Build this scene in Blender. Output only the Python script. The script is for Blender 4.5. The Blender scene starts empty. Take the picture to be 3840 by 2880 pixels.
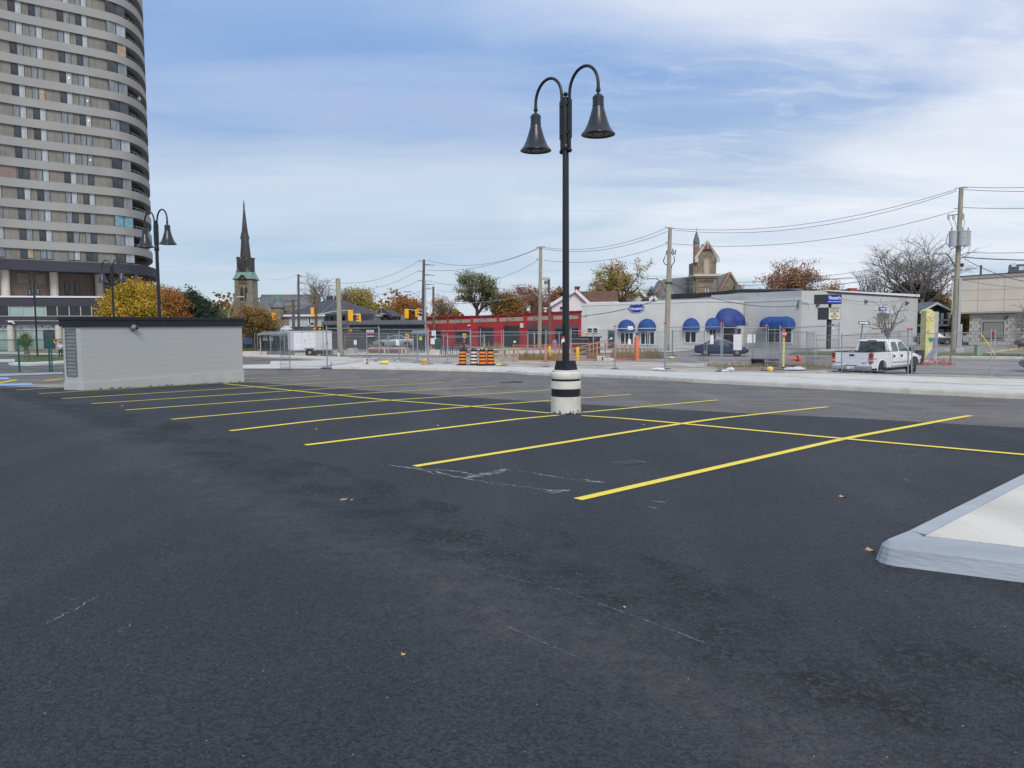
import bpy, bmesh, math, random
import numpy as np
from mathutils import Vector, Matrix
R = math.radians
# ---------------------------------------------------------------- camera, sky, sun, exposure
F_PX, CAM_H, HZ, ROLL = 2884.0, 1.7, 1225.0, R(0.34)
PITCH = math.atan((1440 - HZ) / F_PX)
sc = bpy.context.scene
cam_d = bpy.data.cameras.new("camera")
cam = bpy.data.objects.new("camera", cam_d)
sc.collection.objects.link(cam)
sc.camera = cam
cam_d.sensor_fit = 'HORIZONTAL'; cam_d.sensor_width = 36.0
cam_d.lens = 36.0 * F_PX / 3840.0
cam_d.clip_start = 0.1; cam_d.clip_end = 5000
Fd = Vector((0, math.cos(PITCH), -math.sin(PITCH))); Ud = Vector((0, math.sin(PITCH), math.cos(PITCH))); Xd = Vector((1, 0, 0))
Rc = Xd * math.cos(ROLL) - Ud * math.sin(ROLL); Uc = Xd * math.sin(ROLL) + Ud * math.cos(ROLL)
cam.matrix_world = Matrix(((Rc.x, Uc.x, -Fd.x, 0), (Rc.y, Uc.y, -Fd.y, 0), (Rc.z, Uc.z, -Fd.z, CAM_H), (0, 0, 0, 1)))
SUN_EL, SUN_AZ = R(40), R(172)      # azimuth from +Y towards +X: behind the camera, to its right
world = bpy.data.worlds.new("World"); sc.world = world; world.use_nodes = True
wn, wl = world.node_tree.nodes, world.node_tree.links
wn.clear()
def N(nt, t, **k):
 n = nt.nodes.new(t)
 for a, b in k.items(): setattr(n, a, b)
 return n
def build_sky():
 nt = world.node_tree
 out = N(nt, 'ShaderNodeOutputWorld'); bg = N(nt, 'ShaderNodeBackground'); bg.inputs['Strength'].default_value = 0.11
 sky = N(nt, 'ShaderNodeTexSky'); sky.sky_type = 'NISHITA'; sky.sun_disc = False
 sky.sun_elevation = SUN_EL; sky.sun_rotation = SUN_AZ; sky.air_density = 1.4; sky.dust_density = 1.5; sky.ozone_density = 2.0
 tc = N(nt, 'ShaderNodeTexCoord'); sep = N(nt, 'ShaderNodeSeparateXYZ'); wl.new(tc.outputs['Generated'], sep.inputs[0])
 def M(op, a, b=None, c=None):
  m = N(nt, 'ShaderNodeMath', operation=op)
  for i, v in enumerate((a, b, c)):
   if v is None: continue
   if isinstance(v, (int, float)): m.inputs[i].default_value = v
   else: wl.new(v, m.inputs[i])
  return m.outputs[0]
 zc = M('MAXIMUM', sep.outputs[2], 0.0)
 den = M('ADD', zc, 0.13)
 cx, cy = M('DIVIDE', sep.outputs[0], den), M('DIVIDE', sep.outputs[1], den)
 comb = N(nt, 'ShaderNodeCombineXYZ'); wl.new(cx, comb.inputs[0]); wl.new(cy, comb.inputs[1])
 def noise(scale, loc, sx, sy, det=6, rough=.55, dist=0.0, rot=0):
  mp = N(nt, 'ShaderNodeMapping'); mp.inputs['Location'].default_value = loc; mp.inputs['Scale'].default_value = (sx, sy, 1)
  mp.inputs['Rotation'].default_value = (0, 0, rot)
  wl.new(comb.outputs[0], mp.inputs[0])
  n = N(nt, 'ShaderNodeTexNoise'); n.inputs['Scale'].default_value = scale; n.inputs['Detail'].default_value = det
  n.inputs['Roughness'].default_value = rough; n.inputs['Distortion'].default_value = dist
  wl.new(mp.outputs[0], n.inputs['Vector']); return n.outputs['Fac']
 def ramp(v, pts):
  r = N(nt, 'ShaderNodeValToRGB'); e = r.color_ramp.elements
  r.color_ramp.interpolation = 'EASE'
  e[0].position, e[0].color = pts[0][0], (*pts[0][1], 1); e[1].position, e[1].color = pts[-1][0], (*pts[-1][1], 1)
  for p, c in pts[1:-1]:
   q = e.new(p); q.color = (*c, 1)
  wl.new(v, r.inputs[0]); return r.outputs[0]
 def mix(f, a, b, bt='MIX'):
  m = N(nt, 'ShaderNodeMix', data_type='RGBA', blend_type=bt)
  if isinstance(f, (int, float)): m.inputs[0].default_value = f
  else: wl.new(f, m.inputs[0])
  for i, v in ((6, a), (7, b)):
   if isinstance(v, tuple): m.inputs[i].default_value = (*v, 1)
   else: wl.new(v, m.inputs[i])
  return m.outputs[2]
 g = 9.2   # brightness of the cloud deck (times the background strength)
 deck = ramp(M('ADD', zc, M('MULTIPLY', M('SUBTRACT', noise(1.1, (3, 1, 0), .5, 1.3, 3), .5), .18)), [
  (0.0, (.74*g, .76*g, .80*g)), (.05, (.58*g, .69*g, .80*g)), (.10, (.46*g, .61*g, .77*g)), (.165, (.56*g, .68*g, .83*g)), (.21, (.40*g, .54*g, .75*g)),
  (.26, (.26*g, .42*g, .72*g)), (.33, (.25*g, .41*g, .73*g)), (.41, (.38*g, .53*g, .80*g)), (.6, (.46*g, .57*g, .78*g)), (1.0, (.52*g, .59*g, .72*g))])
 # teal gaps low on the right, from the clear sky behind the deck
 clear = mix(.75, sky.outputs[0], (.34*g, .60*g, .78*g))
 gap = ramp(M('MULTIPLY', noise(1.7, (7.3, 2.2, 0), .32, 1.5, 5, .5, .4), ramp(zc, [(.0, (.9,)*3), (.05, (1.15,)*3), (.12, (1,)*3), (.22, (.8,)*3)])),
               [(.47, (0,)*3), (.64, (1,)*3)])
 col = mix(M('MULTIPLY', gap, ramp(M('ADD', sep.outputs[0], M('MULTIPLY', zc, -.4)), [(-.1, (.1,)*3), (.05, (.35,)*3), (.25, (1,)*3)])), deck, clear)
 white = ramp(noise(.85, (.6, 4.1, 0), .62, .95, 6, .48, .6, .35), [(.36, (0,)*3), (.58, (1,)*3)])
 side = ramp(M('ADD', M('MULTIPLY', sep.outputs[0], .9), M('MULTIPLY', zc, .2)), [(-.15, (.08,)*3), (.06, (.35,)*3), (.30, (1,)*3)])
 col = mix(M('MULTIPLY', M('MULTIPLY', white, side), .82), col, (.87*g, .90*g, .97*g))
 wisp = ramp(noise(5.5, (2, 7, 0), .5, 1.2, 8, .62, 1.0, .3), [(.48, (0,)*3), (.68, (1,)*3)]); col = mix(M('MULTIPLY', M('MULTIPLY', wisp, side), .22), col, (.98*g, 1.0*g, 1.03*g))
 band = ramp(noise(1.6, (9, 5, 0), .3, 1.2, 5, .5, .5), [(.42, (0,)*3), (.66, (1,)*3)])
 col = mix(M('MULTIPLY', band, .38), col, (.62*g, .70*g, .84*g))
 wl.new(col, bg.inputs['Color']); wl.new(bg.outputs[0], out.inputs['Surface'])
build_sky()
sd = bpy.data.lights.new("sun", 'SUN'); sd.energy = 2.0; sd.angle = R(24); sd.color = (1, .95, .88)
sun = bpy.data.objects.new("sun", sd); sc.collection.objects.link(sun)
sdir = Vector((math.sin(SUN_AZ) * math.cos(SUN_EL), math.cos(SUN_AZ) * math.cos(SUN_EL), math.sin(SUN_EL)))
sun.rotation_euler = sdir.to_track_quat('Z', 'Y').to_euler()
sc.view_settings.view_transform = 'Standard'; sc.view_settings.look = 'None'; sc.view_settings.exposure = 0.0; sc.view_settings.gamma = 1.0
sc.view_settings.use_curve_mapping = False
sc.render.engine = 'CYCLES'; sc.cycles.max_bounces = 5; sc.cycles.transparent_max_bounces = 12
# ---------------------------------------------------------------- terrain and picking helpers
BR = [(-40, 0.0), (14, 0.0), (30, -0.45), (36, -0.70), (42, -0.95), (2000, -0.95)]
def zg(y):
 for (a, za), (b, zb) in zip(BR, BR[1:]):
  if y <= b: return za + (zb - za) * max(0, (y - a)) / (b - a)
 return BR[-1][1]
CO = Vector((0, 0, CAM_H))
def ray(px, py):
 a, b = (px - 1920) / F_PX, -(py - 1440) / F_PX
 return Rc * a + Uc * b + Fd
def G(px, py, dz=0.0):
 """the place on the ground (raised by dz) seen at a picture point"""
 d = ray(px, py); lo, hi = 1.0, 400.0
 for _ in range(50):
  m = (lo + hi) / 2; p = CO + d * m
  if p.z > zg(p.y) + dz: lo = m
  else: hi = m
 return CO + d * lo
def P(px, py, y):
 d = ray(px, py); return CO + d * (y / d.y)
def GX(px, y, dz=0.0):
 """ground point at depth y in picture column px"""
 p = P(px, 1240, y); return Vector((p.x, y, zg(y) + dz))
def PZ(px, py, z):
 d = ray(px, py); return CO + d * ((z - CAM_H) / d.z)
# ---------------------------------------------------------------- materials
def newmat(name):
 m = bpy.data.materials.new(name); m.use_nodes = True
 return m, m.node_tree, m.node_tree.nodes['Principled BSDF']
def mat(name, col, rough=.7, metal=0.0, var=.12, scale=2.5, col2=None, bump=0.0, bscale=30, spec=.4, coat=0.0, stretch=(1, 1, 1), det=5, lo=.35, hi=.65):
 m, nt, b = newmat(name); L = nt.links
 b.inputs['Roughness'].default_value = rough; b.inputs['Metallic'].default_value = metal
 b.inputs['Specular IOR Level'].default_value = spec; b.inputs['Coat Weight'].default_value = coat
 tc = N(nt, 'ShaderNodeTexCoord'); mp = N(nt, 'ShaderNodeMapping'); mp.inputs['Scale'].default_value = stretch
 L.new(tc.outputs['Object'], mp.inputs[0])
 if var or col2:
  n = N(nt, 'ShaderNodeTexNoise'); n.inputs['Scale'].default_value = scale; n.inputs['Detail'].default_value = det
  L.new(mp.outputs[0], n.inputs['Vector'])
  r = N(nt, 'ShaderNodeValToRGB'); e = r.color_ramp.elements
  c2 = col2 or tuple(min(1, c * (1 + var)) for c in col); c1 = col if col2 else tuple(c * (1 - var) for c in col)
  e[0].position, e[0].color = lo, (*c1, 1); e[1].position, e[1].color = hi, (*c2, 1)
  L.new(n.outputs['Fac'], r.inputs[0]); L.new(r.outputs[0], b.inputs['Base Color'])
 else: b.inputs['Base Color'].default_value = (*col, 1)
 if bump:
  n2 = N(nt, 'ShaderNodeTexNoise'); n2.inputs['Scale'].default_value = bscale; n2.inputs['Detail'].default_value = 4
  L.new(mp.outputs[0], n2.inputs['Vector'])
  bp = N(nt, 'ShaderNodeBump'); bp.inputs['Strength'].default_value = bump; bp.inputs['Distance'].default_value = .02
  L.new(n2.outputs['Fac'], bp.inputs['Height']); L.new(bp.outputs[0], b.inputs['Normal'])
 return m
def leafmat(name, cols, rough=.7):
 m, nt, b = newmat(name); L = nt.links
 g = N(nt, 'ShaderNodeNewGeometry'); r = N(nt, 'ShaderNodeValToRGB'); e = r.color_ramp.elements
 e[0].position, e[0].color = 0, (*cols[0], 1); e[1].position, e[1].color = 1, (*cols[-1], 1)
 for i, c in enumerate(cols[1:-1]):
  q = e.new((i + 1) / (len(cols) - 1)); q.color = (*c, 1)
 tc = N(nt, 'ShaderNodeTexCoord'); n = N(nt, 'ShaderNodeTexNoise'); n.inputs['Scale'].default_value = .45; n.inputs['Detail'].default_value = 3
 L.new(tc.outputs['Object'], n.inputs['Vector'])
 a = N(nt, 'ShaderNodeMath', operation='MULTIPLY_ADD'); a.inputs[1].default_value = .45
 s = N(nt, 'ShaderNodeMath', operation='MULTIPLY_ADD'); s.inputs[1].default_value = 1.9; s.inputs[2].default_value = -.65
 L.new(n.outputs['Fac'], s.inputs[0]); L.new(g.outputs['Random Per Island'], a.inputs[0]); L.new(s.outputs[0], a.inputs[2])
 L.new(a.outputs[0], r.inputs[0]); L.new(r.outputs[0], b.inputs['Base Color']); b.inputs['Roughness'].default_value = rough
 b.inputs['Specular IOR Level'].default_value = .25
 b.inputs['Subsurface Weight'].default_value = 0
 return m
def glassmat(name, col, rough=.06, spec=.6):
 return mat(name, col, rough, var=.25, scale=.5, spec=spec)
def fnode(nt, x, y=None, op='MULTIPLY'):
 m = N(nt, 'ShaderNodeMath', operation=op)
 for i, v in enumerate((x, y)):
  if v is None: continue
  if isinstance(v, (int, float)): m.inputs[i].default_value = v
  else: nt.links.new(v, m.inputs[i])
 return m.outputs[0]
def asphalt(name, c0, c1, agg=1.0, speck=.35, rough=.75, streak=None, coarse=True, seam=None):
 """worn tarmac: broad tone patches, fine stone grain, pale flecks, and open-textured areas"""
 m, nt, b = newmat(name); L = nt.links
 tc = N(nt, 'ShaderNodeTexCoord')
 def noise(s, det=4, sc_=(1, 1, 1), rot=0, rg=.55):
  mp = N(nt, 'ShaderNodeMapping'); mp.inputs['Scale'].default_value = sc_; mp.inputs['Rotation'].default_value = (0, 0, rot)
  L.new(tc.outputs['Object'], mp.inputs[0])
  n = N(nt, 'ShaderNodeTexNoise'); n.inputs['Scale'].default_value = s; n.inputs['Detail'].default_value = det; n.inputs['Roughness'].default_value = rg
  L.new(mp.outputs[0], n.inputs['Vector']); return n.outputs['Fac']
 def ramp(v, p0, p1, a=(0, 0, 0), c=(1, 1, 1)):
  r = N(nt, 'ShaderNodeValToRGB'); e = r.color_ramp.elements
  e[0].position, e[0].color = p0, (*a, 1); e[1].position, e[1].color = p1, (*c, 1); L.new(v, r.inputs[0]); return r.outputs[0]
 def mix(f, a, c, bt='MIX'):
  q = N(nt, 'ShaderNodeMix', data_type='RGBA', blend_type=bt)
  if isinstance(f, (int, float)): q.inputs[0].default_value = f
  else: L.new(f, q.inputs[0])
  for i, v in ((6, a), (7, c)):
   if isinstance(v, tuple): q.inputs[i].default_value = (*v, 1)
   else: L.new(v, q.inputs[i])
  return q.outputs[2]
 base = ramp(noise(.33, 6, (1, 1, 1), 0, .62), .34, .66, c0, c1)
 base = mix(fnode(nt, ramp(noise(6, 6, (1, 1, 1), 0, .8), .45, .7), .22), base, tuple(v * .55 for v in c0))
 # warm grey dusty smears laid down by the roller, running away from the camera
 base = mix(fnode(nt, ramp(noise(.9, 5, (1, .16, 1), .85), .48, .74), .75), base, tuple(v * k for v, k in zip(c1, (1.42, 1.26, 1.20))))
 if streak: base = mix(fnode(nt, ramp(noise(1.1, 5, (.18, 1.6, 1), streak), .45, .7), .6), base, tuple(v * 1.35 for v in c1))
 v = N(nt, 'ShaderNodeTexVoronoi'); v.inputs['Scale'].default_value = 85 * agg; L.new(tc.outputs['Object'], v.inputs['Vector'])
 vb = N(nt, 'ShaderNodeTexVoronoi'); vb.inputs['Scale'].default_value = 52 * agg; L.new(tc.outputs['Object'], vb.inputs['Vector'])
 cs = N(nt, 'ShaderNodeSeparateColor'); L.new(v.outputs['Color'], cs.inputs[0])
 gr = ramp(cs.outputs[0], 0, 1, (.45,) * 3, (1.75, 1.77, 1.78)); col = mix(1.0, mix(1.0, base, gr, 'MULTIPLY'), ramp(noise(22 * agg, 7, (1, 1, 1), 0, .75), .3, .7, (.84,) * 3, (1.17,) * 3), 'MULTIPLY')
 cs2 = N(nt, 'ShaderNodeSeparateColor'); L.new(vb.outputs['Color'], cs2.inputs[0])
 fl = fnode(nt, ramp(cs2.outputs[1], .972, .99), ramp(vb.outputs['Distance'], .10, .28, (1, 1, 1), (0, 0, 0)))
 col = mix(fnode(nt, fl, speck), col, (.42, .42, .40))
 open_ = fnode(nt, ramp(noise(.62, 6, (1, .5, 1), .55, .6), .53, .64), 1.0 if coarse else 0.0)
 if seam:
  A, B = seam; dv = (B - A); dv.z = 0; dv.normalize(); sx = N(nt, 'ShaderNodeVectorMath', operation='DOT_PRODUCT'); L.new(tc.outputs['Object'], sx.inputs[0]); sx.inputs[1].default_value = (-dv.y, dv.x, 0)
  v_ = fnode(nt, fnode(nt, sx.outputs['Value'], A.x * -dv.y + A.y * dv.x, 'SUBTRACT'), fnode(nt, fnode(nt, noise(.9, 4), .5, 'SUBTRACT'), .9), 'ADD')
  near = ramp(fnode(nt, fnode(nt, v_, .12, 'SUBTRACT'), None, 'ABSOLUTE'), .10, .50, (1, 1, 1), (0, 0, 0)); side = ramp(v_, -.05, .3)
  broad = fnode(nt, fnode(nt, ramp(v_, .2, .5), ramp(v_, .9, 2.6, (1, 1, 1), (0, 0, 0))), ramp(noise(1.3, 6, (1, .5, 1), .9, .65), .47, .60))
  open_ = fnode(nt, fnode(nt, fnode(nt, near, ramp(noise(2.2, 5, (1, 1, 1), 0, .7), .40, .58)), broad, 'MAXIMUM'), fnode(nt, open_, .0), 'MAXIMUM')
  dust = fnode(nt, ramp(fnode(nt, fnode(nt, v_, .55, 'ADD'), None, 'ABSOLUTE'), .0, .65, (1, 1, 1), (0, 0, 0)), ramp(noise(5, 8, (1, 1, 1), 0, .8), .42, .68)); col = mix(fnode(nt, dust, .55), col, (.115, .105, .10))
 crack = ramp(fnode(nt, vb.outputs['Distance'], fnode(nt, noise(30 * agg, 4, (1, 1, 1), 0, .8), 1.1), 'ADD'), .66, .92)
 pit = ramp(noise(24 * agg, 3, (1, 1, 1), 0, .6), .47, .55, (1, 1, 1), (0, 0, 0)) if seam else crack
 col = mix(fnode(nt, fnode(nt, open_, pit), .85), col, (.006, .007, .008))
 L.new(col, b.inputs['Base Color'])
 b.inputs['Roughness'].default_value = rough; b.inputs['Specular IOR Level'].default_value = .4
 bp = N(nt, 'ShaderNodeBump'); bp.inputs['Strength'].default_value = .9; bp.inputs['Distance'].default_value = .008
 h = fnode(nt, fnode(nt, v.outputs['Distance'], -1.0), fnode(nt, noise(210 * agg, 2), .8), 'ADD')
 h = fnode(nt, h, fnode(nt, fnode(nt, pit, open_), -2.5), 'ADD')
 L.new(h, bp.inputs['Height']); L.new(bp.outputs[0], b.inputs['Normal'])
 return m
M = {}
def mk(k, *a, **kw): M[k] = mat(k, *a, **kw)
M['asphalt_new'] = asphalt('asphalt_new', (.021, .026, .033), (.034, .039, .046), seam=[G(1500, 1990), G(3250, 2640)])
M['asphalt_patch'] = asphalt('asphalt_patch', (.045, .047, .054), (.06, .062, .07), speck=.2, coarse=False, rough=.8)
M['asphalt_lane'] = asphalt('asphalt_lane', (.105, .100, .097), (.16, .152, .145), streak=.35, coarse=False, rough=.85)
M['asphalt_old'] = asphalt('asphalt_old', (.17, .165, .16), (.27, .26, .25), streak=.1, coarse=False, rough=.9)
mk('concrete', (.53, .52, .50), .85, col2=(.64, .63, .61), scale=1.2, bump=.25, bscale=40)
mk('concrete_kerb', (.52, .48, .42), .85, col2=(.66, .61, .54), scale=2.2, bump=.3, bscale=25)
mk('concrete_new', (.52, .495, .435), .85, col2=(.70, .67, .60), scale=1.6, det=9, bump=.35, bscale=60, stretch=(1, .3, 1))
mk('kerb_blue', (.30, .335, .37), .7, col2=(.40, .43, .47), scale=1.6, bump=.5, bscale=14, stretch=(.4, 1, 3))
mk('gravel', (.36, .31, .27), .95, col2=(.56, .51, .45), scale=.8, bump=.6, bscale=12, det=9)
mk('dirt', (.16, .12, .085), .95, col2=(.33, .26, .19), scale=1.1, bump=.8, bscale=6, det=8)
mk('grass', (.10, .12, .05), .9, col2=(.20, .20, .10), scale=3, bump=.8, bscale=18, det=8)
mk('yellow_paint', (.42, .33, .05), .6, col2=(.93, .72, .07), scale=45, det=6, lo=.26, hi=.40)
mk('yellow_pale', (.70, .56, .20), .65, col2=(.80, .68, .36), scale=5, det=8)
mk('blue_paint', (.12, .32, .70), .6, col2=(.42, .58, .82), scale=2)
mk('hut_grey', (.47, .485, .48), .75, var=.05, scale=1.3, bump=.35, bscale=55)
mk('hut_mortar', (.39, .405, .40), .85, var=.05, bump=.2)
mk('louvre', (.20, .235, .215), .5, var=.1, metal=.3)
mk('black_metal', (.012, .013, .017), .38, var=.2, spec=.5)
mk('flashing', (.012, .014, .022), .5, var=.25, scale=1.5, bump=.1, bscale=3)
mk('lamp_black', (.014, .015, .019), .30, var=.2, spec=.5)
mk('lamp_bell', (.018, .023, .032), .34, var=.15, spec=.45, coat=.2)
mk('post_white', (.58, .56, .50), .7, col2=(.70, .68, .62), scale=4, bump=.25, bscale=18, det=8)
mk('tape_black', (.015, .015, .018), .35, var=.3)
mk('steel', (.42, .45, .47), .42, metal=.55, var=.12)
mk('steel_dark', (.16, .17, .18), .5, metal=.5, var=.15)
mk('wire_grey', (.17, .18, .20), .5, metal=.3, var=.1)
mk('orange_paint', (.74, .21, .09), .55, var=.2, scale=4)
mk('orange_drum', (.90, .24, .03), .45, var=.08)
mk('drum_white', (.75, .60, .50), .5, col2=(.80, .74, .66), scale=6)
mk('rubber', (.018, .018, .02), .75, var=.2)
mk('white_paint', (.78, .78, .80), .35, var=.03, spec=.5, coat=.4)
mk('white_vinyl', (.72, .73, .75), .55, var=.04)
mk('paper', (.80, .80, .82), .7, var=.03)
mk('ink', (.05, .05, .06), .7, var=0)
mk('siding', (.50, .53, .54), .6, var=.05, scale=.6)
mk('siding_shop', (.62, .625, .60), .6, var=.05, scale=.5)
mk('stucco_main', (.51, .52, .515), .8, var=.05, scale=.4)
mk('black_roof', (.02, .02, .023), .7, var=.25)
mk('awning_blue', (.018, .065, .26), .75, col2=(.04, .10, .30), scale=2.5, bump=.3, bscale=2)
mk('awning_navy', (.014, .035, .20), .6, col2=(.04, .075, .26), scale=1.2)
mk('sign_blue', (.008, .035, .33), .35, var=.05)
mk('sign_white', (.85, .86, .92), .4, var=0)
mk('cream', (.75, .70, .55), .4, var=.05)
mk('glass_dark', (.012, .015, .018), .08, var=.4, scale=.7, spec=.7)
mk('tower_glass', (.04, .045, .05), .15, var=.5, scale=.8, spec=.6)
mk('glass_mid', (.05, .065, .075), .1, var=.4, scale=.7, spec=.6)
mk('glass_green', (.30, .40, .38), .15, var=.15, scale=.5, spec=.5)
mk('glass_car', (.11, .16, .16), .08, col2=(.03, .04, .045), scale=2.2, spec=.6)
mk('red_wall', (.46, .045, .048), .75, var=.14, scale=1.2, bump=.15, bscale=20)
mk('red_dark', (.24, .022, .03), .6, var=.1)
mk('mauve', (.19, .085, .095), .75, var=.1)
mk('tan_panel', (.42, .36, .27), .8, var=.1)
mk('beige', (.58, .52, .44), .8, var=.06, scale=.5)
mk('beige_dark', (.34, .29, .275), .7, var=.06)
mk('block_beige', (.42, .40, .36), .85, var=.1, scale=2)
mk('mortar_dark', (.29, .275, .25), .9, var=.05)
mk('shutter', (.30, .295, .275), .6, var=.06)
mk('door_dark', (.045, .055, .058), .6, var=.15)
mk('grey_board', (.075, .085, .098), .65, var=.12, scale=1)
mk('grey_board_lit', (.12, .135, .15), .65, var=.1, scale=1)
mk('roof_slate', (.12, .13, .15), .8, col2=(.19, .20, .225), scale=1.3, det=9)
mk('roof_shingle', (.075, .08, .092), .85, var=.3, scale=3)
mk('roof_brown', (.17, .11, .085), .85, var=.25, scale=3)
mk('slate_light', (.19, .20, .22), .8, col2=(.27, .28, .30), scale=1.0, det=9, stretch=(1, 1, 3))
mk('spire_slate', (.045, .045, .045), .75, col2=(.085, .082, .08), scale=.9, det=8, stretch=(1, 1, .6))
mk('copper', (.17, .31, .27), .6, col2=(.25, .40, .36), scale=.8)
mk('green_tip', (.03, .32, .10), .6, var=.2)
mk('stone_church', (.21, .185, .14), .9, col2=(.36, .32, .25), scale=.9, det=9, bump=.5, bscale=5)
mk('stone_brown', (.19, .155, .11), .9, col2=(.29, .24, .175), scale=1.2, det=9, bump=.5, bscale=5)
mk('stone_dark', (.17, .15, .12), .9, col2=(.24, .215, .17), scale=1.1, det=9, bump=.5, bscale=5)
mk('brick_red', (.26, .07, .05), .85, var=.25, scale=6)
mk('stop_maroon', (.30, .03, .05), .6, var=.1)
mk('tower_joint', (.175, .168, .15), .9, var=.05)
mk('brick_bright', (.40, .075, .055), .8, var=.12, scale=6)
mk('brick_dark', (.09, .05, .045), .85, var=.5, scale=5)
mk('terracotta', (.46, .27, .19), .8, var=.15)
mk('tower_band', (.335, .33, .315), .8, var=.06, scale=.25, bump=.1, bscale=20)
mk('tower_wall', (.235, .225, .20), .9, var=.12, scale=.5, bump=.5, bscale=14, det=8)
mk('tower_wall_pink', (.26, .205, .18), .9, var=.1, scale=.5, bump=.5, bscale=14)
mk('tower_dark', (.045, .046, .06), .7, var=.08)
mk('column_cream', (.56, .52, .46), .75, var=.05)
mk('brown_rib', (.22, .165, .14), .7, var=.08)
mk('curtain_light', (.34, .38, .40), .3, col2=(.50, .53, .55), scale=2.5, stretch=(4, 4, .3), spec=.5)
mk('curtain_mid', (.16, .18, .20), .2, col2=(.27, .30, .32), scale=2.5, stretch=(4, 4, .3), spec=.6)
mk('curtain_teal', (.12, .32, .38), .3, col2=(.25, .45, .5), scale=2, spec=.5)
mk('curtain_warm', (.35, .24, .14), .3, col2=(.48, .40, .30), scale=2, spec=.5)
mk('wood_pole', (.27, .25, .19), .9, col2=(.40, .37, .29), scale=3, stretch=(3, 3, .3), bump=.3, bscale=10)
mk('wood_dark', (.085, .075, .07), .9, col2=(.15, .13, .12), scale=3, stretch=(3, 3, .3))
mk('rust_brown', (.16, .095, .07), .8, var=.3, scale=3)
mk('lumber', (.55, .44, .27), .8, var=.15, scale=5)
mk('signal_yellow', (.92, .44, .015), .45, var=.05)
mk('post_yellow', (.50, .36, .10), .8, col2=(.66, .52, .24), scale=7, det=8)
mk('bollard_yellow', (.90, .60, .02), .45, var=.06)
mk('sack_yellow', (.80, .62, .15), .7, var=.15, scale=5, bump=.5, bscale=8)
mk('sack_white', (.70, .70, .70), .7, var=.1, scale=5, bump=.5, bscale=8)
mk('car_navy', (.010, .022, .065), .3, var=.1, spec=.5, coat=.5)
mk('car_silver', (.30, .32, .36), .3, metal=.4, var=.05, coat=.6)
mk('car_black', (.02, .022, .03), .25, var=.1, coat=.8)
mk('car_grey', (.13, .15, .17), .28, var=.1, coat=.8)
mk('car_blue', (.12, .25, .50), .3, var=.1, coat=.6)
mk('chrome', (.55, .56, .58), .2, metal=.9, var=.05)
mk('alloy', (.45, .46, .48), .3, metal=.7, var=.1)
mk('lens_red', (.30, .012, .015), .25, var=.2, spec=.6)
mk('lens_amber', (.55, .20, .05), .25, var=.2, spec=.6)
mk('lens_white', (.6, .62, .65), .15, var=.1, spec=.6)
mk('transformer', (.40, .42, .45), .5, var=.04)
mk('porcelain', (.30, .27, .27), .4, var=.1)
mk('green_metal', (.01, .10, .08), .5, var=.15)
mk('box_green', (.23, .33, .27), .6, var=.05)
mk('mural_yellow', (.62, .54, .20), .8, col2=(.74, .68, .38), scale=2.6, det=8)
mk('mural_grey', (.42, .43, .40), .8, var=.1, scale=3)
mk('mural_blue', (.20, .26, .36), .8, col2=(.32, .38, .44), scale=3)
mk('mural_violet', (.25, .23, .33), .8, col2=(.34, .33, .42), scale=3)
mk('mural_green', (.03, .30, .22), .8, var=.15)
mk('leaf_rust', (.30, .06, .03), .8, var=.3, scale=8)
mk('stop_red', (.50, .05, .05), .5, var=.1)
mk('snow_fence', (.42, .09, .06), .7, var=.3, scale=3)
mk('sheet_plastic', (.55, .57, .62), .35, var=.1, scale=4, bump=.8, bscale=5)
mk('skin', (.42, .25, .18), .6, var=.05)
mk('cloth_white', (.72, .72, .74), .8, var=.05)
mk('cloth_dark', (.03, .035, .045), .85, var=.2)
mk('cloth_red', (.35, .04, .05), .8, var=.1)
mk('cloth_violet', (.42, .35, .48), .8, col2=(.22, .16, .38), scale=9, stretch=(.1, .1, 3))
mk('shelter_glass', (.12, .17, .18), .1, var=.3, spec=.6)
mk('shelter_roof', (.20, .23, .26), .35, var=.1)
mk('notice_lime', (.60, .66, .12), .6, var=.05)
mk('bark_grey', (.17, .15, .14), .9, col2=(.26, .23, .215), scale=4)
mk('bark_pale', (.15, .125, .11), .9, col2=(.21, .18, .16), scale=4)
mk('bark_dark', (.045, .038, .034), .9, var=.2)
def trans(name, col, alpha, rough=.1):
 m, nt, b = newmat(name); b.inputs['Base Color'].default_value = (*col, 1); b.inputs['Alpha'].default_value = alpha; b.inputs['Roughness'].default_value = rough
 return m
M['shelter_glass'] = trans('shelter_glass', (.16, .24, .26), .55)
M['lit_bulb'], _nt, _b = newmat('lit_bulb'); _b.inputs['Emission Color'].default_value = (1, .85, .5, 1); _b.inputs['Emission Strength'].default_value = 1.3
M['lf_gold'] = leafmat('lf_gold', [(.13, .13, .025), (.27, .24, .03), (.45, .31, .03), (.53, .31, .04), (.42, .20, .04)])
M['lf_orange'] = leafmat('lf_orange', [(.15, .075, .03), (.29, .13, .04), (.38, .17, .05), (.42, .23, .07)])
M['lf_pine'] = leafmat('lf_pine', [(.016, .036, .022), (.028, .058, .036), (.05, .085, .048)])
M['lf_olive'] = leafmat('lf_olive', [(.14, .14, .04), (.28, .25, .07), (.40, .32, .09), (.46, .33, .11)])
M['lf_green'] = leafmat('lf_green', [(.07, .09, .04), (.12, .145, .065), (.18, .195, .085), (.24, .20, .09)])
M['lf_mixed'] = leafmat('lf_mixed', [(.11, .14, .03), (.22, .24, .05), (.33, .29, .07), (.42, .20, .09), (.36, .14, .08)])
M['lf_rust'] = leafmat('lf_rust', [(.12, .06, .035), (.23, .10, .05), (.34, .15, .07), (.40, .21, .10)])
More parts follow.
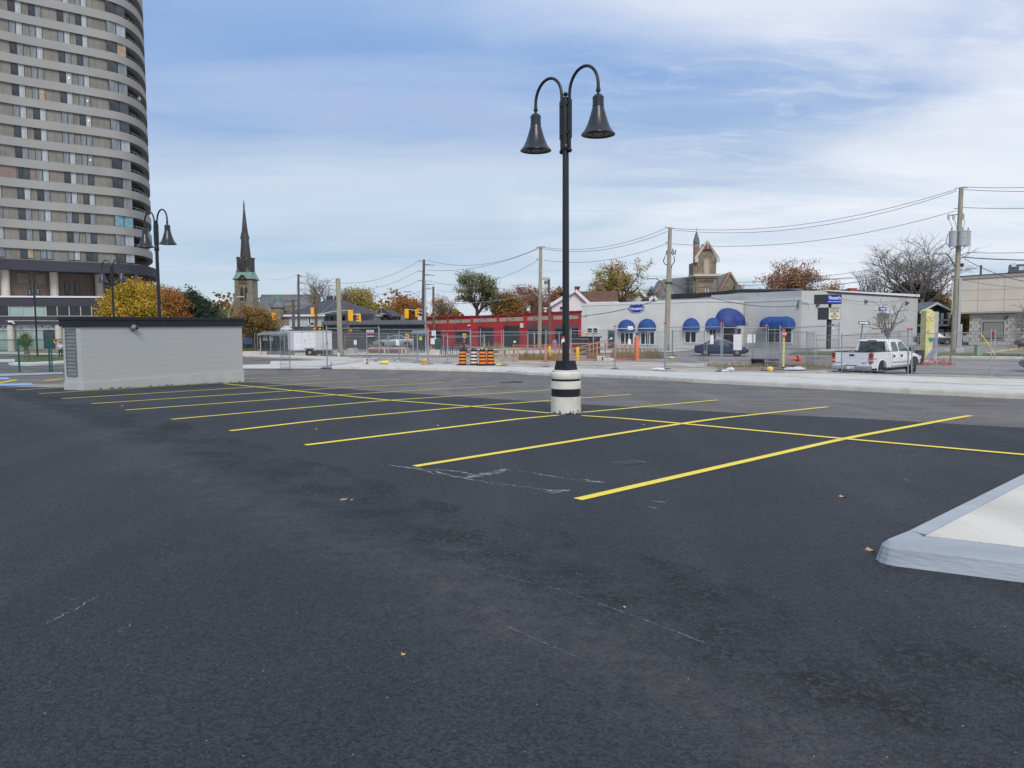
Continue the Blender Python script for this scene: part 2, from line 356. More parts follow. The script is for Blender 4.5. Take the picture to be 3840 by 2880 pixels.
M['lf_brownmix'] = leafmat('lf_brownmix', [(.09, .085, .03), (.19, .14, .045), (.32, .18, .06), (.38, .24, .07)])
M['lf_dry'] = leafmat('lf_dry', [(.16, .12, .07), (.27, .21, .13), (.38, .31, .20)])
M['lf_weed'] = leafmat('lf_weed', [(.09, .12, .035), (.17, .20, .07), (.30, .27, .13)])
M['lf_brownweed'] = leafmat('lf_brownweed', [(.15, .12, .08), (.25, .20, .13), (.32, .24, .16)])
M['lf_winter'] = leafmat('lf_winter', [(.06, .058, .048), (.10, .092, .075), (.15, .125, .085)])
# ---------------------------------------------------------------- mesh helpers
COL = sc.collection
class MB:
 def __init__(s): s.v = []; s.f = []
 def quad(s, *p):
  i = len(s.v); s.v += [tuple(q) for q in p]; s.f.append(tuple(range(i, i + len(p)))); return s
 def box(s, x0, x1, y0, y1, z0, z1):
  i = len(s.v)
  s.v += [(x0, y0, z0), (x1, y0, z0), (x1, y1, z0), (x0, y1, z0), (x0, y0, z1), (x1, y0, z1), (x1, y1, z1), (x0, y1, z1)]
  s.f += [(i, i+3, i+2, i+1), (i+4, i+5, i+6, i+7), (i, i+1, i+5, i+4), (i+1, i+2, i+6, i+5), (i+2, i+3, i+7, i+6), (i+3, i, i+4, i+7)]
  return s
 def prism(s, bot, top):
  """two rings with equal counts, capped"""
  i = len(s.v); n = len(bot); s.v += [tuple(p) for p in bot] + [tuple(p) for p in top]
  s.f.append(tuple(i + k for k in reversed(range(n)))); s.f.append(tuple(i + n + k for k in range(n)))
  for k in range(n):
   j = (k + 1) % n; s.f.append((i + k, i + j, i + n + j, i + n + k))
  return s
 def xz(s, pts, y0, y1):   # polygon in x,z (seen from -y), extruded from y0 to y1
  return s.prism([(x, y0, z) for x, z in pts][::-1], [(x, y1, z) for x, z in pts][::-1])
 def xy(s, pts, z0, z1): return s.prism([(x, y, z0) for x, y in pts], [(x, y, z1) for x, y in pts])
 def yz(s, pts, x0, x1): return s.prism([(x0, y, z) for y, z in pts], [(x1, y, z) for y, z in pts])
 def tube(s, pts, r, n=8, caps=True):
  pts = [Vector(p) for p in pts]; rs = r if isinstance(r, (list, tuple)) else [r] * len(pts)
  i0 = len(s.v); ref = None
  for k, p in enumerate(pts):
   t = (pts[min(k + 1, len(pts) - 1)] - pts[max(k - 1, 0)]).normalized()
   if ref is None: ref = Vector((0, 0, 1)) if abs(t.z) < .9 else Vector((1, 0, 0))
   a = t.cross(ref).normalized(); b = a.cross(t).normalized(); ref = b
   for j in range(n):
    q = 2 * math.pi * j / n; s.v.append(tuple(p + a * (rs[k] * math.cos(q)) + b * (rs[k] * math.sin(q))))
  for k in range(len(pts) - 1):
   for j in range(n):
    a0 = i0 + k * n + j; a1 = i0 + k * n + (j + 1) % n; s.f.append((a0, a1, a1 + n, a0 + n))
  if caps:
   s.f.append(tuple(i0 + j for j in reversed(range(n)))); s.f.append(tuple(i0 + (len(pts) - 1) * n + j for j in range(n)))
  return s
 def lathe(s, prof, n=20, c=(0, 0, 0), caps=True):
  i0 = len(s.v)
  for r, z in prof:
   for j in range(n):
    q = 2 * math.pi * j / n; s.v.append((c[0] + r * math.cos(q), c[1] + r * math.sin(q), c[2] + z))
  for k in range(len(prof) - 1):
   for j in range(n):
    a = i0 + k * n + j; b = i0 + k * n + (j + 1) % n; s.f.append((a, b, b + n, a + n))
  if caps:
   s.f.append(tuple(i0 + j for j in reversed(range(n)))); s.f.append(tuple(i0 + (len(prof) - 1) * n + j for j in range(n)))
  return s
 def xf(s, m, i0=0):
  for k in range(i0, len(s.v)): s.v[k] = tuple(m @ Vector(s.v[k]))
  return s
 def mesh(s, name, smooth=None):
  me = bpy.data.meshes.new(name); me.from_pydata(s.v, [], s.f); me.update()
  bm = bmesh.new(); bm.from_mesh(me); bmesh.ops.recalc_face_normals(bm, faces=bm.faces); bm.to_mesh(me); bm.free()
  if smooth:
   me.shade_smooth(); me.set_sharp_from_angle(angle=R(smooth))
  return me
 def build(s, name, m, parent=None, smooth=None, bevel=0, kind=None, label=None):
  return link(s.mesh(name, smooth), name, m, parent, bevel, kind, label)
def link(me, name, m, parent=None, bevel=0, kind=None, label=None):
 if m is not None and len(me.materials) == 0: me.materials.append(M[m] if isinstance(m, str) else m)
 o = bpy.data.objects.new(name, me); COL.objects.link(o)
 if parent is not None: o.parent = parent
 if kind: o['kind'] = kind
 if label: o['label'] = label
 if bevel:
  b = o.modifiers.new('bevel', 'BEVEL'); b.width = bevel; b.segments = 2; b.limit_method = 'ANGLE'; b.angle_limit = R(35)
 return o
def tag(o, label, cat, group=None):
 o['label'] = label; o['category'] = cat
 if group: o['group'] = group
 return o
def thing(name, label, cat, loc=(0, 0, 0), rz=0.0, group=None):
 o = bpy.data.objects.new(name, None); COL.objects.link(o); o.empty_display_size = .3
 o.location = loc; o.rotation_euler = (0, 0, rz)
 return tag(o, label, cat, group)
def copy_tree(o, parent=None):
 c = o.copy(); COL.objects.link(c)
 if parent is not None: c.parent = parent
 for ch in o.children: copy_tree(ch, c)
 return c
def dup(o, loc, rz=0.0, label=None, scale=None):
 c = copy_tree(o); c.location = loc; c.rotation_euler = (0, 0, rz)
 if label: c['label'] = label
 if scale: c.scale = scale if hasattr(scale, '__len__') else (scale,) * 3
 return c
def smat(o): return Matrix.Translation(o)
def text(s, name, m, parent, x, z, w, h=None, y=-.03, depth=.008, bold=.012, rz=0, align='CENTER', font_rot=None):
 """flat lettering in the x,z plane of its parent, facing -y, w wide and h tall, centred at x,z"""
 c = bpy.data.curves.new('letters', 'FONT'); c.body = s; c.align_x = 'CENTER'; c.align_y = 'CENTER'; c.size = 1; c.offset = bold; c.extrude = .01
 c.resolution_u = 3
 t = bpy.data.objects.new('t', c); COL.objects.link(t)
 dg = bpy.context.evaluated_depsgraph_get(); dg.update()
 me = bpy.data.meshes.new_from_object(t.evaluated_get(dg)); bpy.data.objects.remove(t); bpy.data.curves.remove(c)
 co = np.empty(len(me.vertices) * 3); me.vertices.foreach_get('co', co); co = co.reshape(-1, 3)
 lo, hi = co.min(0), co.max(0); ce = (lo + hi) / 2; sx = w / (hi[0] - lo[0]); sz = (h / (hi[1] - lo[1])) if h else sx
 new = np.stack([(co[:, 0] - ce[0]) * sx, -co[:, 2] / .01 * depth, (co[:, 1] - ce[1]) * sz], 1)
 ca, sa = math.cos(rz), math.sin(rz)
 new = np.stack([new[:, 0] * ca - new[:, 2] * sa + x, new[:, 1] + y, new[:, 0] * sa + new[:, 2] * ca + z], 1)
 me.vertices.foreach_set('co', new.ravel()); me.update(); me.name = name; me.materials.clear()
 return link(me, name, m, parent)
class Fac:
 """a vertical plane standing at o, running along angle a; local x along it, y into the building, z up"""
 def __init__(s, A, B, z0=None):
  s.o = Vector((A.x, A.y, A.z if z0 is None else z0)); d = B - A; s.a = math.atan2(d.y, d.x); s.L = math.hypot(d.x, d.y)
  s.u = Vector((math.cos(s.a), math.sin(s.a), 0)); s.n = Vector((-math.sin(s.a), math.cos(s.a), 0))
 def uv(s, px, py, off=0.0):
  d = ray(px, py); o = s.o + s.n * off; t = (o - CO).dot(s.n) / d.dot(s.n); p = CO + d * t - s.o
  return (p.dot(s.u), p.z)
 def root(s, name, label, cat, group=None): return thing(name, label, cat, s.o, s.a, group)
 def rect(s, x0, y0, x1, y1, off=0.0):
  """picture rectangle -> local u0,u1,z0,z1 on the plane"""
  xm = (x0 + x1) / 2; ym = (y0 + y1) / 2
  return s.uv(x0, ym, off)[0], s.uv(x1, ym, off)[0], s.uv(xm, y1, off)[1], s.uv(xm, y0, off)[1]
def window(root, u0, u1, z0, z1, y=0.0, nx=1, nz=1, fm='white_vinyl', gm='glass_dark', t=.07, name='window', label=None, d=.06):
 fr = MB(); w = (u1 - u0); h = z1 - z0
 fr.box(u0 - t, u0, y - d, y + .02, z0 - t, z1 + t); fr.box(u1, u1 + t, y - d, y + .02, z0 - t, z1 + t)
 fr.box(u0, u1, y - d, y + .02, z1, z1 + t); fr.box(u0, u1, y - d - .03, y + .02, z0 - t, z0)
 for i in range(1, nx): x = u0 + w * i / nx; fr.box(x - t / 2, x + t / 2, y - d * .9, y + .02, z0, z1)
 for i in range(1, nz): z = z0 + h * i / nz; fr.box(u0, u1, y - d * .8, y + .02, z - t / 2, z + t / 2)
 f = fr.build(name, fm, root, label=label)
 for i in range(nx):
  MB().box(u0 + w * i / nx + (t / 2 if i else 0), u0 + w * (i + 1) / nx - (t / 2 if i < nx - 1 else 0), y - .022, y + .01, z0, z1).build('pane', gm if isinstance(gm, str) else gm[i % len(gm)], f)
 return f
def struct(name, bmesh_or_mb, m, **k): return bmesh_or_mb.build(name, m, None, kind='structure', **k)
def drape(name, pts, dz, m, down=0.0, kind='structure', parent=None, smooth=None):
 """a sheet laid on the terrain (raised dz); with down>0 a slab with sides"""
 bm = bmesh.new(); vs = [bm.verts.new((p[0], p[1], 0)) for p in pts]; bm.faces.new(vs)
 for y, _ in BR[1:-1]:
  bmesh.ops.bisect_plane(bm, geom=bm.verts[:] + bm.edges[:] + bm.faces[:], plane_co=(0, y, 0), plane_no=(0, 1, 0))
 bmesh.ops.triangulate(bm, faces=[f for f in bm.faces if len(f.verts) > 4])
 for v in bm.verts: v.co.z = zg(v.co.y) + dz
 if down:
  r = bmesh.ops.extrude_face_region(bm, geom=bm.faces[:])
  for e in r['geom']:
   if isinstance(e, bmesh.types.BMVert): e.co.z -= down
 bmesh.ops.recalc_face_normals(bm, faces=bm.faces)
 me = bpy.data.meshes.new(name); bm.to_mesh(me); bm.free()
 if not down and len(me.polygons) and me.polygons[0].normal.z < 0: me.flip_normals()
 return link(me, name, m, parent, kind=kind)
def wire(p0, p1, sag=0.0, r=.025, label=None, m='wire_grey', n=10, group='overhead wires strung between the utility poles', name='overhead_wire', cat='wire'):
 p0, p1 = Vector(p0), Vector(p1); pts = []
 for i in range(n + 1):
  t = i / n; p = p0.lerp(p1, t); p.z -= sag * 4 * t * (1 - t); pts.append(p)
 o = MB().tube(pts, r, 4).build(name, m)
 return tag(o, label, cat, group)
# ---------------------------------------------------------------- ground
def grid_ground():
 mb = MB(); ys = [-40, 0, 14, 22, 30, 36, 42, 60, 90, 140, 220, 400, 900, 1800]; xs = [-1800, -500, -200, -80, -30, 0, 30, 80, 200, 500, 1800]
 for y in ys:
  for x in xs: mb.v.append((x, y, zg(y)))
 n = len(xs)
 for i in range(len(ys) - 1):
  for j in range(n - 1): a = i * n + j; mb.f.append((a, a + 1, a + n + 1, a + n))
 return mb.build('ground', 'asphalt_old', None, kind='structure')
grid_ground()
def g2(px, py, dz=0): p = G(px, py, dz); return (p.x, p.y)
kerb_px = [(3980, 1507), (3840, 1498), (3400, 1477), (2950, 1453), (2600, 1435), (2250, 1415), (1900, 1397), (1500, 1387), (1240, 1383)]
kerb = [g2(*p) for p in kerb_px]
bnd = [g2(*p) for p in [(3990, 1616), (3840, 1606), (2847, 1554), (2066, 1510), (1467, 1472), (1200, 1452), (913, 1434)]]
# new black tarmac, a slightly lighter strip of it under the stalls, the paler lane beyond
lane = kerb + [g2(1220, 1352), g2(1110, 1343), g2(905, 1333), g2(500, 1330), (-40, 50), (-40, 30)] + bnd[::-1]
drape('car_park_lane', [(p[0], p[1]) for p in ([kerb[0], (28, 12)] if False else kerb) + [g2(1225, 1350), g2(1110, 1342), g2(905, 1333), g2(300, 1334), (-60, 66), (-60, 34), g2(-60, 1440)] + bnd[::-1]], .004, 'asphalt_lane')
drape('car_park', [(-60, -38), (40, -38), (40, 10)] + bnd + [(-16.5, 27.5), (-20, 29), (-60, 31)], .008, 'asphalt_new')
# ---------------------------------------------------------------- painted lines
pl_group = 'yellow parking bay lines on the new tarmac'
def line(p0, p1, label, w=.118, dz=.013, m='yellow_paint', n=8, group=pl_group):
 a, b = Vector(g2(*p0)), Vector(g2(*p1)); d = (b - a).normalized(); q = Vector((-d.y, d.x)) * w / 2
 mb = MB(); 
 pts = [a.lerp(b, i / n) for i in range(n + 1)]
 for y, _ in BR[1:-1]:
  if (a.y - y) * (b.y - y) < 0: pts.append(a.lerp(b, (y - a.y) / (b.y - a.y)))
 pts.sort(key=lambda p: (p - a).length)
 for i, p in enumerate(pts):
  for s in (-1, 1): v = p + q * s; mb.v.append((v.x, v.y, zg(v.y) + dz))
  if i: k = 2 * i; mb.f.append((k - 2, k, k + 1, k - 1))
 o = mb.build('bay_line', m, None, kind='structure'); o['label'] = label
 return o
S = 3840 / 2212
L_ = [((1248, 1081), (2097, 899), 'nearest'), ((896, 1009), (1787, 880), '2'), ((660, 963), (1206, 898), 'l'), ((1258, 892), (1550, 865), 'r'),
      ((497, 932), (1362, 853), ''), ((371, 907), (1192, 843), ''), ((271, 887), (1073, 834.5), ''), ((198, 873), (960, 826.5), ''),
      ((134, 862), (863, 820), ''), ((84, 851), (776, 815), ''), ((36, 843), (691, 811), '')]
MID = {(1248, 1081): (1820, 949.5), (896, 1009): (1470, 916.5), (497, 932): (1015, 879), (371, 907): (838, 865.5), (271, 887): (723.5, 854), (198, 873): (631, 844.5)}
def pline(pts, label, **k):
 """a painted line through several picture points, laid as one strip on the ground"""
 ps = [Vector(g2(x * S, y * S)) for x, y in pts]; w, dz = k.get('w', .118), k.get('dz', .013); fine = []
 for a, b in zip(ps, ps[1:]): fine += [a.lerp(b, i / 12) for i in range(12)]
 fine.append(ps[-1]); mb = MB()
 for j in range(3):   # ease the bends
  fine = [fine[0]] + [(fine[i - 1] + fine[i] * 2 + fine[i + 1]) / 4 for i in range(1, len(fine) - 1)] + [fine[-1]]
 for i, p in enumerate(fine):
  t = (fine[min(i + 1, len(fine) - 1)] - fine[max(i - 1, 0)]).normalized(); q = Vector((-t.y, t.x)) * w / 2
  for s_ in (-1, 1): v = p + q * s_; mb.v.append((v.x, v.y, zg(v.y) + dz))
  if i: n = 2 * i; mb.f.append((n - 2, n, n + 1, n - 1))
 o = mb.build('bay_line', k.get('m', 'yellow_paint'), None, kind='structure'); o['label'] = label
for i, (a, b, _) in enumerate(L_):
 if a in MID: pline([a, MID[a], b], 'yellow bay line painted across the tarmac')
 else: line((a[0] * S, a[1] * S), (b[0] * S, b[1] * S), 'yellow bay line painted across the tarmac')
pline([(483, 829.5), (631, 844.5), (723.5, 854), (838, 865.5), (1015, 879), (1190, 894)], 'long yellow centre line behind the lamp post', dz=.017)
pline([(1257, 899.5), (1470, 916.5), (1820, 949.5), (2240, 987)], 'long yellow centre line in front of the lamp post', dz=.017)
line((-40, 1431), (238, 1419), 'yellow line beside the hut', m='yellow_pale', w=.12)
line((-40, 1437), (238, 1426), 'yellow line beside the hut', m='yellow_pale', w=.12)
line((-20, 1441), (62, 1425), 'yellow hatch stroke', w=.2, dz=.017); line((165, 1430), (236, 1421), 'yellow hatch stroke', w=.2, dz=.017)
line((-40, 1457), (128, 1450), 'yellow line', m='yellow_pale', w=.1)
line((58, 1386), (136, 1392), 'far yellow line', m='yellow_pale', w=.12); line((88, 1394), (112, 1396), 'far yellow line', m='yellow_pale', w=.12)
def patch(name, pts, dz, m): return drape(name, [g2(*p) for p in pts], dz, m)
patch('blue_bay', [(-60, 1449), (133, 1445), (114, 1437), (-60, 1441)], .012, 'blue_paint')
patch('blue_bay', [(-60, 1424), (44, 1423), (28, 1416), (-60, 1418)], .012, 'blue_paint')
patch('tarmac_patch', [(1873, 1436), (1900, 1438), (1925, 1436), (1960, 1436), (1958, 1431), (1925, 1430), (1905, 1434), (1880, 1433)], .012, 'asphalt_new')
for i, q in enumerate([[(0, 1404), (236, 1397), (236, 1404), (0, 1412)]]): patch('kerb_strip', q, .03, 'kerb_blue')
# scuffs of pale dust left by removed kerbs and lines
M['scuff'], _nt, _b = newmat('scuff')
def scuffmat():
 nt, b = _nt, _b; L = nt.links; tc = N(nt, 'ShaderNodeTexCoord')
 n = N(nt, 'ShaderNodeTexNoise'); n.inputs['Scale'].default_value = 16; n.inputs['Detail'].default_value = 12; n.inputs['Roughness'].default_value = .75
 mp = N(nt, 'ShaderNodeMapping'); mp.inputs['Rotation'].default_value = (0, 0, .9); mp.inputs['Scale'].default_value = (.35, 1.6, 1)
 L.new(tc.outputs['Object'], mp.inputs[0]); L.new(mp.outputs[0], n.inputs['Vector'])
 r = N(nt, 'ShaderNodeValToRGB'); e = r.color_ramp.elements; e[0].position, e[0].color = .44, (0, 0, 0, 1); e[1].position, e[1].color = .60, (.95, .95, .95, 1)
 L.new(n.outputs['Fac'], r.inputs[0]); L.new(r.outputs[0], b.inputs['Alpha']); b.inputs['Base Color'].default_value = (.42, .42, .42, 1); b.inputs['Roughness'].default_value = .9
scuffmat()
def scuff(pts, w, wob=.02, m='scuff'):
 ps = [Vector(g2(*p)) for p in pts]; mb = MB(); random.seed(len(pts) * 7 + int(pts[0][0]))
 fine = []
 for a, b in zip(ps, ps[1:]):
  for i in range(6): fine.append(a.lerp(b, i / 6))
 fine.append(ps[-1])
 for i, p in enumerate(fine):
  t = fine[min(i + 1, len(fine) - 1)] - fine[max(i - 1, 0)]; t.normalize(); q = Vector((-t.y, t.x)) * w / 2 * random.uniform(.4, 1.3) * math.sin(math.pi * (i + .5) / (len(fine)))
  c = p + Vector((random.uniform(-wob, wob), random.uniform(-wob, wob)))
  for s in (-1, 1): v = c + q * s; mb.v.append((v.x, v.y, zg(v.y) + .0125))
  if i: k = 2 * i; mb.f.append((k - 2, k, k + 1, k - 1))
 mb.build('dust_scuff', m, None, kind='structure')
for pts, w in [([(1625, 1762), (1745, 1775), (1790, 1790)], .06), ([(1740, 1797), (1800, 1788), (1870, 1772), (1900, 1760)], .16), ([(1780, 1784), (1850, 1776), (1922, 1765)], .09),
               ([(1570, 1755), (1700, 1790), (1860, 1820)], .05), ([(2035, 1847), (2080, 1848), (2135, 1840)], .16), ([(2175, 1800), (2220, 1810), (2275, 1813)], .06),
               ([(1840, 1815), (1990, 1832), (2090, 1846)], .04), ([(1920, 1765), (2100, 1795), (2220, 1812)], .03), ([(2440, 1880), (2500, 1890)], .04), ([(2430, 1905), (2480, 1915)], .04),
               ([(1430, 1745), (1560, 1760), (1660, 1790)], .05), 
               ([(440, 2385), (490, 2350), (520, 2330)], .012), ([(170, 2350), (260, 2300), (385, 2235)], .012), 
               ([(3340, 1707), (3440, 1712)], .02), ([(3420, 1810), (3395, 1803), (3380, 1795)], .015), ([(2150, 1590), (2190, 1589)], .06), ([(900, 1480), (1040, 1472)], .04)]:
 scuff(pts, w)
for pts, w in [([(1700, 2110), (1880, 2165), (2100, 2218), (2260, 2275), (2520, 2370), (2790, 2480)], .007), ([(1840, 2330), (2250, 2510)], .006)]: scuff(pts, w, .001)
# a settled lid in the second bay
def lid():
 p = G(2360, 1738); t = thing('drain_cover', 'small sunken square drain cover in the dark tarmac of a bay', 'drain cover', p + Vector((0, 0, .008)), .55); t.scale = (.8, .7, 1)
 MB().box(-.24, .24, -.17, .17, 0, .004).build('frame', 'tape_black', t); m = MB()
 m.box(-.19, .19, -.13, .13, .004, .008); m.build('lid', 'asphalt_patch', t)
 MB().box(-.19, .19, .118, .13, .008, .013).build('rim', 'steel_dark', t)
lid()
# ---------------------------------------------------------------- fallen leaves and stones on the tarmac
def leaf_mesh(sz):
 mb = MB(); pts = []
 for k in range(10): a = 2 * math.pi * k / 10; r = sz * (1 if k % 2 == 0 else .62) * (1.25 if k in (0, 5) else 1); pts.append((r * math.cos(a), r * math.sin(a), .006 + .008 * math.cos(a * 2 + 1)))
 mb.v = pts + [(0, 0, .008)]; mb.f = [(k, (k + 1) % 10, 10) for k in range(10)]
 return mb.mesh('leaf')
mk('dead_leaf', (.50, .30, .10), .7, col2=(.66, .50, .28), scale=30)
lm_ = leaf_mesh(.030); lm_.materials.append(M['dead_leaf'])
lv = [((1645, 1598), 'small pale dead leaf on the tarmac near the third bay line'), ((1184, 1611), 'curled tan leaf beside the end of the third bay line'), ((2420, 1595), 'pale leaf lying beside the long centre line'),
      ((1292, 1876), 'dry tan leaf alone on the open tarmac'), ((3263, 2068), 'orange dry leaf beside the corner of the blue kerb'), ((461, 1524), 'yellow leaf near the tips of the far bay lines'),
      ((3462, 1476), 'orange leaf against the far kerb'), ((3666, 1491), 'small orange leaf by the far kerb joint'), ((1320, 1878), 'tiny leaf scrap beside the dry tan leaf'), ((3160, 1866), 'white scrap on the tarmac right of the nearest bay line'),
      ((1512, 2460), 'pale crumb of leaf on the open foreground tarmac'), ((2340, 2285), 'small pale leaf in the coarse tarmac patch')]
for i, (p, lb) in enumerate(lv):
 o = link(lm_, 'fallen_leaf', None); q = G(*p); o.location = q + Vector((0, 0, .006)); o.rotation_euler = (random.uniform(-.2, .2), .1, i * 1.3); o.scale = (1.4, .9, 1)
 if i in (8, 10, 11): o.scale = (.5, .4, 1)
 tag(o, lb, 'leaf', 'fallen leaves on the tarmac')
def grit():
 rs = random.Random(4); mb = MB()
 for k in range(260):
  y = 2.6 + 16 * rs.random() ** 1.5; x = rs.uniform(-.72, .72) * y; s = rs.uniform(.001, .0028) * (1 + y * .05)
  i = len(mb.v)
  for a in range(4): q = a * 1.57 + rs.random(); mb.v.append((x + s * math.cos(q), y + s * math.sin(q), zg(y) + .009))
  mb.v.append((x, y, zg(y) + .009 + s)); mb.f += [(i, i + 1, i + 4), (i + 1, i + 2, i + 4), (i + 2, i + 3, i + 4), (i + 3, i, i + 4)]
 mb.build('grit', 'concrete_new', None, kind='stuff', label='scattered pale grit on the tarmac')
grit()
# ---------------------------------------------------------------- corner kerb island, bottom right
def island():
 H = .155
 n = PZ(3313, 2030, H); t1 = PZ(3840, 2093, H); t2 = PZ(3840, 1772, H)
 e1 = (t1 - n).normalized(); e2 = (t2 - n).normalized()
 o1 = n + e1 * 6; o2 = n + e2 * 9
 inw = (e1 + e2).normalized()
 ic = PZ(3462, 2007, H)
 # inner lines stay parallel to the outer ones
 i1 = ic + e1 * 6; i2 = ic + e2 * 9
 root = thing('kerb_island', 'raised corner island with pale blue painted kerb and concrete top', 'kerb island', (n.x, n.y, 0))
 L = lambda p: (p.x - n.x, p.y - n.y)
 def outward(e, other): q = Vector((-e.y, e.x, 0)); return -q if q.dot(other) > 0 else q
 q1 = outward(e1, e2); q2 = outward(e2, e1)
 def seg(a, b, ia, ib, q, la, lb, name='kerb'):
  mb = MB(); off = .075
  A, B, IA, IB = a, b, ia, ib
  prof = []
  for (p, ip) in ((A, IA), (B, IB)):
   # chamfer between face and top
   prof.append([(p.x - n.x + q.x * off, p.y - n.y + q.y * off, -.05), (p.x - n.x + q.x * .02, p.y - n.y + q.y * .02, H - .035), (p.x - n.x - q.x * .02, p.y - n.y - q.y * .02, H), (ip.x - n.x, ip.y - n.y, H - .008), (ip.x - n.x, ip.y - n.y, -.05)])
  mb.prism(prof[0], prof[1]); return mb.build(name, 'kerb_blue', root)
 c1 = PZ(3370, 1983, H); # joint on the left arm
 j = .006
 d2 = (c1 - n).dot(e2)
 nose = MB()
 # nose piece: clipped corner, five profiles round the bend
 ring = []
 def prof(p, q, ip, off=.075): return [(p.x - n.x + q.x * off, p.y - n.y + q.y * off, -.05), (p.x - n.x + q.x * .02, p.y - n.y + q.y * .02, H - .035), (p.x - n.x - q.x * .02, p.y - n.y - q.y * .02, H), (ip.x - n.x, ip.y - n.y, H - .008)]
 rr = .07; a0 = math.atan2(q2.y, q2.x); a1 = math.atan2(q1.y, q1.x)
 while a1 - a0 > math.pi: a1 -= 2 * math.pi
 while a0 - a1 > math.pi: a1 += 2 * math.pi
 cc = n + inw * .11
 profs = [prof(n + e2 * d2, q2, ic + e2 * (d2 - (ic - n).dot(e2)) if False else PZ(3370, 1983, H) + (-q2) * abs((ic - n).dot(q2)))]
 for k in range(5):
  a = a0 + (a1 - a0) * k / 4; q = Vector((math.cos(a), math.sin(a), 0)); p = cc + q * .085
  profs.append(prof(p, q, ic + Vector((0, 0, -H)) + Vector((0, 0, H))))
 d1 = 1.35
 profs.append(prof(n + e1 * d1, q1, n + e1 * d1 - q1 * abs((ic - n).dot(q1))))
 for pr in profs: nose.v += pr
 for k in range(len(profs) - 1):
  for m_ in range(3): a = k * 4 + m_; nose.f.append((a, a + 1, a + 5, a + 4))
 nose.build('kerb', 'kerb_blue', root, smooth=22)
 w1, w2 = abs((ic - n).dot(q1)), abs((ic - n).dot(q2))
 x = d1 + j
 while x < 6: b = min(x + 1.5, 6); seg(n + e1 * x, n + e1 * b, n + e1 * x - q1 * w1, n + e1 * b - q1 * w1, q1, 0, 0); x = b + j
 x = d2 + j
 while x < 9: b = min(x + 2.4, 9); seg(n + e2 * x, n + e2 * b, n + e2 * x - q2 * w2, n + e2 * b - q2 * w2, q2, 0, 0); x = b + j
 g = .012; s0 = ic + inw * g * 1.5; s1 = ic + e1 * 6 + inw * g; s2 = ic + e2 * 9 + inw * g; s3 = s1 + e2 * 9
 MB().xy([L(s0), L(s1), L(s3), L(s2)], -.02, H - .004).build('slab', 'concrete_new', root)
 MB().xy([L(ic), L(i1), L(i1 + e2 * 9), L(i2)], -.03, H - .03).build('joint', 'mural_violet', root)
 for i, px in enumerate([(3405, 2110), (3450, 2116), (3520, 2140), (3670, 2143), (3760, 2168)]):
  o = link(lm_, 'fallen_leaf', None); q = G(*px); o.location = q + Vector((0, 0, .012)); o.scale = (.35, .3, .6); o.rotation_euler = (.4, 0, i)
  tag(o, ('leftmost orange leaf scrap under the blue kerb nose', 'second leaf scrap from the blue kerb nose', 'middle orange scrap along the blue kerb foot', 'fourth leaf scrap along the blue kerb foot', 'rightmost leaf scrap by the blue kerb at the picture edge')[i], 'leaf', 'leaf scraps along the blue kerb')
island()
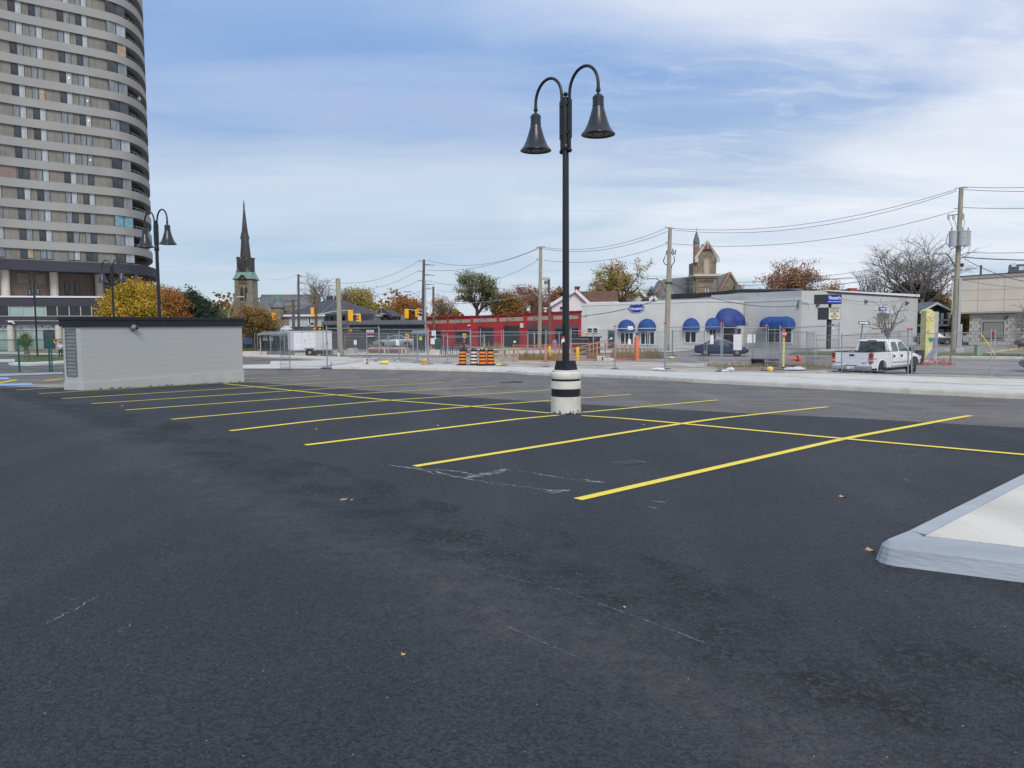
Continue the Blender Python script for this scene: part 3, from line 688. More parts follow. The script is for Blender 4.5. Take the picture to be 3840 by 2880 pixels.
# ---------------------------------------------------------------- grey block hut with black flashing
def hut():
 A = G(312, 1464); B = G(913, 1432.4); f = Fac(A, B, z0=0.0); Lf = f.L; W = .88
 zb0 = A.z; zb1 = B.z; ZT = 1.80
 r = f.root('block_hut', 'small pale grey painted block hut with black roof flashing', 'hut')
 # solid core just inside the blocks
 MB().box(.004, Lf - .004, .004, W - .004, -.9, ZT + .02).build('wall', 'hut_mortar', r)
 MB().box(-.03, Lf + .03, -.03, W + .03, -.9, -.055).build('plinth', 'hut_grey', r, bevel=.01)
 # blocks
 c = .2; bl = .4; j = .0045; z0 = -.055
 def blk(w): return MB().box(0, w - j * .5, 0, .014, 0, c - j).mesh('block')
 full, half = blk(bl), blk(bl / 2)
 for me in (full, half): me.materials.append(M['hut_grey'])
 n = 9
 for k in range(n):
  z = z0 + .003 + k * c; x = 0.0
  if k % 2: 
   o = link(half, 'block', None, r); o.location = (0, -.001, z); x = bl / 2
  while x < Lf - .02:
   w = min(bl, Lf - x)
   me = full if w > bl - .01 else link_tmp(w - 0.0, c, j)
   o = link(me, 'block', None, r); o.location = (x, -.001, z); x += w
 # left end: jamb blocks each side of the louvre
 for k in range(n):
  z = z0 + .003 + k * c
  spans = [(0, W)] if k == 0 else [(0, .22), (W - .13, W)]
  for a, b in spans:
   o = link(link_tmp(b - a, c, j), 'block', None, r); o.rotation_euler = (0, 0, R(-90)); o.location = (-.001, b, z)
   o.scale = (1, 1, 1)
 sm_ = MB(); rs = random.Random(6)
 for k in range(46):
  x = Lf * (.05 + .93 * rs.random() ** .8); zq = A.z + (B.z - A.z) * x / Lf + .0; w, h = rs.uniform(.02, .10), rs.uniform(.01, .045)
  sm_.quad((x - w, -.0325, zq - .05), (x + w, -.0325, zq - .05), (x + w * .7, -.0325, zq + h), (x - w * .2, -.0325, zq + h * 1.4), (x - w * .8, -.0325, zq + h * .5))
 sm_.build('tar_shade_smear', 'tape_black', r, kind='stuff')  # black tar smears at the plinth foot, doubling as painted contact shade
 # louvre
 zl0, zl1, y0, y1 = z0 + c + .02, z0 + n * c - .02, .23, W - .14
 lv_ = thing_part('louvre', r)
 fr = MB(); fr.box(-.03, .02, y0, y0 + .03, zl0, zl1); fr.box(-.03, .02, y1 - .03, y1, zl0, zl1); fr.box(-.03, .02, y0, y1, zl0 - .03, zl0 + .03); fr.box(-.03, .02, y0, y1, zl1 - .03, zl1)
 frame = fr.build('louvre', 'louvre', r)
 MB().box(.008, .012, y0 + .02, y1 - .02, zl0, zl1).build('backing', 'black_metal', frame)
 ns = 13
 for k in range(ns):
  z = zl0 + .05 + (zl1 - zl0 - .1) * k / (ns - 1) 
  MB().prism([(-.032, y0 + .03, z - .05), (-.032, y1 - .03, z - .05), (.004, y1 - .03, z + .03), (.004, y0 + .03, z + .03)], [(-.030, y0 + .03, z - .043), (-.030, y1 - .03, z - .043), (.007, y1 - .03, z + .036), (.007, y0 + .03, z + .036)]).build('slat', 'louvre', frame)
 # flashing in two tiers
 MB().box(-.07, Lf + .07, -.07, W + .07, ZT - .01, ZT + .205).build('fascia', 'flashing', r, bevel=.008)
 MB().box(-.10, Lf + .10, -.10, W + .10, ZT + .205, ZT + .32).build('coping', 'flashing', r, bevel=.01)
 x = 1.2
 while x < Lf:
  MB().box(x, x + .012, -.074, -.069, ZT - .008, ZT + .2).build('seam', 'black_metal', r); x += 2.4
 # round bulkhead light under the flashing
 u, z = f.uv(496, 1229)
 lt = MB(); i = len(lt.v); lt.lathe([(.115, 0), (.125, .03), (.115, .06), (.10, .065), (.10, .10), (.085, .12), (.085, .15), (.05, .19), (.0, .2)], 24)
 lt.xf(Matrix.Translation((u, -.015, z)) @ Matrix.Rotation(R(90), 4, 'X'))
 lt.build('bulkhead_light', 'louvre', r, smooth=30)
 sp = MB().lathe([(.06, 0), (.062, .05), (.0, .09)], 16); sp.xf(Matrix.Translation((u + .02, -.17, z)) @ Matrix.Rotation(R(90), 4, 'X')); sp.build('lens', 'glass_dark', r, smooth=40)
def link_tmp(w, c, j):
 k = round(w, 2)
 if k not in _blk: me = MB().box(0, w - j, 0, .014, 0, c - j).mesh('block'); me.materials.append(M['hut_grey']); _blk[k] = me
 return _blk[k]
_blk = {}
def thing_part(n, r): return None
hut()
# ---------------------------------------------------------------- twin bell street lamps
LD = G(2126, 1556).y + .30
ZT_ = lambda py, dd=0.0: P(2126, py, LD - dd).z
def bell(r_, s=1.0):
 """bell lamp hanging from z=0 downwards"""
 return [(r * .93, z * .90) for r, z in [(.0, .02), (.036, .0), (.040, -.03), (.036, -.05), (.05, -.055), (.05, -.085), (.028, -.10), (.022, -.12), (.035, -.135), (.085, -.165), (.114, -.205), (.120, -.22), (.113, -.225), (.111, -.365), (.119, -.37), (.119, -.395), (.113, -.40), (.134, -.48), (.158, -.57), (.188, -.67), (.224, -.77), (.262, -.85), (.305, -.915), (.335, -.945), (.340, -.965)]]
def make_lamp(with_base, label, hR=(5.10, 5.45)):
 r = thing('street_lamp', label, 'street lamp', (0, 0, 0), 0, 'twin bell street lamps round the car park')
 zb = .82 if with_base else 0.0
 if with_base:
  p = MB().lathe([(.300, -.05), (.300, .345)], 40); p.build('base_drum', 'post_white', r, smooth=40)
  MB().lathe([(.288, .345), (.288, .50)], 40).build('black_band', 'tape_black', r, smooth=40)
  MB().lathe([(.302, .50), (.304, .52), (.302, .535), (.302, .63), (.298, .65), (.288, .652)], 40).build('white_band', 'post_white', r, smooth=40)
  MB().lathe([(.284, .645), (.284, .70)], 40).build('black_band', 'tape_black', r, smooth=40)
  MB().lathe([(.296, .695), (.304, .71), (.304, .79), (.296, .81), (.285, .825), (.27, .83), (.268, .86), (.25, .865), (.0, .865)], 40).build('cap', 'post_white', r, smooth=40)
  random.seed(3)
  ch = MB()
  for k in range(26):
   a = R(-41) + random.uniform(-1.1, 1.1); w = random.uniform(.01, .035); h = random.uniform(.01, .035 if abs(a + .45) > .14 else .06)
   x, y = .3025 * math.cos(a), .3025 * math.sin(a); tx, ty = -math.sin(a) * w, math.cos(a) * w
   z = .0 if k < 20 else random.uniform(.02, .06)
   ch.quad((x - tx, y - ty, z), (x + tx * .8, y + ty * .8, z), (x + tx * .6, y + ty * .6, z + h), (x - tx * .3, y - ty * .3, z + h * 1.2))
  ch.build('chip', 'tape_black', r, kind='stuff')
  # pyramid foot cover, corner towards the camera
  mb = MB(); b = .235; t_ = .195
  bot = [(b * math.cos(a), b * math.sin(a), .865) for a in (R(-41), R(49), R(139), R(229))]; top = [(t_ * math.cos(a), t_ * math.sin(a), 1.05) for a in (R(-41), R(49), R(139), R(229))]
  mb.prism(bot, top).build('foot_cover', 'flashing', r, bevel=.006); zb = 1.05
 # octagonal fluted shaft
 g0 = zg(LD); zc, zs, zf = ZT_(555) - g0, ZT_(373) - g0, ZT_(349) - g0
 MB().lathe([(.073, zb - (.1 if with_base else .05)), (.063, zc)], 12).build('shaft', 'black_metal', r)
 MB().lathe([(.072, zc), (.060, zc + .03), (.056, zs)], 12).build('upper_shaft', 'black_metal', r)
 MB().lathe([(.080, zc - .05), (.086, zc - .03), (.086, zc + .03), (.072, zc + .06)], 16).build('collar', 'black_metal', r, smooth=30)
 MB().lathe([(.056, zs), (.062, zs + .01), (.058, zs + .03), (.02, zs + .04), (.022, zs + .05), (.045, zs + .07), (.050, zs + .09), (.03, zs + .125), (.0, zf)], 16).build('finial', 'black_metal', r, smooth=40)
 zt, zl, zbb = ZT_(249, .35) - g0, ZT_(334, .65) - g0, ZT_(566) - g0
 for s in (-1, 1):
  rad = .372; x0 = s * .108; pts = [(x0, 0, zbb), (x0, 0, zt - rad * 1.15)]
  xc = x0 + s * rad
  for k in range(1, 15): a = math.pi * k / 14; pts.append((xc - s * rad * math.cos(a), 0, zt - rad * 1.15 + rad * 1.12 * math.sin(a)))
  pts.append((x0 + s * 2 * rad, 0, zl))
  arm = MB().tube(pts, .030, 10).build('arm', 'black_metal', r, smooth=40)
  MB().lathe([(0, -.06), (.03, -.05), (.052, -.01), (.03, .03), (.0, .035)], 12, (x0, 0, zbb)).build('ball_end', 'black_metal', arm, smooth=40)
  for zz in (zbb + .3, zbb + .85): MB().box(min(x0, x0 - s * .10), max(x0, x0 - s * .10), -.045, .045, zz, zz + .05).build('clamp', 'black_metal', arm)
  MB().box(min(x0 + s * .035, x0 - s * .01), max(x0 + s * .035, x0 - s * .01), -.03, .03, zbb + .22, zbb + .95).build('cable_cover', 'black_metal', arm)
  xb = x0 + s * 2 * rad
  bl = MB().lathe(bell(1), 32, (xb, 0, zl + .03), caps=False).build('bell_shade', 'lamp_bell', r, smooth=35)
  MB().lathe([(.316, -.868), (.305, -.86), (.20, -.842), (.195, -.855), (.177, -.86), (.0, -.858)], 32, (xb, 0, zl + .03), caps=False).build('reflector', 'black_metal', bl, smooth=35)
  for kk in range(10):
   a = kk * math.pi / 5; MB().box(-.02, .02, -.008, .008, 0, .006).xf(Matrix.Translation((xb + .12 * math.cos(a), .12 * math.sin(a), zl + .03 - .868)) @ Matrix.Rotation(a, 4, 'Z')).build('led_module', 'steel_dark', bl)
 MB().box(-.02, .02, -.082, -.070, 1.55, 1.75).xf(Matrix.Translation((0, 0, 0))).build('access_plate', 'black_metal', r)
 return r
base = G(2126, 1556); base = Vector((base.x, base.y + .30, zg(base.y)))
lamp = make_lamp(True, 'tall black twin bell lamp on a black and white striped drum in the car park'); lamp.location = base;  lamp.rotation_euler = (0, 0, R(-49))
st = MB().box(-.055, .0, -.004, 0, 0, .11).build('sticker', 'paper', lamp); st.rotation_euler = (0, 0, R(49)); st.location = (.037, -.072, 1.42)
st2 = MB().box(-.055, .0, -.006, -.004, .065, .11).build('sticker_stripe', 'stop_red', st)
lamp2 = make_lamp(False, 'second twin bell street lamp, rising behind the grey hut')
def place_lamp(o, px, top, d, rz, s=1.0):
 p = P(px, top, d); z0 = zg(d); o.location = (p.x, d, z0); s = (p.z - z0) / (ZT_(249, .35) - zg(LD)); o.scale = (s, s, s); o.rotation_euler = (0, 0, rz)
place_lamp(lamp2, 582, 789, 31.5, R(-38))
lamp3 = dup(lamp2, (0, 0, 0), 0, 'third twin bell street lamp beside the yellow tree, left of the lamp behind the hut'); place_lamp(lamp3, 417, 974, 52, R(-25))
lamp4 = dup(lamp2, (0, 0, 0), 0, 'farthest twin bell street lamp standing in front of the apartment tower entrance'); place_lamp(lamp4, 126, 1048, 72, R(-38))
# ---------------------------------------------------------------- pavement and kerb along the lane
def sidewalk():
 back_px = [(1240, 1351), (1420, 1356), (1500, 1360), (1900, 1375), (2250, 1384), (2600, 1394), (2950, 1398), (3200, 1401), (3400, 1409), (3840, 1421), (3980, 1425)]
 back = [g2(*p, .15) for p in back_px]
 def off(pts, d):
  out = []
  for i, p in enumerate(pts):
   a = Vector(pts[max(i - 1, 0)]); b = Vector(pts[min(i + 1, len(pts) - 1)]); t = (b - a).normalized(); q = Vector((t.y, -t.x)); out.append((p[0] + q.x * d, p[1] + q.y * d))
  return out
 k1 = off(kerb, .17)
 if k1[3][1] < kerb[3][1]: k1 = off(kerb, -.17); sg = -1
 else: sg = 1
 ki = off(kerb, sg * .19)
 drape('pavement', ki + back, .146, 'concrete', down=.25)
 # kerb stones with a sloped face, split at joints
 pts = kerb; n = 0; root = thing('kerb', 'long pale concrete kerb edging the pavement across the lane', 'kerb', (pts[0][0], pts[0][1], 0))
 segs = []
 for a, b in zip(pts, pts[1:]):
  a, b = Vector(a), Vector(b); L = (b - a).length; m = max(1, round(L / 3.0))
  for i in range(m): segs.append((a.lerp(b, i / m), b if i == m - 1 else a.lerp(b, (i + 1) / m)))
 o = Vector((pts[0][0], pts[0][1]))
 for a, b in segs:
  t = (b - a).normalized(); q = Vector((t.y, -t.x)) * sg; b2 = b - t * .012; pr = []
  for p in (a, b2): pr.append([(*(p - o), zg(p.y) - .05), (*(p + q * .04 - o), zg(p.y) + .11), (*(p + q * .075 - o), zg(p.y) + .155), (*(p + q * .2 - o), zg(p.y) + .15), (*(p + q * .2 - o), zg(p.y) - .05)])
  MB().prism(pr[0], pr[1]).build('kerbstone', 'concrete_kerb', root)
 # lower end: the ramped nose and the flush apron on the left
 drape('pavement', [g2(*p, .1) for p in [(1240, 1352), (1225, 1352), (1016, 1355), (1013, 1363), (1120, 1368), (1240, 1372)]], .12, 'concrete', down=.2)
 drape('apron', [g2(*p) for p in [(1232, 1383), (1180, 1372), (1090, 1365), (905, 1369), (700, 1373), (700, 1387), (905, 1383)]], .02, 'concrete')
 drape('pavement', [g2(*p, .12) for p in [(905, 1327), (905, 1333), (1110, 1341), (1225, 1349), (1370, 1352), (1300, 1338), (1110, 1332)]], .12, 'concrete_kerb', down=.25)
 # back kerb on the right, behind the fence
 bk = [g2(*p, .15) for p in [(3060, 1399), (3400, 1408), (3840, 1420), (3990, 1425)]]
 bb = [(p[0] + .1, p[1] + .28) for p in bk]
 drape('kerb', bk + bb[::-1], .19, 'concrete_kerb', down=.35)
 # paler broad panel along the back of the pavement
 drape('pavement', [g2(*p, .15) for p in [(2500, 1392), (3000, 1400), (3400, 1412), (3840, 1425), (3900, 1434), (3840, 1446), (3620, 1440), (3400, 1432), (3000, 1414), (2700, 1402)]], .152, 'concrete_new')
sidewalk()
# ground beyond the fence
def gsheet(name, pts, dz, m, **k): return drape(name, [g2(*p) for p in pts], dz, m, **k)
gsheet('gravel', [(1240, 1352), (1500, 1361), (1900, 1376), (2250, 1386), (2600, 1397), (3100, 1399), (3100, 1385), (2900, 1366), (2600, 1362), (2350, 1356), (2100, 1352), (1850, 1346), (1500, 1338), (1240, 1340)], .006, 'gravel')
gsheet('dirt', [(2690, 1388), (2870, 1393), (3100, 1390), (3250, 1385), (3180, 1357), (3000, 1354), (2900, 1357), (2800, 1366), (2700, 1376)], .010, 'dirt')
gsheet('verge', [(3514, 1338), (4100, 1346), (4100, 1333), (3514, 1325), (3400, 1322), (3400, 1334)], .10, 'grass', down=.2)
gsheet('kerb', [(3400, 1341), (3514, 1342), (4100, 1352), (4100, 1347), (3514, 1338.5), (3400, 1336)], .13, 'concrete_kerb', down=.2)
gsheet('verge', [(2960, 1330), (3170, 1332), (3170, 1323), (2990, 1321)], .1, 'grass', down=.2)
gsheet('traffic_island', [(3040, 1318), (3170, 1321), (3260, 1322), (3200, 1312), (3100, 1310)], .12, 'concrete_kerb', down=.2)
gsheet('pavement', [(1240, 1332), (1640, 1336), (1900, 1332), (2180, 1325), (2180, 1314), (1900, 1316), (1600, 1320), (1240, 1322)], .05, 'concrete_kerb')
gsheet('pavement', [(2200, 1326), (2520, 1322), (2620, 1312), (2500, 1311), (2200, 1316)], .05, 'concrete_kerb')
gsheet('bay_stripe', [(3535, 1312), (3700, 1298), (3710, 1299), (3545, 1313)], .02, 'yellow_pale')
gsheet('bay_stripe', [(3680, 1326), (3860, 1300), (3866, 1302), (3690, 1328)], .02, 'yellow_pale')
# left: grass island with white kerb
gsheet('grass_island', [(60, 1362), (130, 1361), (240, 1356), (420, 1350), (420, 1342), (240, 1343), (110, 1347), (70, 1352)], .16, 'grass', down=.25)
gsheet('kerb', [(30, 1367), (40, 1370), (110, 1372), (240, 1365), (420, 1357), (420, 1351), (240, 1357), (120, 1364), (60, 1364)], .13, 'white_vinyl', down=.2)
gsheet('kerb', [(-60, 1360), (56, 1357), (56, 1352), (-60, 1354)], .13, 'white_vinyl', down=.2)
gsheet('planting_bed', [(-60, 1330), (240, 1334), (420, 1332), (420, 1326), (-60, 1322)], .08, 'concrete_kerb')
# ---------------------------------------------------------------- temporary fence panels
FG = 'temporary steel fence panels round the site'
def wire_mesh_unit(w, h, nx, zs, r):
 mb = MB()
 for i in range(1, nx):
  x = w * i / nx; mb.box(x - r, x + r, -r, r, .06, h + .05)
  mb.f.pop(-6); mb.f.pop(-5)
 for z in zs: mb.box(0, w, r * .8, r * 2.6, z - r, z + r)
 return mb.mesh('wire_mesh')
def panel_proto(name, metal, post_r, rail_r, wr, label, group, nx=38, h=1.85, w=3.0, feet=True):
 r = thing(name, label, 'fence panel', (0, 0, 0), 0, group)
 for x in (0, w): MB().tube([(x, 0, 0), (x, 0, h)], post_r, 8).build('post', metal, r, smooth=50)
 for z in (.12, h - .12): MB().tube([(0, 0, z), (w, 0, z)], rail_r, 6).build('rail', metal, r, smooth=50)
 o = link(wire_mesh_unit(w, h - .08, nx, [.12 + (h - .24) * k / 9 for k in range(1, 9)], wr), 'wire_mesh', 'wire_grey' if metal == 'steel' else metal, r, kind='stuff')
 if feet:
  for x in (0, w): MB().box(x - .1, x + .1, -.32, .32, 0, .035).build('foot', 'steel_dark', r)
 return r
proto = panel_proto('fence_panel', 'steel', .024, .017, .0017, '', FG)
used = [False]
def fence(a, b, label, first=proto, dz=0.0, h=1.85, w=3.0, thin=1.0):
 """a = (px, base y, top y) for each end"""
 A, B = G(a[0], a[1], dz), G(b[0], b[1], dz)
 hA = P(a[0], a[2], A.y).z - A.z; hB = P(b[0], b[2], B.y).z - B.z
 ht = (hA + hB) / 2; mid = (hA - hB) / 2
 d = Vector((B.x - A.x, B.y - A.y, B.z - A.z)); L = d.length
 c = copy_tree(first) if used[0] or first is not proto else first
 if first is proto: used[0] = True
 c.location = A; c.rotation_euler = (0, -math.atan2(d.z, math.hypot(d.x, d.y)), math.atan2(d.y, d.x)); c.scale = (L / w, 1, ht / h); c['label'] = label
 return c
near = [(1053, 1388, 1239), (1087, 1386, 1243)], [(1089, 1386, 1241), (1226, 1382, 1226)], [(1228, 1381, 1220), (1422, 1354, 1222)], [(1424, 1354, 1223), (1604, 1366, 1230)], \
 [(1608, 1366, 1228), (1764, 1369, 1236)], [(1767, 1369, 1235), (1882, 1371, 1238)], [(1889, 1371, 1235), (2047, 1376, 1237)], [(2051, 1376, 1236), (2138, 1378, 1236)], [(2142, 1378, 1233), (2305, 1382, 1229)], \
 [(2309, 1383, 1225), (2491, 1384, 1217)], [(2495, 1384, 1216), (2703, 1393, 1215)], [(2708, 1393, 1212), (2870, 1391, 1223)], [(2878, 1391, 1222), (2921, 1387, 1228)], [(2926, 1387, 1218), (3146, 1394, 1211)], \
 [(3156, 1396, 1240), (3405, 1406, 1241)], [(3419, 1407, 1238), (3715, 1415, 1238)], [(3729, 1415, 1238), (4010, 1424, 1232)]
lb = ['narrow steel fence gate nearest the grey hut, left end of the front row', 'front fence panel right of the narrow gate, in front of the white trailer', 'front fence panel running back past the concrete block and ramp', 'front fence panel behind the big yellow sandbag',
      'front fence panel with paper notices, left of the striped drums', 'front fence panel standing right behind the striped traffic drums', 'front fence panel left of the lamp post drum, before the garage doors', 'short front fence panel directly left of the black lamp pole',
      'front fence panel directly right of the black lamp pole', 'front fence panel with red tape caps, before the two round blue awnings', 'front fence panel in front of the blue sedan rear', 'front fence panel with the large white notice, before the sedan bonnet',
      'narrow front fence panel left of the stop sign', 'front fence panel standing before the stop sign and plastic sheet', 'front fence panel directly in front of the white pickup truck', 'front fence panel right of the pickup, before the painted pillar', 'rightmost front fence panel at the picture edge']
for (a, b), l in zip(near, lb): fence(a, b, l, dz=.15 if a[0] > 1240 else .03)
mid = [((957, 1327, 1250), (1015, 1329, 1246)), ((967, 1328, 1262), (1067, 1330, 1246)), ((1017, 1329, 1247), (1109, 1331, 1260)), ((1068, 1330, 1246), (1145, 1333, 1246)), ((1147, 1333, 1246), (1212, 1335, 1244)), ((1213, 1335, 1245), (1277, 1336, 1240)),
       ((1278, 1336, 1243), (1376, 1341, 1246)), ((1295, 1326, 1256), (1455, 1330, 1257)), ((1377, 1341, 1245), (1497, 1352, 1244)), ((1457, 1330, 1257), (1565, 1333, 1257)), ((1499, 1352, 1240), (1566, 1360, 1239)), ((1568, 1360, 1238), (1678, 1363, 1260)),
       ((1680, 1363, 1260), (1816, 1350, 1254)), ((1664, 1337, 1254), (1815, 1334, 1255)), ((1818, 1334, 1254), (1978, 1330, 1249)), ((1981, 1330, 1247), (2096, 1330, 1244)), ((2098, 1330, 1244), (2224, 1332, 1247)), ((2226, 1332, 1246), (2428, 1336, 1240)),
       ((2430, 1336, 1240), (2520, 1334, 1237)), ((2522, 1334, 1237), (2640, 1351, 1238)), ((2650, 1352, 1245), (2820, 1354, 1248)), ((2823, 1354, 1243), (2926, 1362, 1239)), ((2930, 1368, 1236), (3022, 1371, 1241)), ((3024, 1371, 1241), (3052, 1378, 1243)),
       ((3058, 1376, 1267), (3144, 1380, 1268)), ((3060, 1345, 1256), (3224, 1350, 1250)), ((3226, 1350, 1247), (3370, 1356, 1247)), ((3240, 1340, 1257), (3440, 1345, 1254)), ((900, 1322, 1268), (957, 1327, 1267)), ((1213, 1328, 1272), (1334, 1328, 1271))]
def near_what(x):
 for lim, s in ((1010, 'the left bus shelter'), (1140, 'the white porch steps'), (1250, 'the white trailer'), (1450, 'the dark boarded building'), (1560, 'the parked silver car'), (1640, 'the right bus shelter'), (1760, 'the street benches'), (1900, 'the roller doors'),
                   (2060, 'the red shopfront'), (2200, 'the black skip'), (2330, 'the small shop windows'), (2480, 'the weeds by the shop'), (2650, 'the third blue awning'), (2830, 'the blue sedan'), (2950, 'the stop sign'), (3100, 'the shop sign post'), (9999, 'the small bare tree')):
  if x < lim: return s
for i, (a, b) in enumerate(mid):
 k = ['lower grey', 'distant', 'far', 'back row'][(i + i // 7) % 4]; side = 'its left post' if i % 2 else 'its middle'
 fence(a, b, f'{k} steel fence panel, {side} before {near_what((a[0] + b[0]) / 2)}' if i != 28 else 'leftmost low steel fence panel touching the right side of the hut', dz=.0)
orange = panel_proto('orange_barrier', 'orange_paint', .030, .022, .0022, '', 'orange site barrier panels', nx=40, h=1.5)
of = [((1925, 1356, 1274), (2042, 1357, 1274), 'orange fence panel over green weeds, left of the yellow bollard'), ((2045, 1357, 1274), (2109, 1360, 1272), 'short orange fence panel around the left yellow bollard'), ((2140, 1357, 1269), (2238, 1352, 1265), 'orange fence panel in front of the black skip'), ((2240, 1352, 1266), (2384, 1350, 1262), 'orange fence panel before the shop door, ending at a thick orange post')]
of0 = True
for a, b, l in of:
 c = fence(a, b, l, first=orange)
for ch in list(orange.children): bpy.data.objects.remove(ch)
bpy.data.objects.remove(orange)
def simple(name, label, cat, loc, mb, m, rz=0, group=None, **k):
 o = mb.build(name, m, None, **k); o.location = loc; o.rotation_euler = (0, 0, rz); return tag(o, label, cat, group)
p = G(2387, 1352); h_ = P(2387, 1263, p.y).z - p.z
simple('orange_post', 'thick bright orange post at the right end of the orange barrier', 'post', p, MB().box(-.13, .13, -.13, .13, 0, h_), 'orange_paint', .4)
# green chain-link fence far left
def green_fence():
 A, B = G(-40, 1395), G(188, 1395); t = thing('green_fence', 'dark green mesh fence left of the hut', 'fence', A, math.atan2(B.y - A.y, B.x - A.x)); L = (B - A).length; h = 2.0
 hh = P(188, 1272, B.y).z - B.z
 for x in (0, L / 2, L): MB().tube([(x, 0, 0), (x, 0, hh)], .05, 8).build('post', 'green_metal', t)
 for z in (hh - .04, hh * .48): MB().tube([(0, 0, z), (L, 0, z)], .03, 6).build('rail', 'green_metal', t)
 link(wire_mesh_unit(L, hh, 60, [hh * k / 12 for k in range(1, 12)], .004), 'wire_mesh', 'green_metal', t, kind='stuff')
 A = G(196, 1395); B = G(252, 1395); t = thing('green_fence', 'second green mesh fence panel running behind the hut', 'fence', A, 0); L = (B - A).length
 for x in (0, L): MB().tube([(x, 0, 0), (x, 0, hh)], .04, 8).build('post', 'green_metal', t)
 MB().tube([(0, 0, hh - .04), (L, 0, hh - .04)], .03, 6).build('rail', 'green_metal', t)
 link(wire_mesh_unit(L, hh, 16, [hh * k / 12 for k in range(1, 12)], .004), 'wire_mesh', 'green_metal', t, kind='stuff')
green_fence()
# papers tied to the fences
def notice(x0, y0, x1, y1, d, label, m='paper', lines=(), letters=None, tilt=0, name='notice'):
 a, b = P(x0, y1, d), P(x1, y0, d); t = thing(name, label, 'notice', (a.x, d, a.z), tilt, 'notices tied to the fences and posts'); w, h = b.x - a.x, b.z - a.z
 MB().box(0, w, -.006, 0, 0, h).build('sheet', m, t)
 for (zz, ww, hh) in lines: MB().box(w * (.5 - ww / 2), w * (.5 + ww / 2), -.008, -.006, h * zz - hh * h / 2, h * zz + hh * h / 2).build('print_line', 'ink' if m != 'steel' else 'ink', t)
 return t, w, h
ln = ((.55, .7, .03), (.42, .5, .035), (.28, .4, .02), (.15, .5, .015), (.78, .12, .1))
def depth(px, py): return G(px, py, .1).y
notice(1619, 1239, 1634, 1259, depth(1627, 1367) - .1, 'white printed notice, topmost of the stack on the fence left of the drums', lines=ln)
notice(1615, 1268, 1630, 1291, depth(1627, 1367) - .1, 'lower white notice hanging on the same fence left of the drums', tilt=.0)
notice(1630, 1262, 1635, 1272, depth(1627, 1367) - .08, 'narrow paper slip between the two white notices')
notice(1485, 1273, 1497, 1295, depth(1498, 1352) - .1, 'blank white notice before the parked silver car')
t, w, h = notice(1327, 1276, 1337, 1292, depth(1332, 1341), 'white sign with red and black symbol before the dark building')
MB().tube([(w * .3, -.012, h * .35), (w * .65, -.012, h * .7)], .02, 4).build('stroke', 'stop_red', t); MB().box(w * .3, w * .6, -.012, -.006, h * .3, h * .36).build('stroke', 'ink', t)
notice(1372.5 + 550, 0, 0, 0, 1, '') if False else None
notice(2663, 1257, 2677, 1290, depth(2670, 1392) - .1, 'white notice hanging before the sedan roof, left of the fence post', tilt=.15)
notice(2750, 1254.5, 2782, 1313, depth(2766, 1392) - .1, 'largest white board on the fence, before the sedan bonnet')
notice(2801, 1253, 2833, 1286, 75, 'white board leaning by the shop wall right of the sedan')
notice(2355, 1272, 2366, 1291, depth(2360, 1352), 'small white notice on the orange panel by the shop door')
notice(2354, 1223, 2374, 1237, depth(2360, 1384), 'blank white sign on the fence before the first round awning')
notice(1926, 1278, 1934, 1285, depth(1930, 1356) - .1, 'tiny white tag on the left end of the orange panel')
notice(2289, 1265, 2296, 1272, depth(2290, 1352) - .1, 'tiny white tag on the orange panel before the shop door')
notice(2231, 1268, 2236, 1272, depth(2234, 1352) - .1, 'dark red tag on the orange barrier', m='stop_red')
notice(2105, 1277, 2116, 1288, depth(2110, 1360), 'white sign beside the lamp pole on the orange panel')
for x, y, dd, l in ((2307, 1224, 1384, 'before the first round awning'), (2494, 1214, 1384, 'before the third round awning'), (2706, 1211, 1393, 'before the entrance awning'), (2873, 1220, 1391, 'left of the stop sign'), (3412, 1235, 1406, 'right of the pickup')):
 d = depth(x, dd) - .03; a = P(x, y, d); w = .16 if x < 3400 else .2
 simple('tape_cap', f'red tape cap on top of the front fence post {l}', 'tape cap', a, MB().box(-w / 2, w / 2, -.05, .05, -.04, .05), 'stop_red', group='red tape caps on fence posts')
# ---------------------------------------------------------------- striped traffic drums
def drum_proto():
 t = thing('traffic_drum', '', 'traffic drum', (0, 0, 0), 0, 'striped traffic drums on the pavement')
 MB().lathe([(.38, 0), (.40, .02), (.38, .05), (.20, .07)], 8).build('rubber_base', 'rubber', t)
 H = 1.0; z = .07
 def rad(z): return .235 - .045 * z
 band = [('k', .04), ('o', .11), ('k', .09), ('o', .11), ('k', .09), ('o', .11), ('k', .09), ('o', .11), ('k', .11)]
 for k, h in band:
  bump = .006 if k == 'o' else 0
  MB().lathe([(rad(z) + bump, z), (rad(z + h) + bump, z + h)], 20, caps=False).build('orange_band' if k == 'o' else 'black_band', 'orange_drum' if k == 'o' else 'rubber', t, smooth=40); z += h
 MB().lathe([(rad(z), z), (rad(z) - .03, z + .015), (.0, z + .02)], 20, caps=False).build('lid', 'rubber', t, smooth=30)
 MB().tube([(-.11, 0, z), (-.11, 0, z + .075), (.11, 0, z + .085), (.11, 0, z)], .022, 6).build('handle', 'rubber', t)
 return t
dp = drum_proto()
ds = [(1734, 1372, 'first striped drum from the left, orange bands and scrawled green SP', 'SP'), (1783, 1372, 'faded drum with whitish instead of orange bands, second from the left', None), (1810, 1374, 'third drum from the left, dull orange with a yellow tag on its handle', None), (1840, 1373, 'rightmost striped drum, bright orange with small green letters', 'US')]
ds = [(1735, 1369, ds[0][2], 'SP'), (1778, 1369, ds[1][2], None), (1810, 1370.5, ds[2][2], None), (1839.5, 1370, ds[3][2], 'US')]
hh = None
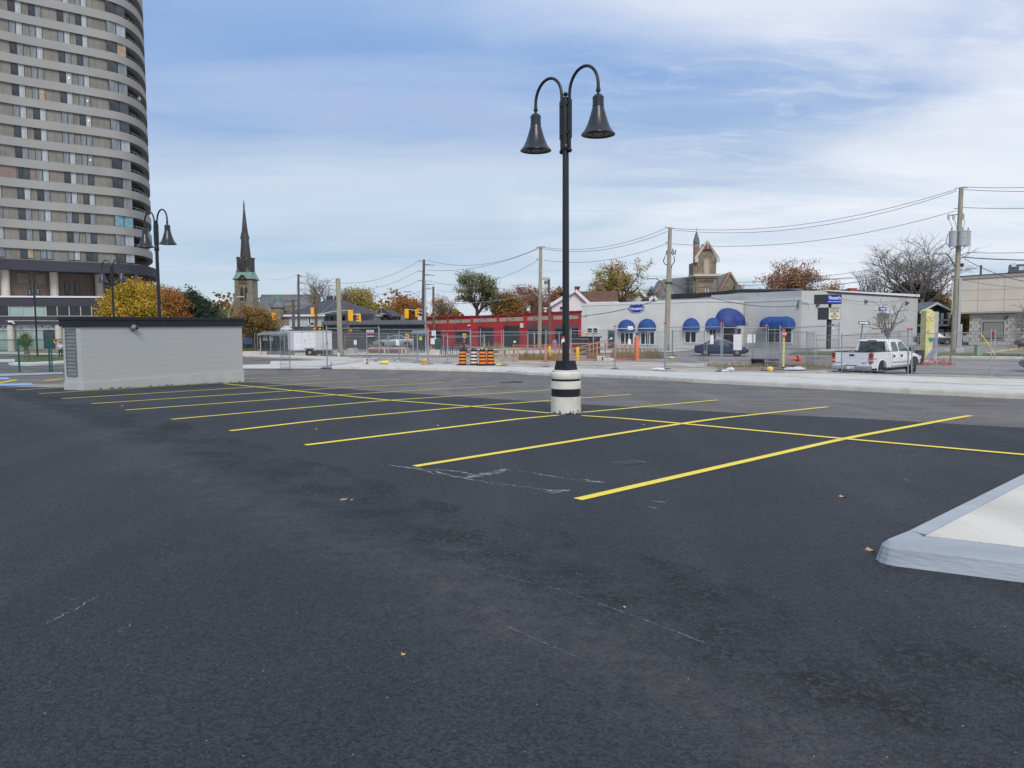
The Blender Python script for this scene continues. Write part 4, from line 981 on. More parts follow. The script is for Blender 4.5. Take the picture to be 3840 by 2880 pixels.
for i, (x, y, l, txt) in enumerate(ds):
 o = dp if i == 3 else copy_tree(dp); q = G(x, y, .15)
 s = (P(x, 1308, q.y).z - q.z) / .98; o.location = q; o.scale = (s * .98, s * .98, s); o['label'] = l; o.rotation_euler = (0, 0, .1 * i)
 if i == 1:
  for ch in o.children:
   if ch.name.startswith('orange_band'):
    ch.data = ch.data.copy(); ch.data.materials[0] = M['drum_white']; ch.name = 'white_band'
 if txt:
  M.setdefault('scrawl', mat('scrawl', (.10, .30, .16), .6)); tx = text(txt, 'lettering', 'scrawl', o, .02, .70, .22, .085, y=-.222, depth=.004)
 if i == 2: MB().box(-.09, .06, -.05, .05, .99, 1.06).build('tag', 'notice_lime', o, bevel=.02)
# ---------------------------------------------------------------- site clutter
def sack(x, y, w, h, label, m, seed=0, dz=.15, name='sandbag', d=None, lumps=3):
 q = G(x, y, dz); pw = w * q.y / F_PX; ph = h * q.y / F_PX; rs = random.Random(seed)
 me = bpy.data.meshes.new(name); bm = bmesh.new(); bmesh.ops.create_icosphere(bm, subdivisions=3, radius=1)
 ks = [(rs.uniform(1.5, 3.5), rs.uniform(0, 6), rs.uniform(0, 6)) for _ in range(5)]
 for v in bm.verts:
  n = sum(math.sin(k[0] * v.co.x + k[1]) * math.cos(k[0] * v.co.y * 1.3 + k[2]) for k in ks) / 5
  v.co = Vector((v.co.x * pw / 2, v.co.y * pw * .32, max(0, v.co.z * .5 + .45 + n * .42 * (1 - abs(v.co.x) ** 2)) * ph))
 bm.to_mesh(me); bm.free(); me.shade_smooth(); o = link(me, name, m); o.location = q; o.rotation_euler = (0, 0, rs.uniform(-.3, .3)); return tag(o, label, 'sandbag' if 'bag' in name else name.replace('_', ' '), 'sandbags and sacks along the fence' if 'bag' in name else None)
sack(1443, 1366, 35, 15, 'plump yellow sandbag on the pavement, left of the notices', 'sack_yellow', 1)
sack(1594, 1362, 22, 18, 'crumpled yellow bag at the fence foot under the notices', 'sack_yellow', 2)
sack(1592, 1367, 34, 7, 'flat orange rubber foot under the crumpled yellow bag', 'orange_paint', 3, name='rubber_foot')
sack(1870, 1372, 24, 10, 'yellow sandbag right of the striped drums', 'sack_yellow', 4)
sack(1882, 1348, 18, 6, 'flat yellow sack by the timber trestle', 'sack_yellow', 5, dz=0)
sack(2517, 1345, 28, 8, 'yellow sandbag lying on the gravel near the bare fence post', 'sack_yellow', 6, dz=0)
sack(2887, 1393, 26, 20, 'leaning yellow sandbag at the foot of the stop sign fence', 'sack_yellow', 7)
sack(2468, 1390, 52, 12, 'limp white sandbag at the second red capped post', 'sack_white', 8)
sack(2720, 1395, 30, 9, 'low white sandbag left half of the pair under the big white board', 'sack_white', 9)
sack(2738, 1393, 32, 17, 'heaped white sandbag under the large white board', 'sack_white', 10)
sack(2980, 1392, 82, 17, 'crumpled translucent plastic sheet lying on the pavement edge', 'sheet_plastic', 11, name='plastic_sheet')
sack(1491, 1357, 18, 5, 'small white sack beside the fence foot before the silver car', 'sack_white', 12, dz=.1)
sack(1270, 1337, 10, 15, 'white sack tied to the wooden pole foot', 'sack_white', 13, dz=0)
sack(1196, 1334, 14, 6, 'small tan sack near the trailer wheel', 'sack_yellow', 14, dz=0)
sack(2294, 1352, 16, 9, 'white bag on the concrete blocks', 'sack_white', 15, dz=.0)
sack(2389, 1350, 16, 5, 'white scrap bag at the orange post foot', 'sack_white', 16, dz=.0)
def blockwork(x0, y0, x1, y1, label, holes=0, m='concrete_kerb', dz=0, name='concrete_block'):
 a = G(x0, y1, dz); b = G(x1, y1, dz); w = (b - a).length; h = P(x0, y0, a.y).z - a.z
 t = thing(name, label, 'concrete block', a, math.atan2(b.y - a.y, b.x - a.x)); MB().box(0, w, 0, w * .6, 0, h).build('body', m, t, bevel=.01)
 for k in range(holes): MB().box(w * .6, w * .95, -.01, .01, h * (k + .15) / max(1, holes), h * (k + .75) / max(1, holes)).build('hole', 'ink', t)
 return t
blockwork(1363, 1343, 1380, 1366, 'upright hollow concrete block on the pavement beside the ramp', 2, dz=.15)
blockwork(1415, 1353, 1435, 1366, 'flat grey block beside the plump yellow sandbag', 0, dz=.15)
blockwork(2238, 1335, 2270, 1353, 'grey hollow concrete block on the gravel right of the lamp', 1)
blockwork(2262, 1342, 2296, 1354, 'pale low concrete block beside the hollow one', 0, 'concrete_new')
# timber trestle table
def trestle():
 a, b = G(1878, 1355), G(1925, 1352); t = thing('trestle', 'pale timber trestle table on the gravel left of the orange panels', 'trestle', a, math.atan2(b.y - a.y, b.x - a.x)); L = (b - a).length; h = .95
 MB().box(-.1, L * 1.5, -.25, .25, h - .08, h).build('tabletop', 'lumber', t)
 for x in (.0, L * .5, L * 1.2):
  for y in (-.2, .2): MB().box(x - .05, x + .05, y - .05, y + .05, 0, h - .08).build('leg', 'lumber', t)
trestle()
def bollard(x, y, top, label):
 q = G(x, y); h = P(x, top, q.y).z - q.z
 o = MB().lathe([(.13, 0), (.13, h - .13), (.12, h - .06), (.08, h - .015), (0, h)], 16).build('bollard', 'bollard_yellow', None, smooth=40); o.location = q; tag(o, label, 'bollard', 'yellow steel bollards on the gravel')
bollard(2061, 1349, 1298, 'yellow bollard left of the lamp post among the orange panels'); bollard(2166, 1352, 1301, 'yellow bollard right of the lamp post before the black skip')
def skip():
 a, b = G(2140, 1330), G(2208, 1332); t = thing('waste_skip', 'black slatted waste container behind the right bollard', 'container', a, math.atan2(b.y - a.y, b.x - a.x)); L = (b - a).length; h = P(2170, 1262, a.y).z - a.z
 MB().box(0, L, 0, 1.6, .1, h - .1).build('body', 'black_metal', t); MB().box(-.1, L + .15, -.1, 1.7, h - .1, h).build('lid', 'flashing', t)
 for i in range(9): x = L * i / 8; MB().box(x - .03, x + .03, -.06, 0, .1, h - .1).build('rib', 'steel_dark', t)
 for k in range(4): z = .2 + (h - .4) * k / 3; MB().box(0, L, -.05, 0, z - .04, z + .04).build('rail', 'mural_grey', t)
skip()
def ramp_rail():
 a, b = G(2140, 1347), G(2290, 1335); t = thing('ramp_rail', 'grey timber handrail sloping up behind the orange panels', 'handrail', a, math.atan2(b.y - a.y, b.x - a.x)); L = (b - a).length
 for z0, z1 in ((.75, 1.5), (.35, 1.0)): MB().tube([(0, 0, z0), (L, 0, z1)], .05, 4).build('rail', 'wood_pole', t)
 for k in range(3): x = L * (.05 + .4 * k); MB().box(x - .05, x + .05, -.05, .05, 0, .8 + .5 * x / L).build('post', 'wood_pole', t)
ramp_rail()
# excavation edge: black box and planks, orange cones
def planks():
 a, b = G(2840, 1373), G(2905, 1378); t = thing('plank_stack', 'stack of weathered planks under a black sheet in the dirt left of the stop sign', 'planks', a, math.atan2(b.y - a.y, b.x - a.x)); L = (b - a).length
 for k in range(4): MB().box(.05 * k, L * (1.6 + .1 * k), -.3 + .05 * k, .5, .07 * k, .07 * k + .06).build('plank', 'dirt' if k % 2 else 'wood_pole', t)
 MB().box(-.2, L * .9, -.35, .6, .42, .50).build('sheet', 'black_metal', t)
 MB().box(-.2, -.12, -.35, .6, .1, .45).build('side', 'black_metal', t)
planks()
def cone(x, y, label, lying):
 q = G(x, y); o = thing('traffic_cone', label, 'traffic cone', q, 0, 'fluorescent cones on the dirt')
 mb = MB().lathe([(.16, .03), (.04, .62), (.0, .64)], 14); bs = MB().box(-.2, .2, -.2, .2, 0, .035)
 mtx = Matrix.Translation((0, 0, .2)) @ Matrix.Rotation(R(-97), 4, 'Y') if lying else Matrix.Identity(4)
 mb.xf(mtx).build('cone', 'cone_red', o, smooth=40); bs.xf(mtx).build('base', 'rubber', o)
mk('cone_red', (.95, .10, .05), .5, var=.05)
cone(2990, 1355, 'fluorescent cone on its side left of the bucket', True)
o = sack(2999, 1355, 14, 20, 'round fluorescent red bucket on the dirt', 'cone_red', 22, dz=0, name='bucket')
# ---------------------------------------------------------------- apartment tower
def tower():
 ctrl = [(-330, 97), (-120, 101.5), (0, 104.5), (120, 107), (250, 109.5), (370, 112), (450, 114), (500, 116.5), (530, 119.5), (546, 123), (550, 127), (545, 132), (520, 138), (450, 146), (300, 152), (-300, 150)]
 pts = []
 for px, y in ctrl: p = P(px, 600, y); pts.append(Vector((p.x, y)))
 # smooth
 def cr(p0, p1, p2, p3, t): return .5 * ((2 * p1) + (p2 - p0) * t + (2 * p0 - 5 * p1 + 4 * p2 - p3) * t * t + (3 * p1 - p0 - 3 * p2 + p3) * t ** 3)
 sm = []
 n = len(pts)
 for i in range(n - 1):
  for k in range(6): sm.append(cr(pts[max(i - 1, 0)], pts[i], pts[i + 1], pts[min(i + 2, n - 1)], k / 6))
 sm.append(pts[-1])
 # subtract roll effect: columns of constant x are exact because ray() holds it
 def offs(P_, d, a=0, b=None):
  out = []; b = b or len(P_)
  for i in range(len(P_)):
   t = (P_[min(i + 1, len(P_) - 1)] - P_[max(i - 1, 0)]).normalized(); q = Vector((t.y, -t.x)); out.append(P_[i] + q * d)
  return out
 O = Vector((sm[24].x, sm[24].y, zg(100))); t = thing('apartment_tower', 'tall grey concrete apartment tower with curved balcony end, at the left edge', 'apartment tower', O)
 loc = lambda p: (p.x - O.x, p.y - O.y)
 Z = lambda z: z - O.z
 pitch, z0 = 2.735, 12.7
 jb = 7 * 6 - 3   # index where the balconies begin
 wallp = sm[:jb] + offs(sm, -2.4)[jb:jb + 22] + offs(sm, -.3)[jb + 22:]
 top = z0 + 14 * pitch
 MB().xy([loc(p) for p in wallp], Z(9.8), Z(top + 1.0)).build('wall', 'tower_wall', t)
 rib = sm[:jb]
 # vertical panel joints on every storey
 band_o = offs(sm, .32); band_i = offs(sm, -.6)
 for k in range(15):
  z = z0 + k * pitch; h = 1.12 if k < 14 else 2.75
  mb = MB()
  for i in range(len(sm)): mb.v += [(*loc(band_i[i]), Z(z)), (*loc(band_o[i]), Z(z)), (*loc(band_o[i]), Z(z + h)), (*loc(band_i[i]), Z(z + h))]
  for i in range(len(sm) - 1):
   a = i * 4
   for m_ in range(4): mb.f.append((a + m_, a + (m_ + 1) % 4, a + 4 + (m_ + 1) % 4, a + 4 + m_))
  mb.build('spandrel', 'tower_band', t, smooth=30)
  # slab behind, seen as the dark ceiling of the balcony
  MB().xy([loc(p) for p in offs(sm, -.5)[jb - 6:jb + 34]], Z(z + .35), Z(z + .55)).build('balcony_slab', 'tower_wall', t)
  if k < 14:
   rb = MB(); ro = offs(sm, .1)
   idx = list(range(jb + 1, jb + 24)); pl = [(*loc(ro[i]), Z(z + h + .42)) for i in idx]; rb.tube(pl, .035, 4); 
   for i in idx[::2]: rb.tube([(*loc(ro[i]), Z(z + h - .02)), (*loc(ro[i]), Z(z + h + .42))], .025, 4)
   rb.build('balcony_rail', 'steel', t)
 # dark base band
 mb = MB(); bo = offs(sm, .9)
 MB().xy([loc(p) for p in bo], Z(9.75), Z(11.15)).build('base_band', 'tower_dark', t)
 MB().xy([loc(p) for p in offs(sm, -.3)], Z(11.15), Z(11.4)).build('ledge', 'tower_band', t)
 # windows: two panes each, on the wall between the bands; also blank panel joints
 rs = random.Random(11)
 def at(px):
  # point of the wall plan seen in picture column px (at mid height)
  px = 1920 + F_PX * P(px, 930, 108).x / 108
  for i in range(jb):
   a, b = sm[i], sm[i + 1]
   pa, pb = 1920 + F_PX * a.x / a.y, 1920 + F_PX * b.x / b.y
   if pa <= px <= pb: f = (px - pa) / (pb - pa); return a.lerp(b, f), (b - a).normalized()
  return sm[0], (sm[1] - sm[0]).normalized()
 cols = [(-12, 34), (101, 34), (174, 34), (277, 33), (343, 31), (469, 39), (-90, 35), (-165, 35)]
 # px columns at the storeys lean with height; use plan positions at the foot of the tower
 rows = 14
 for ci, (cx, wpx) in enumerate(cols):
  p, tv = at(cx)
  ang = math.atan2(tv.y, tv.x); q = Vector((tv.y, -tv.x)); w = wpx / F_PX * p.y / max(.3, tv.x) * .9
  for k in range(rows):
   zb = z0 - pitch + 1.12 + k * pitch if k else 11.4; ztop = z0 + k * pitch
   c = p + q * .02
   fr = MB(); hw = w / 2; hh_ = ztop - zb
   fr.box(-hw - .05, -hw, -.05, .04, 0, hh_); fr.box(hw, hw + .05, -.05, .04, 0, hh_); fr.box(-.045, .045, -.05, .04, 0, hh_); fr.box(-hw, hw, -.05, .04, 0, .06)
   f = fr.build('window', 'tower_dark', t); f.location = (c.x - O.x, c.y - O.y, Z(zb)); f.rotation_euler = (0, 0, ang)
   u = rs.random(); lm = 'curtain_mid' if u < .3 else 'glass_mid' if u < .65 else 'tower_glass'
   v = rs.random(); rm = 'curtain_light' if v < .55 else 'curtain_mid' if v < .9 else 'glass_mid'
   if ci == 5 and k in (2,): lm, rm = 'curtain_teal', 'curtain_teal'
   if (ci, k) in ((5, 11), (1, 0), (2, 8)): rm = 'curtain_warm'
   MB().box(-hw, -.045, -.01, .03, .06, hh_).build('pane', lm, f); MB().box(.045, hw, -.01, .03, .06, hh_).build('pane', rm, f)
   if (ci, k) in ((4, 7), (4, 8), (4, 5), (3, 9)): MB().box(hw * .45, hw * .6, -.03, -.01, hh_ * .5, hh_ * .62).build('lit_bulb', 'lit_bulb', f)
 for px in (40, 137, 228, 310, 388, 412, 520):
  p, tv = at(px); q = Vector((tv.y, -tv.x)); c = p + q * .01
  for k in range(14):
   zb = z0 - pitch + 1.12 + k * pitch if k else 11.4
   f = MB().box(-.025, .025, -.008, .02, 0, z0 + k * pitch - zb).build('panel_joint', 'tower_joint', t); f.location = (c.x - O.x, c.y - O.y, Z(zb)); f.rotation_euler = (0, 0, math.atan2(tv.y, tv.x))
 # faded pinkish wall panels on one storey
 for pa, pb in ((119, 156), (192, 228), (10, 83)):
  a, tv = at(pa); b, _ = at(pb); k = 4; zb = z0 - pitch + 1.12 + k * pitch; q = Vector((tv.y, -tv.x)) * .015; L = (b - a).length
  f = MB().box(0, L, -.004, .01, 0, z0 + k * pitch - zb).build('faded_panel', 'tower_wall_pink', t); f.location = (a.x + q.x - O.x, a.y + q.y - O.y, Z(zb)); f.rotation_euler = (0, 0, math.atan2((b - a).y, (b - a).x))
 # satellite dishes on balconies
 for (k, s) in ((9, .32), (14, .0)):
  if s:
   p = sm[jb + 9]; d = MB().lathe([(s, 0), (s * .7, .08), (0, .12)], 16); d.xf(Matrix.Rotation(R(100), 4, 'X')).build('satellite_dish', 'white_vinyl', t).location = (*loc(p), Z(z0 + k * pitch + 1.9 - pitch))
 # lower part: columns and ribbed brown infill standing on the podium
 fa = Fac(P(-200, 1100, 99.5), P(583, 1100, 121), z0=O.z); mech = thing_part
 m = bpy.data.objects.new('podium_upper', None); COL.objects.link(m); m.parent = t; m.location = fa.o - O; m.rotation_euler = (0, 0, fa.a)
 u1 = fa.uv(560, 1060)[0]
 MB().box(0, u1, 1.2, 14, Z(6.2), Z(9.8)).build('ribbed_infill', 'brown_rib', m)
 rb = MB(); x = 0
 while x < u1: rb.box(x, x + .10, 1.12, 1.2, Z(6.2), Z(9.8)); x += .24
 rb.build('ribs', 'brown_rib', m, kind='stuff')
 for px in (-170, -70, 24, 208, 377, 515):
  u = fa.uv(px, 1060)[0]; MB().lathe([(.55, Z(5.9)), (.55, Z(9.8))], 20, (u, .5, 0)).build('column', 'column_cream', m, smooth=40)
 for x0, x1, y0, y1 in ((74, 119, 1023, 1061), (143, 182, 1025, 1064)):
  a, b, c, d = fa.rect(x0, y0, x1, y1); g = MB().box(a, b, 1.02, 1.12, c, d).build('grille', 'brown_rib', m)
  for k in range(9): z = c + (d - c) * (k + .5) / 9; MB().box(a + .05, b - .05, .97, 1.02, z - .03, z + .05).build('slat', 'tower_wall', g)
 for x0, x1, y0, y1 in ((257, 272, 1058, 1104), (294, 308, 1060, 1105), (401, 414, 1064, 1101), (437, 446, 1067, 1085)):
  a, b, c, d = fa.rect(x0, y0, x1, y1); 
  fr = MB().box(a - .06, b + .06, 1.04, 1.12, c - .06, d + .06).build('window', 'tower_dark', m); MB().box(a, b, 1.02, 1.04, c, d).build('pane', 'glass_dark', fr)
 # podium
 fb = Fac(P(-200, 1200, 92), P(392, 1200, 97), z0=O.z); pd = bpy.data.objects.new('podium', None); COL.objects.link(pd); pd.parent = t; pd.location = fb.o - O; pd.rotation_euler = (0, 0, fb.a)
 zs = [fb.uv(200, y)[1] for y in (1110, 1116, 1148, 1186, 1217, 1322)]
 u0, u1 = 0, fb.L
 MB().box(u0, u1 + .1, -.12, 16, zs[1], zs[0]).build('sill', 'white_vinyl', pd)
 MB().box(u0, u1, 0, 16, zs[2], zs[1]).build('upper_band', 'tower_dark', pd)
 MB().box(u0, u1 - .05, .35, 15, zs[3], zs[2]).build('core', 'tower_dark', pd)
 MB().box(u0, u1, -.05, 16, zs[4], zs[3]).build('lower_band', 'tower_dark', pd)
 MB().box(u0, u1 - .3, 1.2, 15, -.3, zs[4]).build('ground_floor_wall', 'tower_wall', pd)
 mull = [-155, -110, -60, -12, 32, 80, 126, 172, 214, 259, 302, 343, 383]
 for i, (a, b) in enumerate(zip(mull, mull[1:])):
  ua, ub = fb.uv(a, 1167)[0], fb.uv(b, 1167)[0]
  MB().box(ua + .04, ub - .04, .18, .28, zs[3], zs[2]).build('pane', 'glass_green' if i in (4, 5, 6) else 'glass_dark', pd)
  MB().box(ub - .04, ub + .04, .05, .3, zs[3], zs[2]).build('mullion', 'column_cream', pd)
 MB().box(u0, u1, .08, .3, zs[3], zs[3] + .06).build('sill', 'column_cream', pd)
 for px in (-150, -60, 37, 218, 350):
  u = fb.uv(px, 1270)[0]; MB().lathe([(.42, -.3), (.40, zs[4])], 20, (u, .42, 0)).build('column', 'column_cream', pd, smooth=40)
 for x0, x1 in ((-140, -72), (-48, 21), (47, 206), (232, 338)):
  ua, ub = fb.uv(x0, 1270)[0], fb.uv(x1, 1270)[0]; za, zb_ = fb.uv(130, 1237)[1], fb.uv(130, 1309)[1]
  MB().box(ua, ub, .7, .8, za, zs[4]).build('sign_fascia', 'white_vinyl', pd)
  n = max(2, round((ub - ua) / 1.6)); 
  for i in range(n):
   a = ua + (ub - ua) * i / n; b = ua + (ub - ua) * (i + 1) / n
   fr = MB(); fr.box(a, a + .06, .78, .9, zb_, za); fr.box(b - .06, b, .78, .9, zb_, za); f = fr.build('window', 'steel', pd)
   MB().box(a + .06, b - .06, .84, .86, zb_, za).build('pane', 'glass_green' if i < n - 1 or x0 != 47 else 'glass_mid', f)
  MB().box(ua, ub, .75, 1.1, -.3, zb_).build('stall_riser', 'tower_wall', pd)
  for k, (dx, cm) in enumerate(((.18, 'steel_dark'), (.36, 'car_blue'), (.43, 'stop_red'), (.67, 'ink'), (.82, 'car_blue'), (.93, 'ink'))):
   xx = ua + (ub - ua) * dx; zz = za + (zs[4] - za) * (.35 + .3 * (k % 2)); MB().lathe([(.11, 0), (.11, .02)], 7).xf(Matrix.Translation((xx, .70, zz)) @ Matrix.Rotation(R(90), 4, 'X')).build('decal', cm, pd)
 cd = MB().tube([fb_pt(fb, 24, 1222, -.1), fb_pt(fb, 24, 1203, -.1), fb_pt(fb, 130, 1203, -.1), fb_pt(fb, 222, 1204, -.1), fb_pt(fb, 300, 1203, -.1)], .035, 6); cd.build('conduit', 'steel', pd)
 a, _z = fb.uv(42, 1205); MB().box(a - .25, a + .25, -.3, -.05, _z - .12, _z + .1).build('wall_light', 'white_vinyl', pd)
 a, _z = fb.uv(54, 1213); MB().lathe([(.16, 0), (.2, .08), (.05, .14), (.04, .35)], 10, (a, -.25, _z - .05)).build('camera_dome', 'white_vinyl', pd)
def fb_pt(f, px, py, y): u, z = f.uv(px, py); return (u, y, z)
tower()
# ---------------------------------------------------------------- red brick garage building
def red_building():
 f = Fac(P(1593, 1250, 112), P(2179, 1250, 94), z0=-1.0); t = f.root('red_building', 'long single storey red building with two roller doors and tan panels', 'building')
 tl, tr = f.uv(1595, 1191), f.uv(2179, 1167)
 um, zm = f.uv(1966, 1176)
 MB().xz([(0, -.5), (f.L, -.5), tr, (f.uv(1967, 1176)[0], f.uv(1967, 1176)[1]), (f.uv(1967, 1180)[0], f.uv(1967, 1180)[1]), tl], 0, 18).build('wall', 'red_wall', t)
 cp = MB()
 for a, b in (((1595, 1191), (1967, 1180)), ((1967, 1176), (2179, 1167))):
  A, B = f.uv(*a), f.uv(*b); cp = MB().xz([(A[0] - .1, A[1] - .12), (B[0] + .1, B[1] - .12), (B[0] + .1, B[1] + .08), (A[0] - .1, A[1] + .08)], -.12, 18); cp.build('coping', 'red_dark', t)
 # pilasters and tan panels
 pan = [((1599, 1204, 1216.5), (1677, 1201, 1212)), ((1684, 1200, 1213.5), (1767, 1197, 1209)), ((1775, 1196, 1210), (1865, 1193, 1206)), ((1873, 1192, 1207), (1965, 1188.5, 1203)), ((1978, 1189, 1203), (2066, 1185, 1198.5)), ((2076, 1185, 1199), (2171, 1181, 1196))]
 for a, b in pan:
  p = [f.uv(a[0], a[2]), f.uv(b[0], b[2]), f.uv(b[0], b[1]), f.uv(a[0], a[1])]
  MB().xz(p, -.04, .02).build('tan_panel', 'tan_panel', t)
 for px in (1597, 1681, 1771, 1869, 1968, 1975, 2071, 2175):
  u, zt = f.uv(px, 1195); MB().box(u - .17, u + .17, -.12, .01, -.4, zt + (.30 if px < 1960 else .4)).build('pilaster', 'red_wall', t)
 # gooseneck lamps
 for px, py in ((1634, 1205), (1715, 1205), (1808, 1201), (1910, 1197), (2011, 1194)):
  u, z = f.uv(px, py, -.5); g = MB().tube([(u + .45, 0, z + .1), (u + .3, -.5, z + .15), (u, -.8, z + .45), (u - .05, -.85, z + .2)], .04, 6).build('gooseneck_lamp', 'steel_dark', t)
  MB().lathe([(.05, .2), (.1, .0), (.3, -.3), (.0, -.25)], 12, (u - .05, -.85, z)).build('shade', 'steel_dark', g)
 # roller doors
 for x0, y0, x1, y1 in ((1797, 1231, 1849, 1306), (1891, 1225, 1945, 1303)):
  a, b, c, d = f.rect(x0, y0, x1, y1); MB().box(a - .12, b + .12, -.03, .01, -.4, d + .12).build('door_reveal', 'ink', t)
  D = MB().box(a, b, -.045, -.02, -.3, d - .45).build('roller_door', 'door_dark', t)
  for k in range(9): z = -.1 + (d - .5) * k / 9; MB().box(a, b, -.06, -.045, z, z + .05).build('slat', 'grey_board', D)
  if x0 == 1797: u = f.uv(1803, 1250)[0]; MB().box(u - .05, u + .05, -.09, -.05, -.3, d).build('track', 'column_cream', D)
 # windows and shopfront
 def win(x0, y0, x1, y1, nx=1, gm='glass_mid', fm='steel_dark', nz=1): a, b, c, d = f.rect(x0, y0, x1, y1); return window(t, a, b, c, d, -.02, nx, nz, fm, gm, t=.08)
 win(1710, 1245, 1762, 1284, 2, 'glass_mid'); win(1624, 1236, 1655, 1290, 1, 'glass_dark'); win(1670, 1256, 1684, 1262, 1, 'glass_dark')
 for x0, y0, x1, y1 in ((1979, 1212, 2066, 1233), (2075, 1209, 2171, 1230)): a, b, c, d = f.rect(x0, y0, x1, y1); MB().box(a, b, -.05, .01, c, d).build('fascia_board', 'mauve', t)
 win(1980, 1235, 2002, 1303, 1, 'brick_dark'); win(2004, 1235, 2064, 1290, 3, 'glass_dark'); win(2083, 1233, 2110, 1290, 1, 'glass_dark'); win(2142, 1231, 2171, 1262, 2, 'glass_dark')
 a, b, c, d = f.rect(2002, 1248, 2007, 1302); MB().box(a, b, -.08, .01, c, d).build('door_frame', 'white_vinyl', t)
 a, b, c, d = f.rect(1953, 1212, 1965, 1229); MB().box(a, b, -.15, 0, c, d).build('vent_box', 'white_vinyl', t)
 a, b, c, d = f.rect(1755, 1218, 1765, 1223); MB().box(a, b, -.12, 0, c, d).build('number_plate', 'white_vinyl', t)
 a, b, c, d = f.rect(1598, 1187, 1617, 1194); MB().box(a, b, 3, 5, c, d).build('roof_unit', 'ink', t)
 u, z = f.uv(2045, 1170, 3); MB().lathe([(.18, -1), (.18, .4), (.28, .42), (.28, .6)], 10, (u, 3, z)).build('vent_pipe', 'white_vinyl', t)
red_building()
# ---------------------------------------------------------------- grey shop with blue awnings
def awning(parent, f, x0, x1, ytop, ybot, yv, m='awning_blue', depth=1.1, flat=0.0):
 """dome awning; ybot = bottom of the valance, yv = top of the valance"""
 u0, u1, zb, zt = f.rect(x0, ytop, x1, ybot, -depth * .35); zv = f.uv((x0 + x1) / 2, yv, -depth * .35)[1]; a = (u1 - u0) / 2; c = (u0 + u1) / 2; mb = MB(); nu, nv = 20, 8
 for j in range(nv + 2):
  for i in range(nu + 1):
   ph = math.pi * i / nu
   if j == 0: th, z = 0, zb
   else: th = (math.pi / 2) * (j - 1) / nv; z = zv + (zt - zv) * math.sin(th)
   e = math.cos(ph); L = a * flat; x = c + (L if e > 0 else -L if e < 0 else 0) + (a - L) * e * math.cos(th)
   if abs(e) < 1e-6: x = c
   mb.v.append((x, -.02 - depth * math.sin(ph) ** (.6 if flat else 1) * math.cos(th), z))
 for j in range(nv + 1):
  for i in range(nu): k = j * (nu + 1) + i; mb.f.append((k, k + 1, k + nu + 2, k + nu + 1))
 o = mb.build('awning', m, parent, smooth=50)
 rbm = MB()
 for i in range(2, nu - 1, 3):
  pl = [Vector(mb.v[j * (nu + 1) + i]) * 1.0 for j in range(nv + 2)]; pl = [p + Vector((0, -.015, .01)) for p in pl]; MB().tube(pl, .018, 4).build('seam', m, o)
 return o
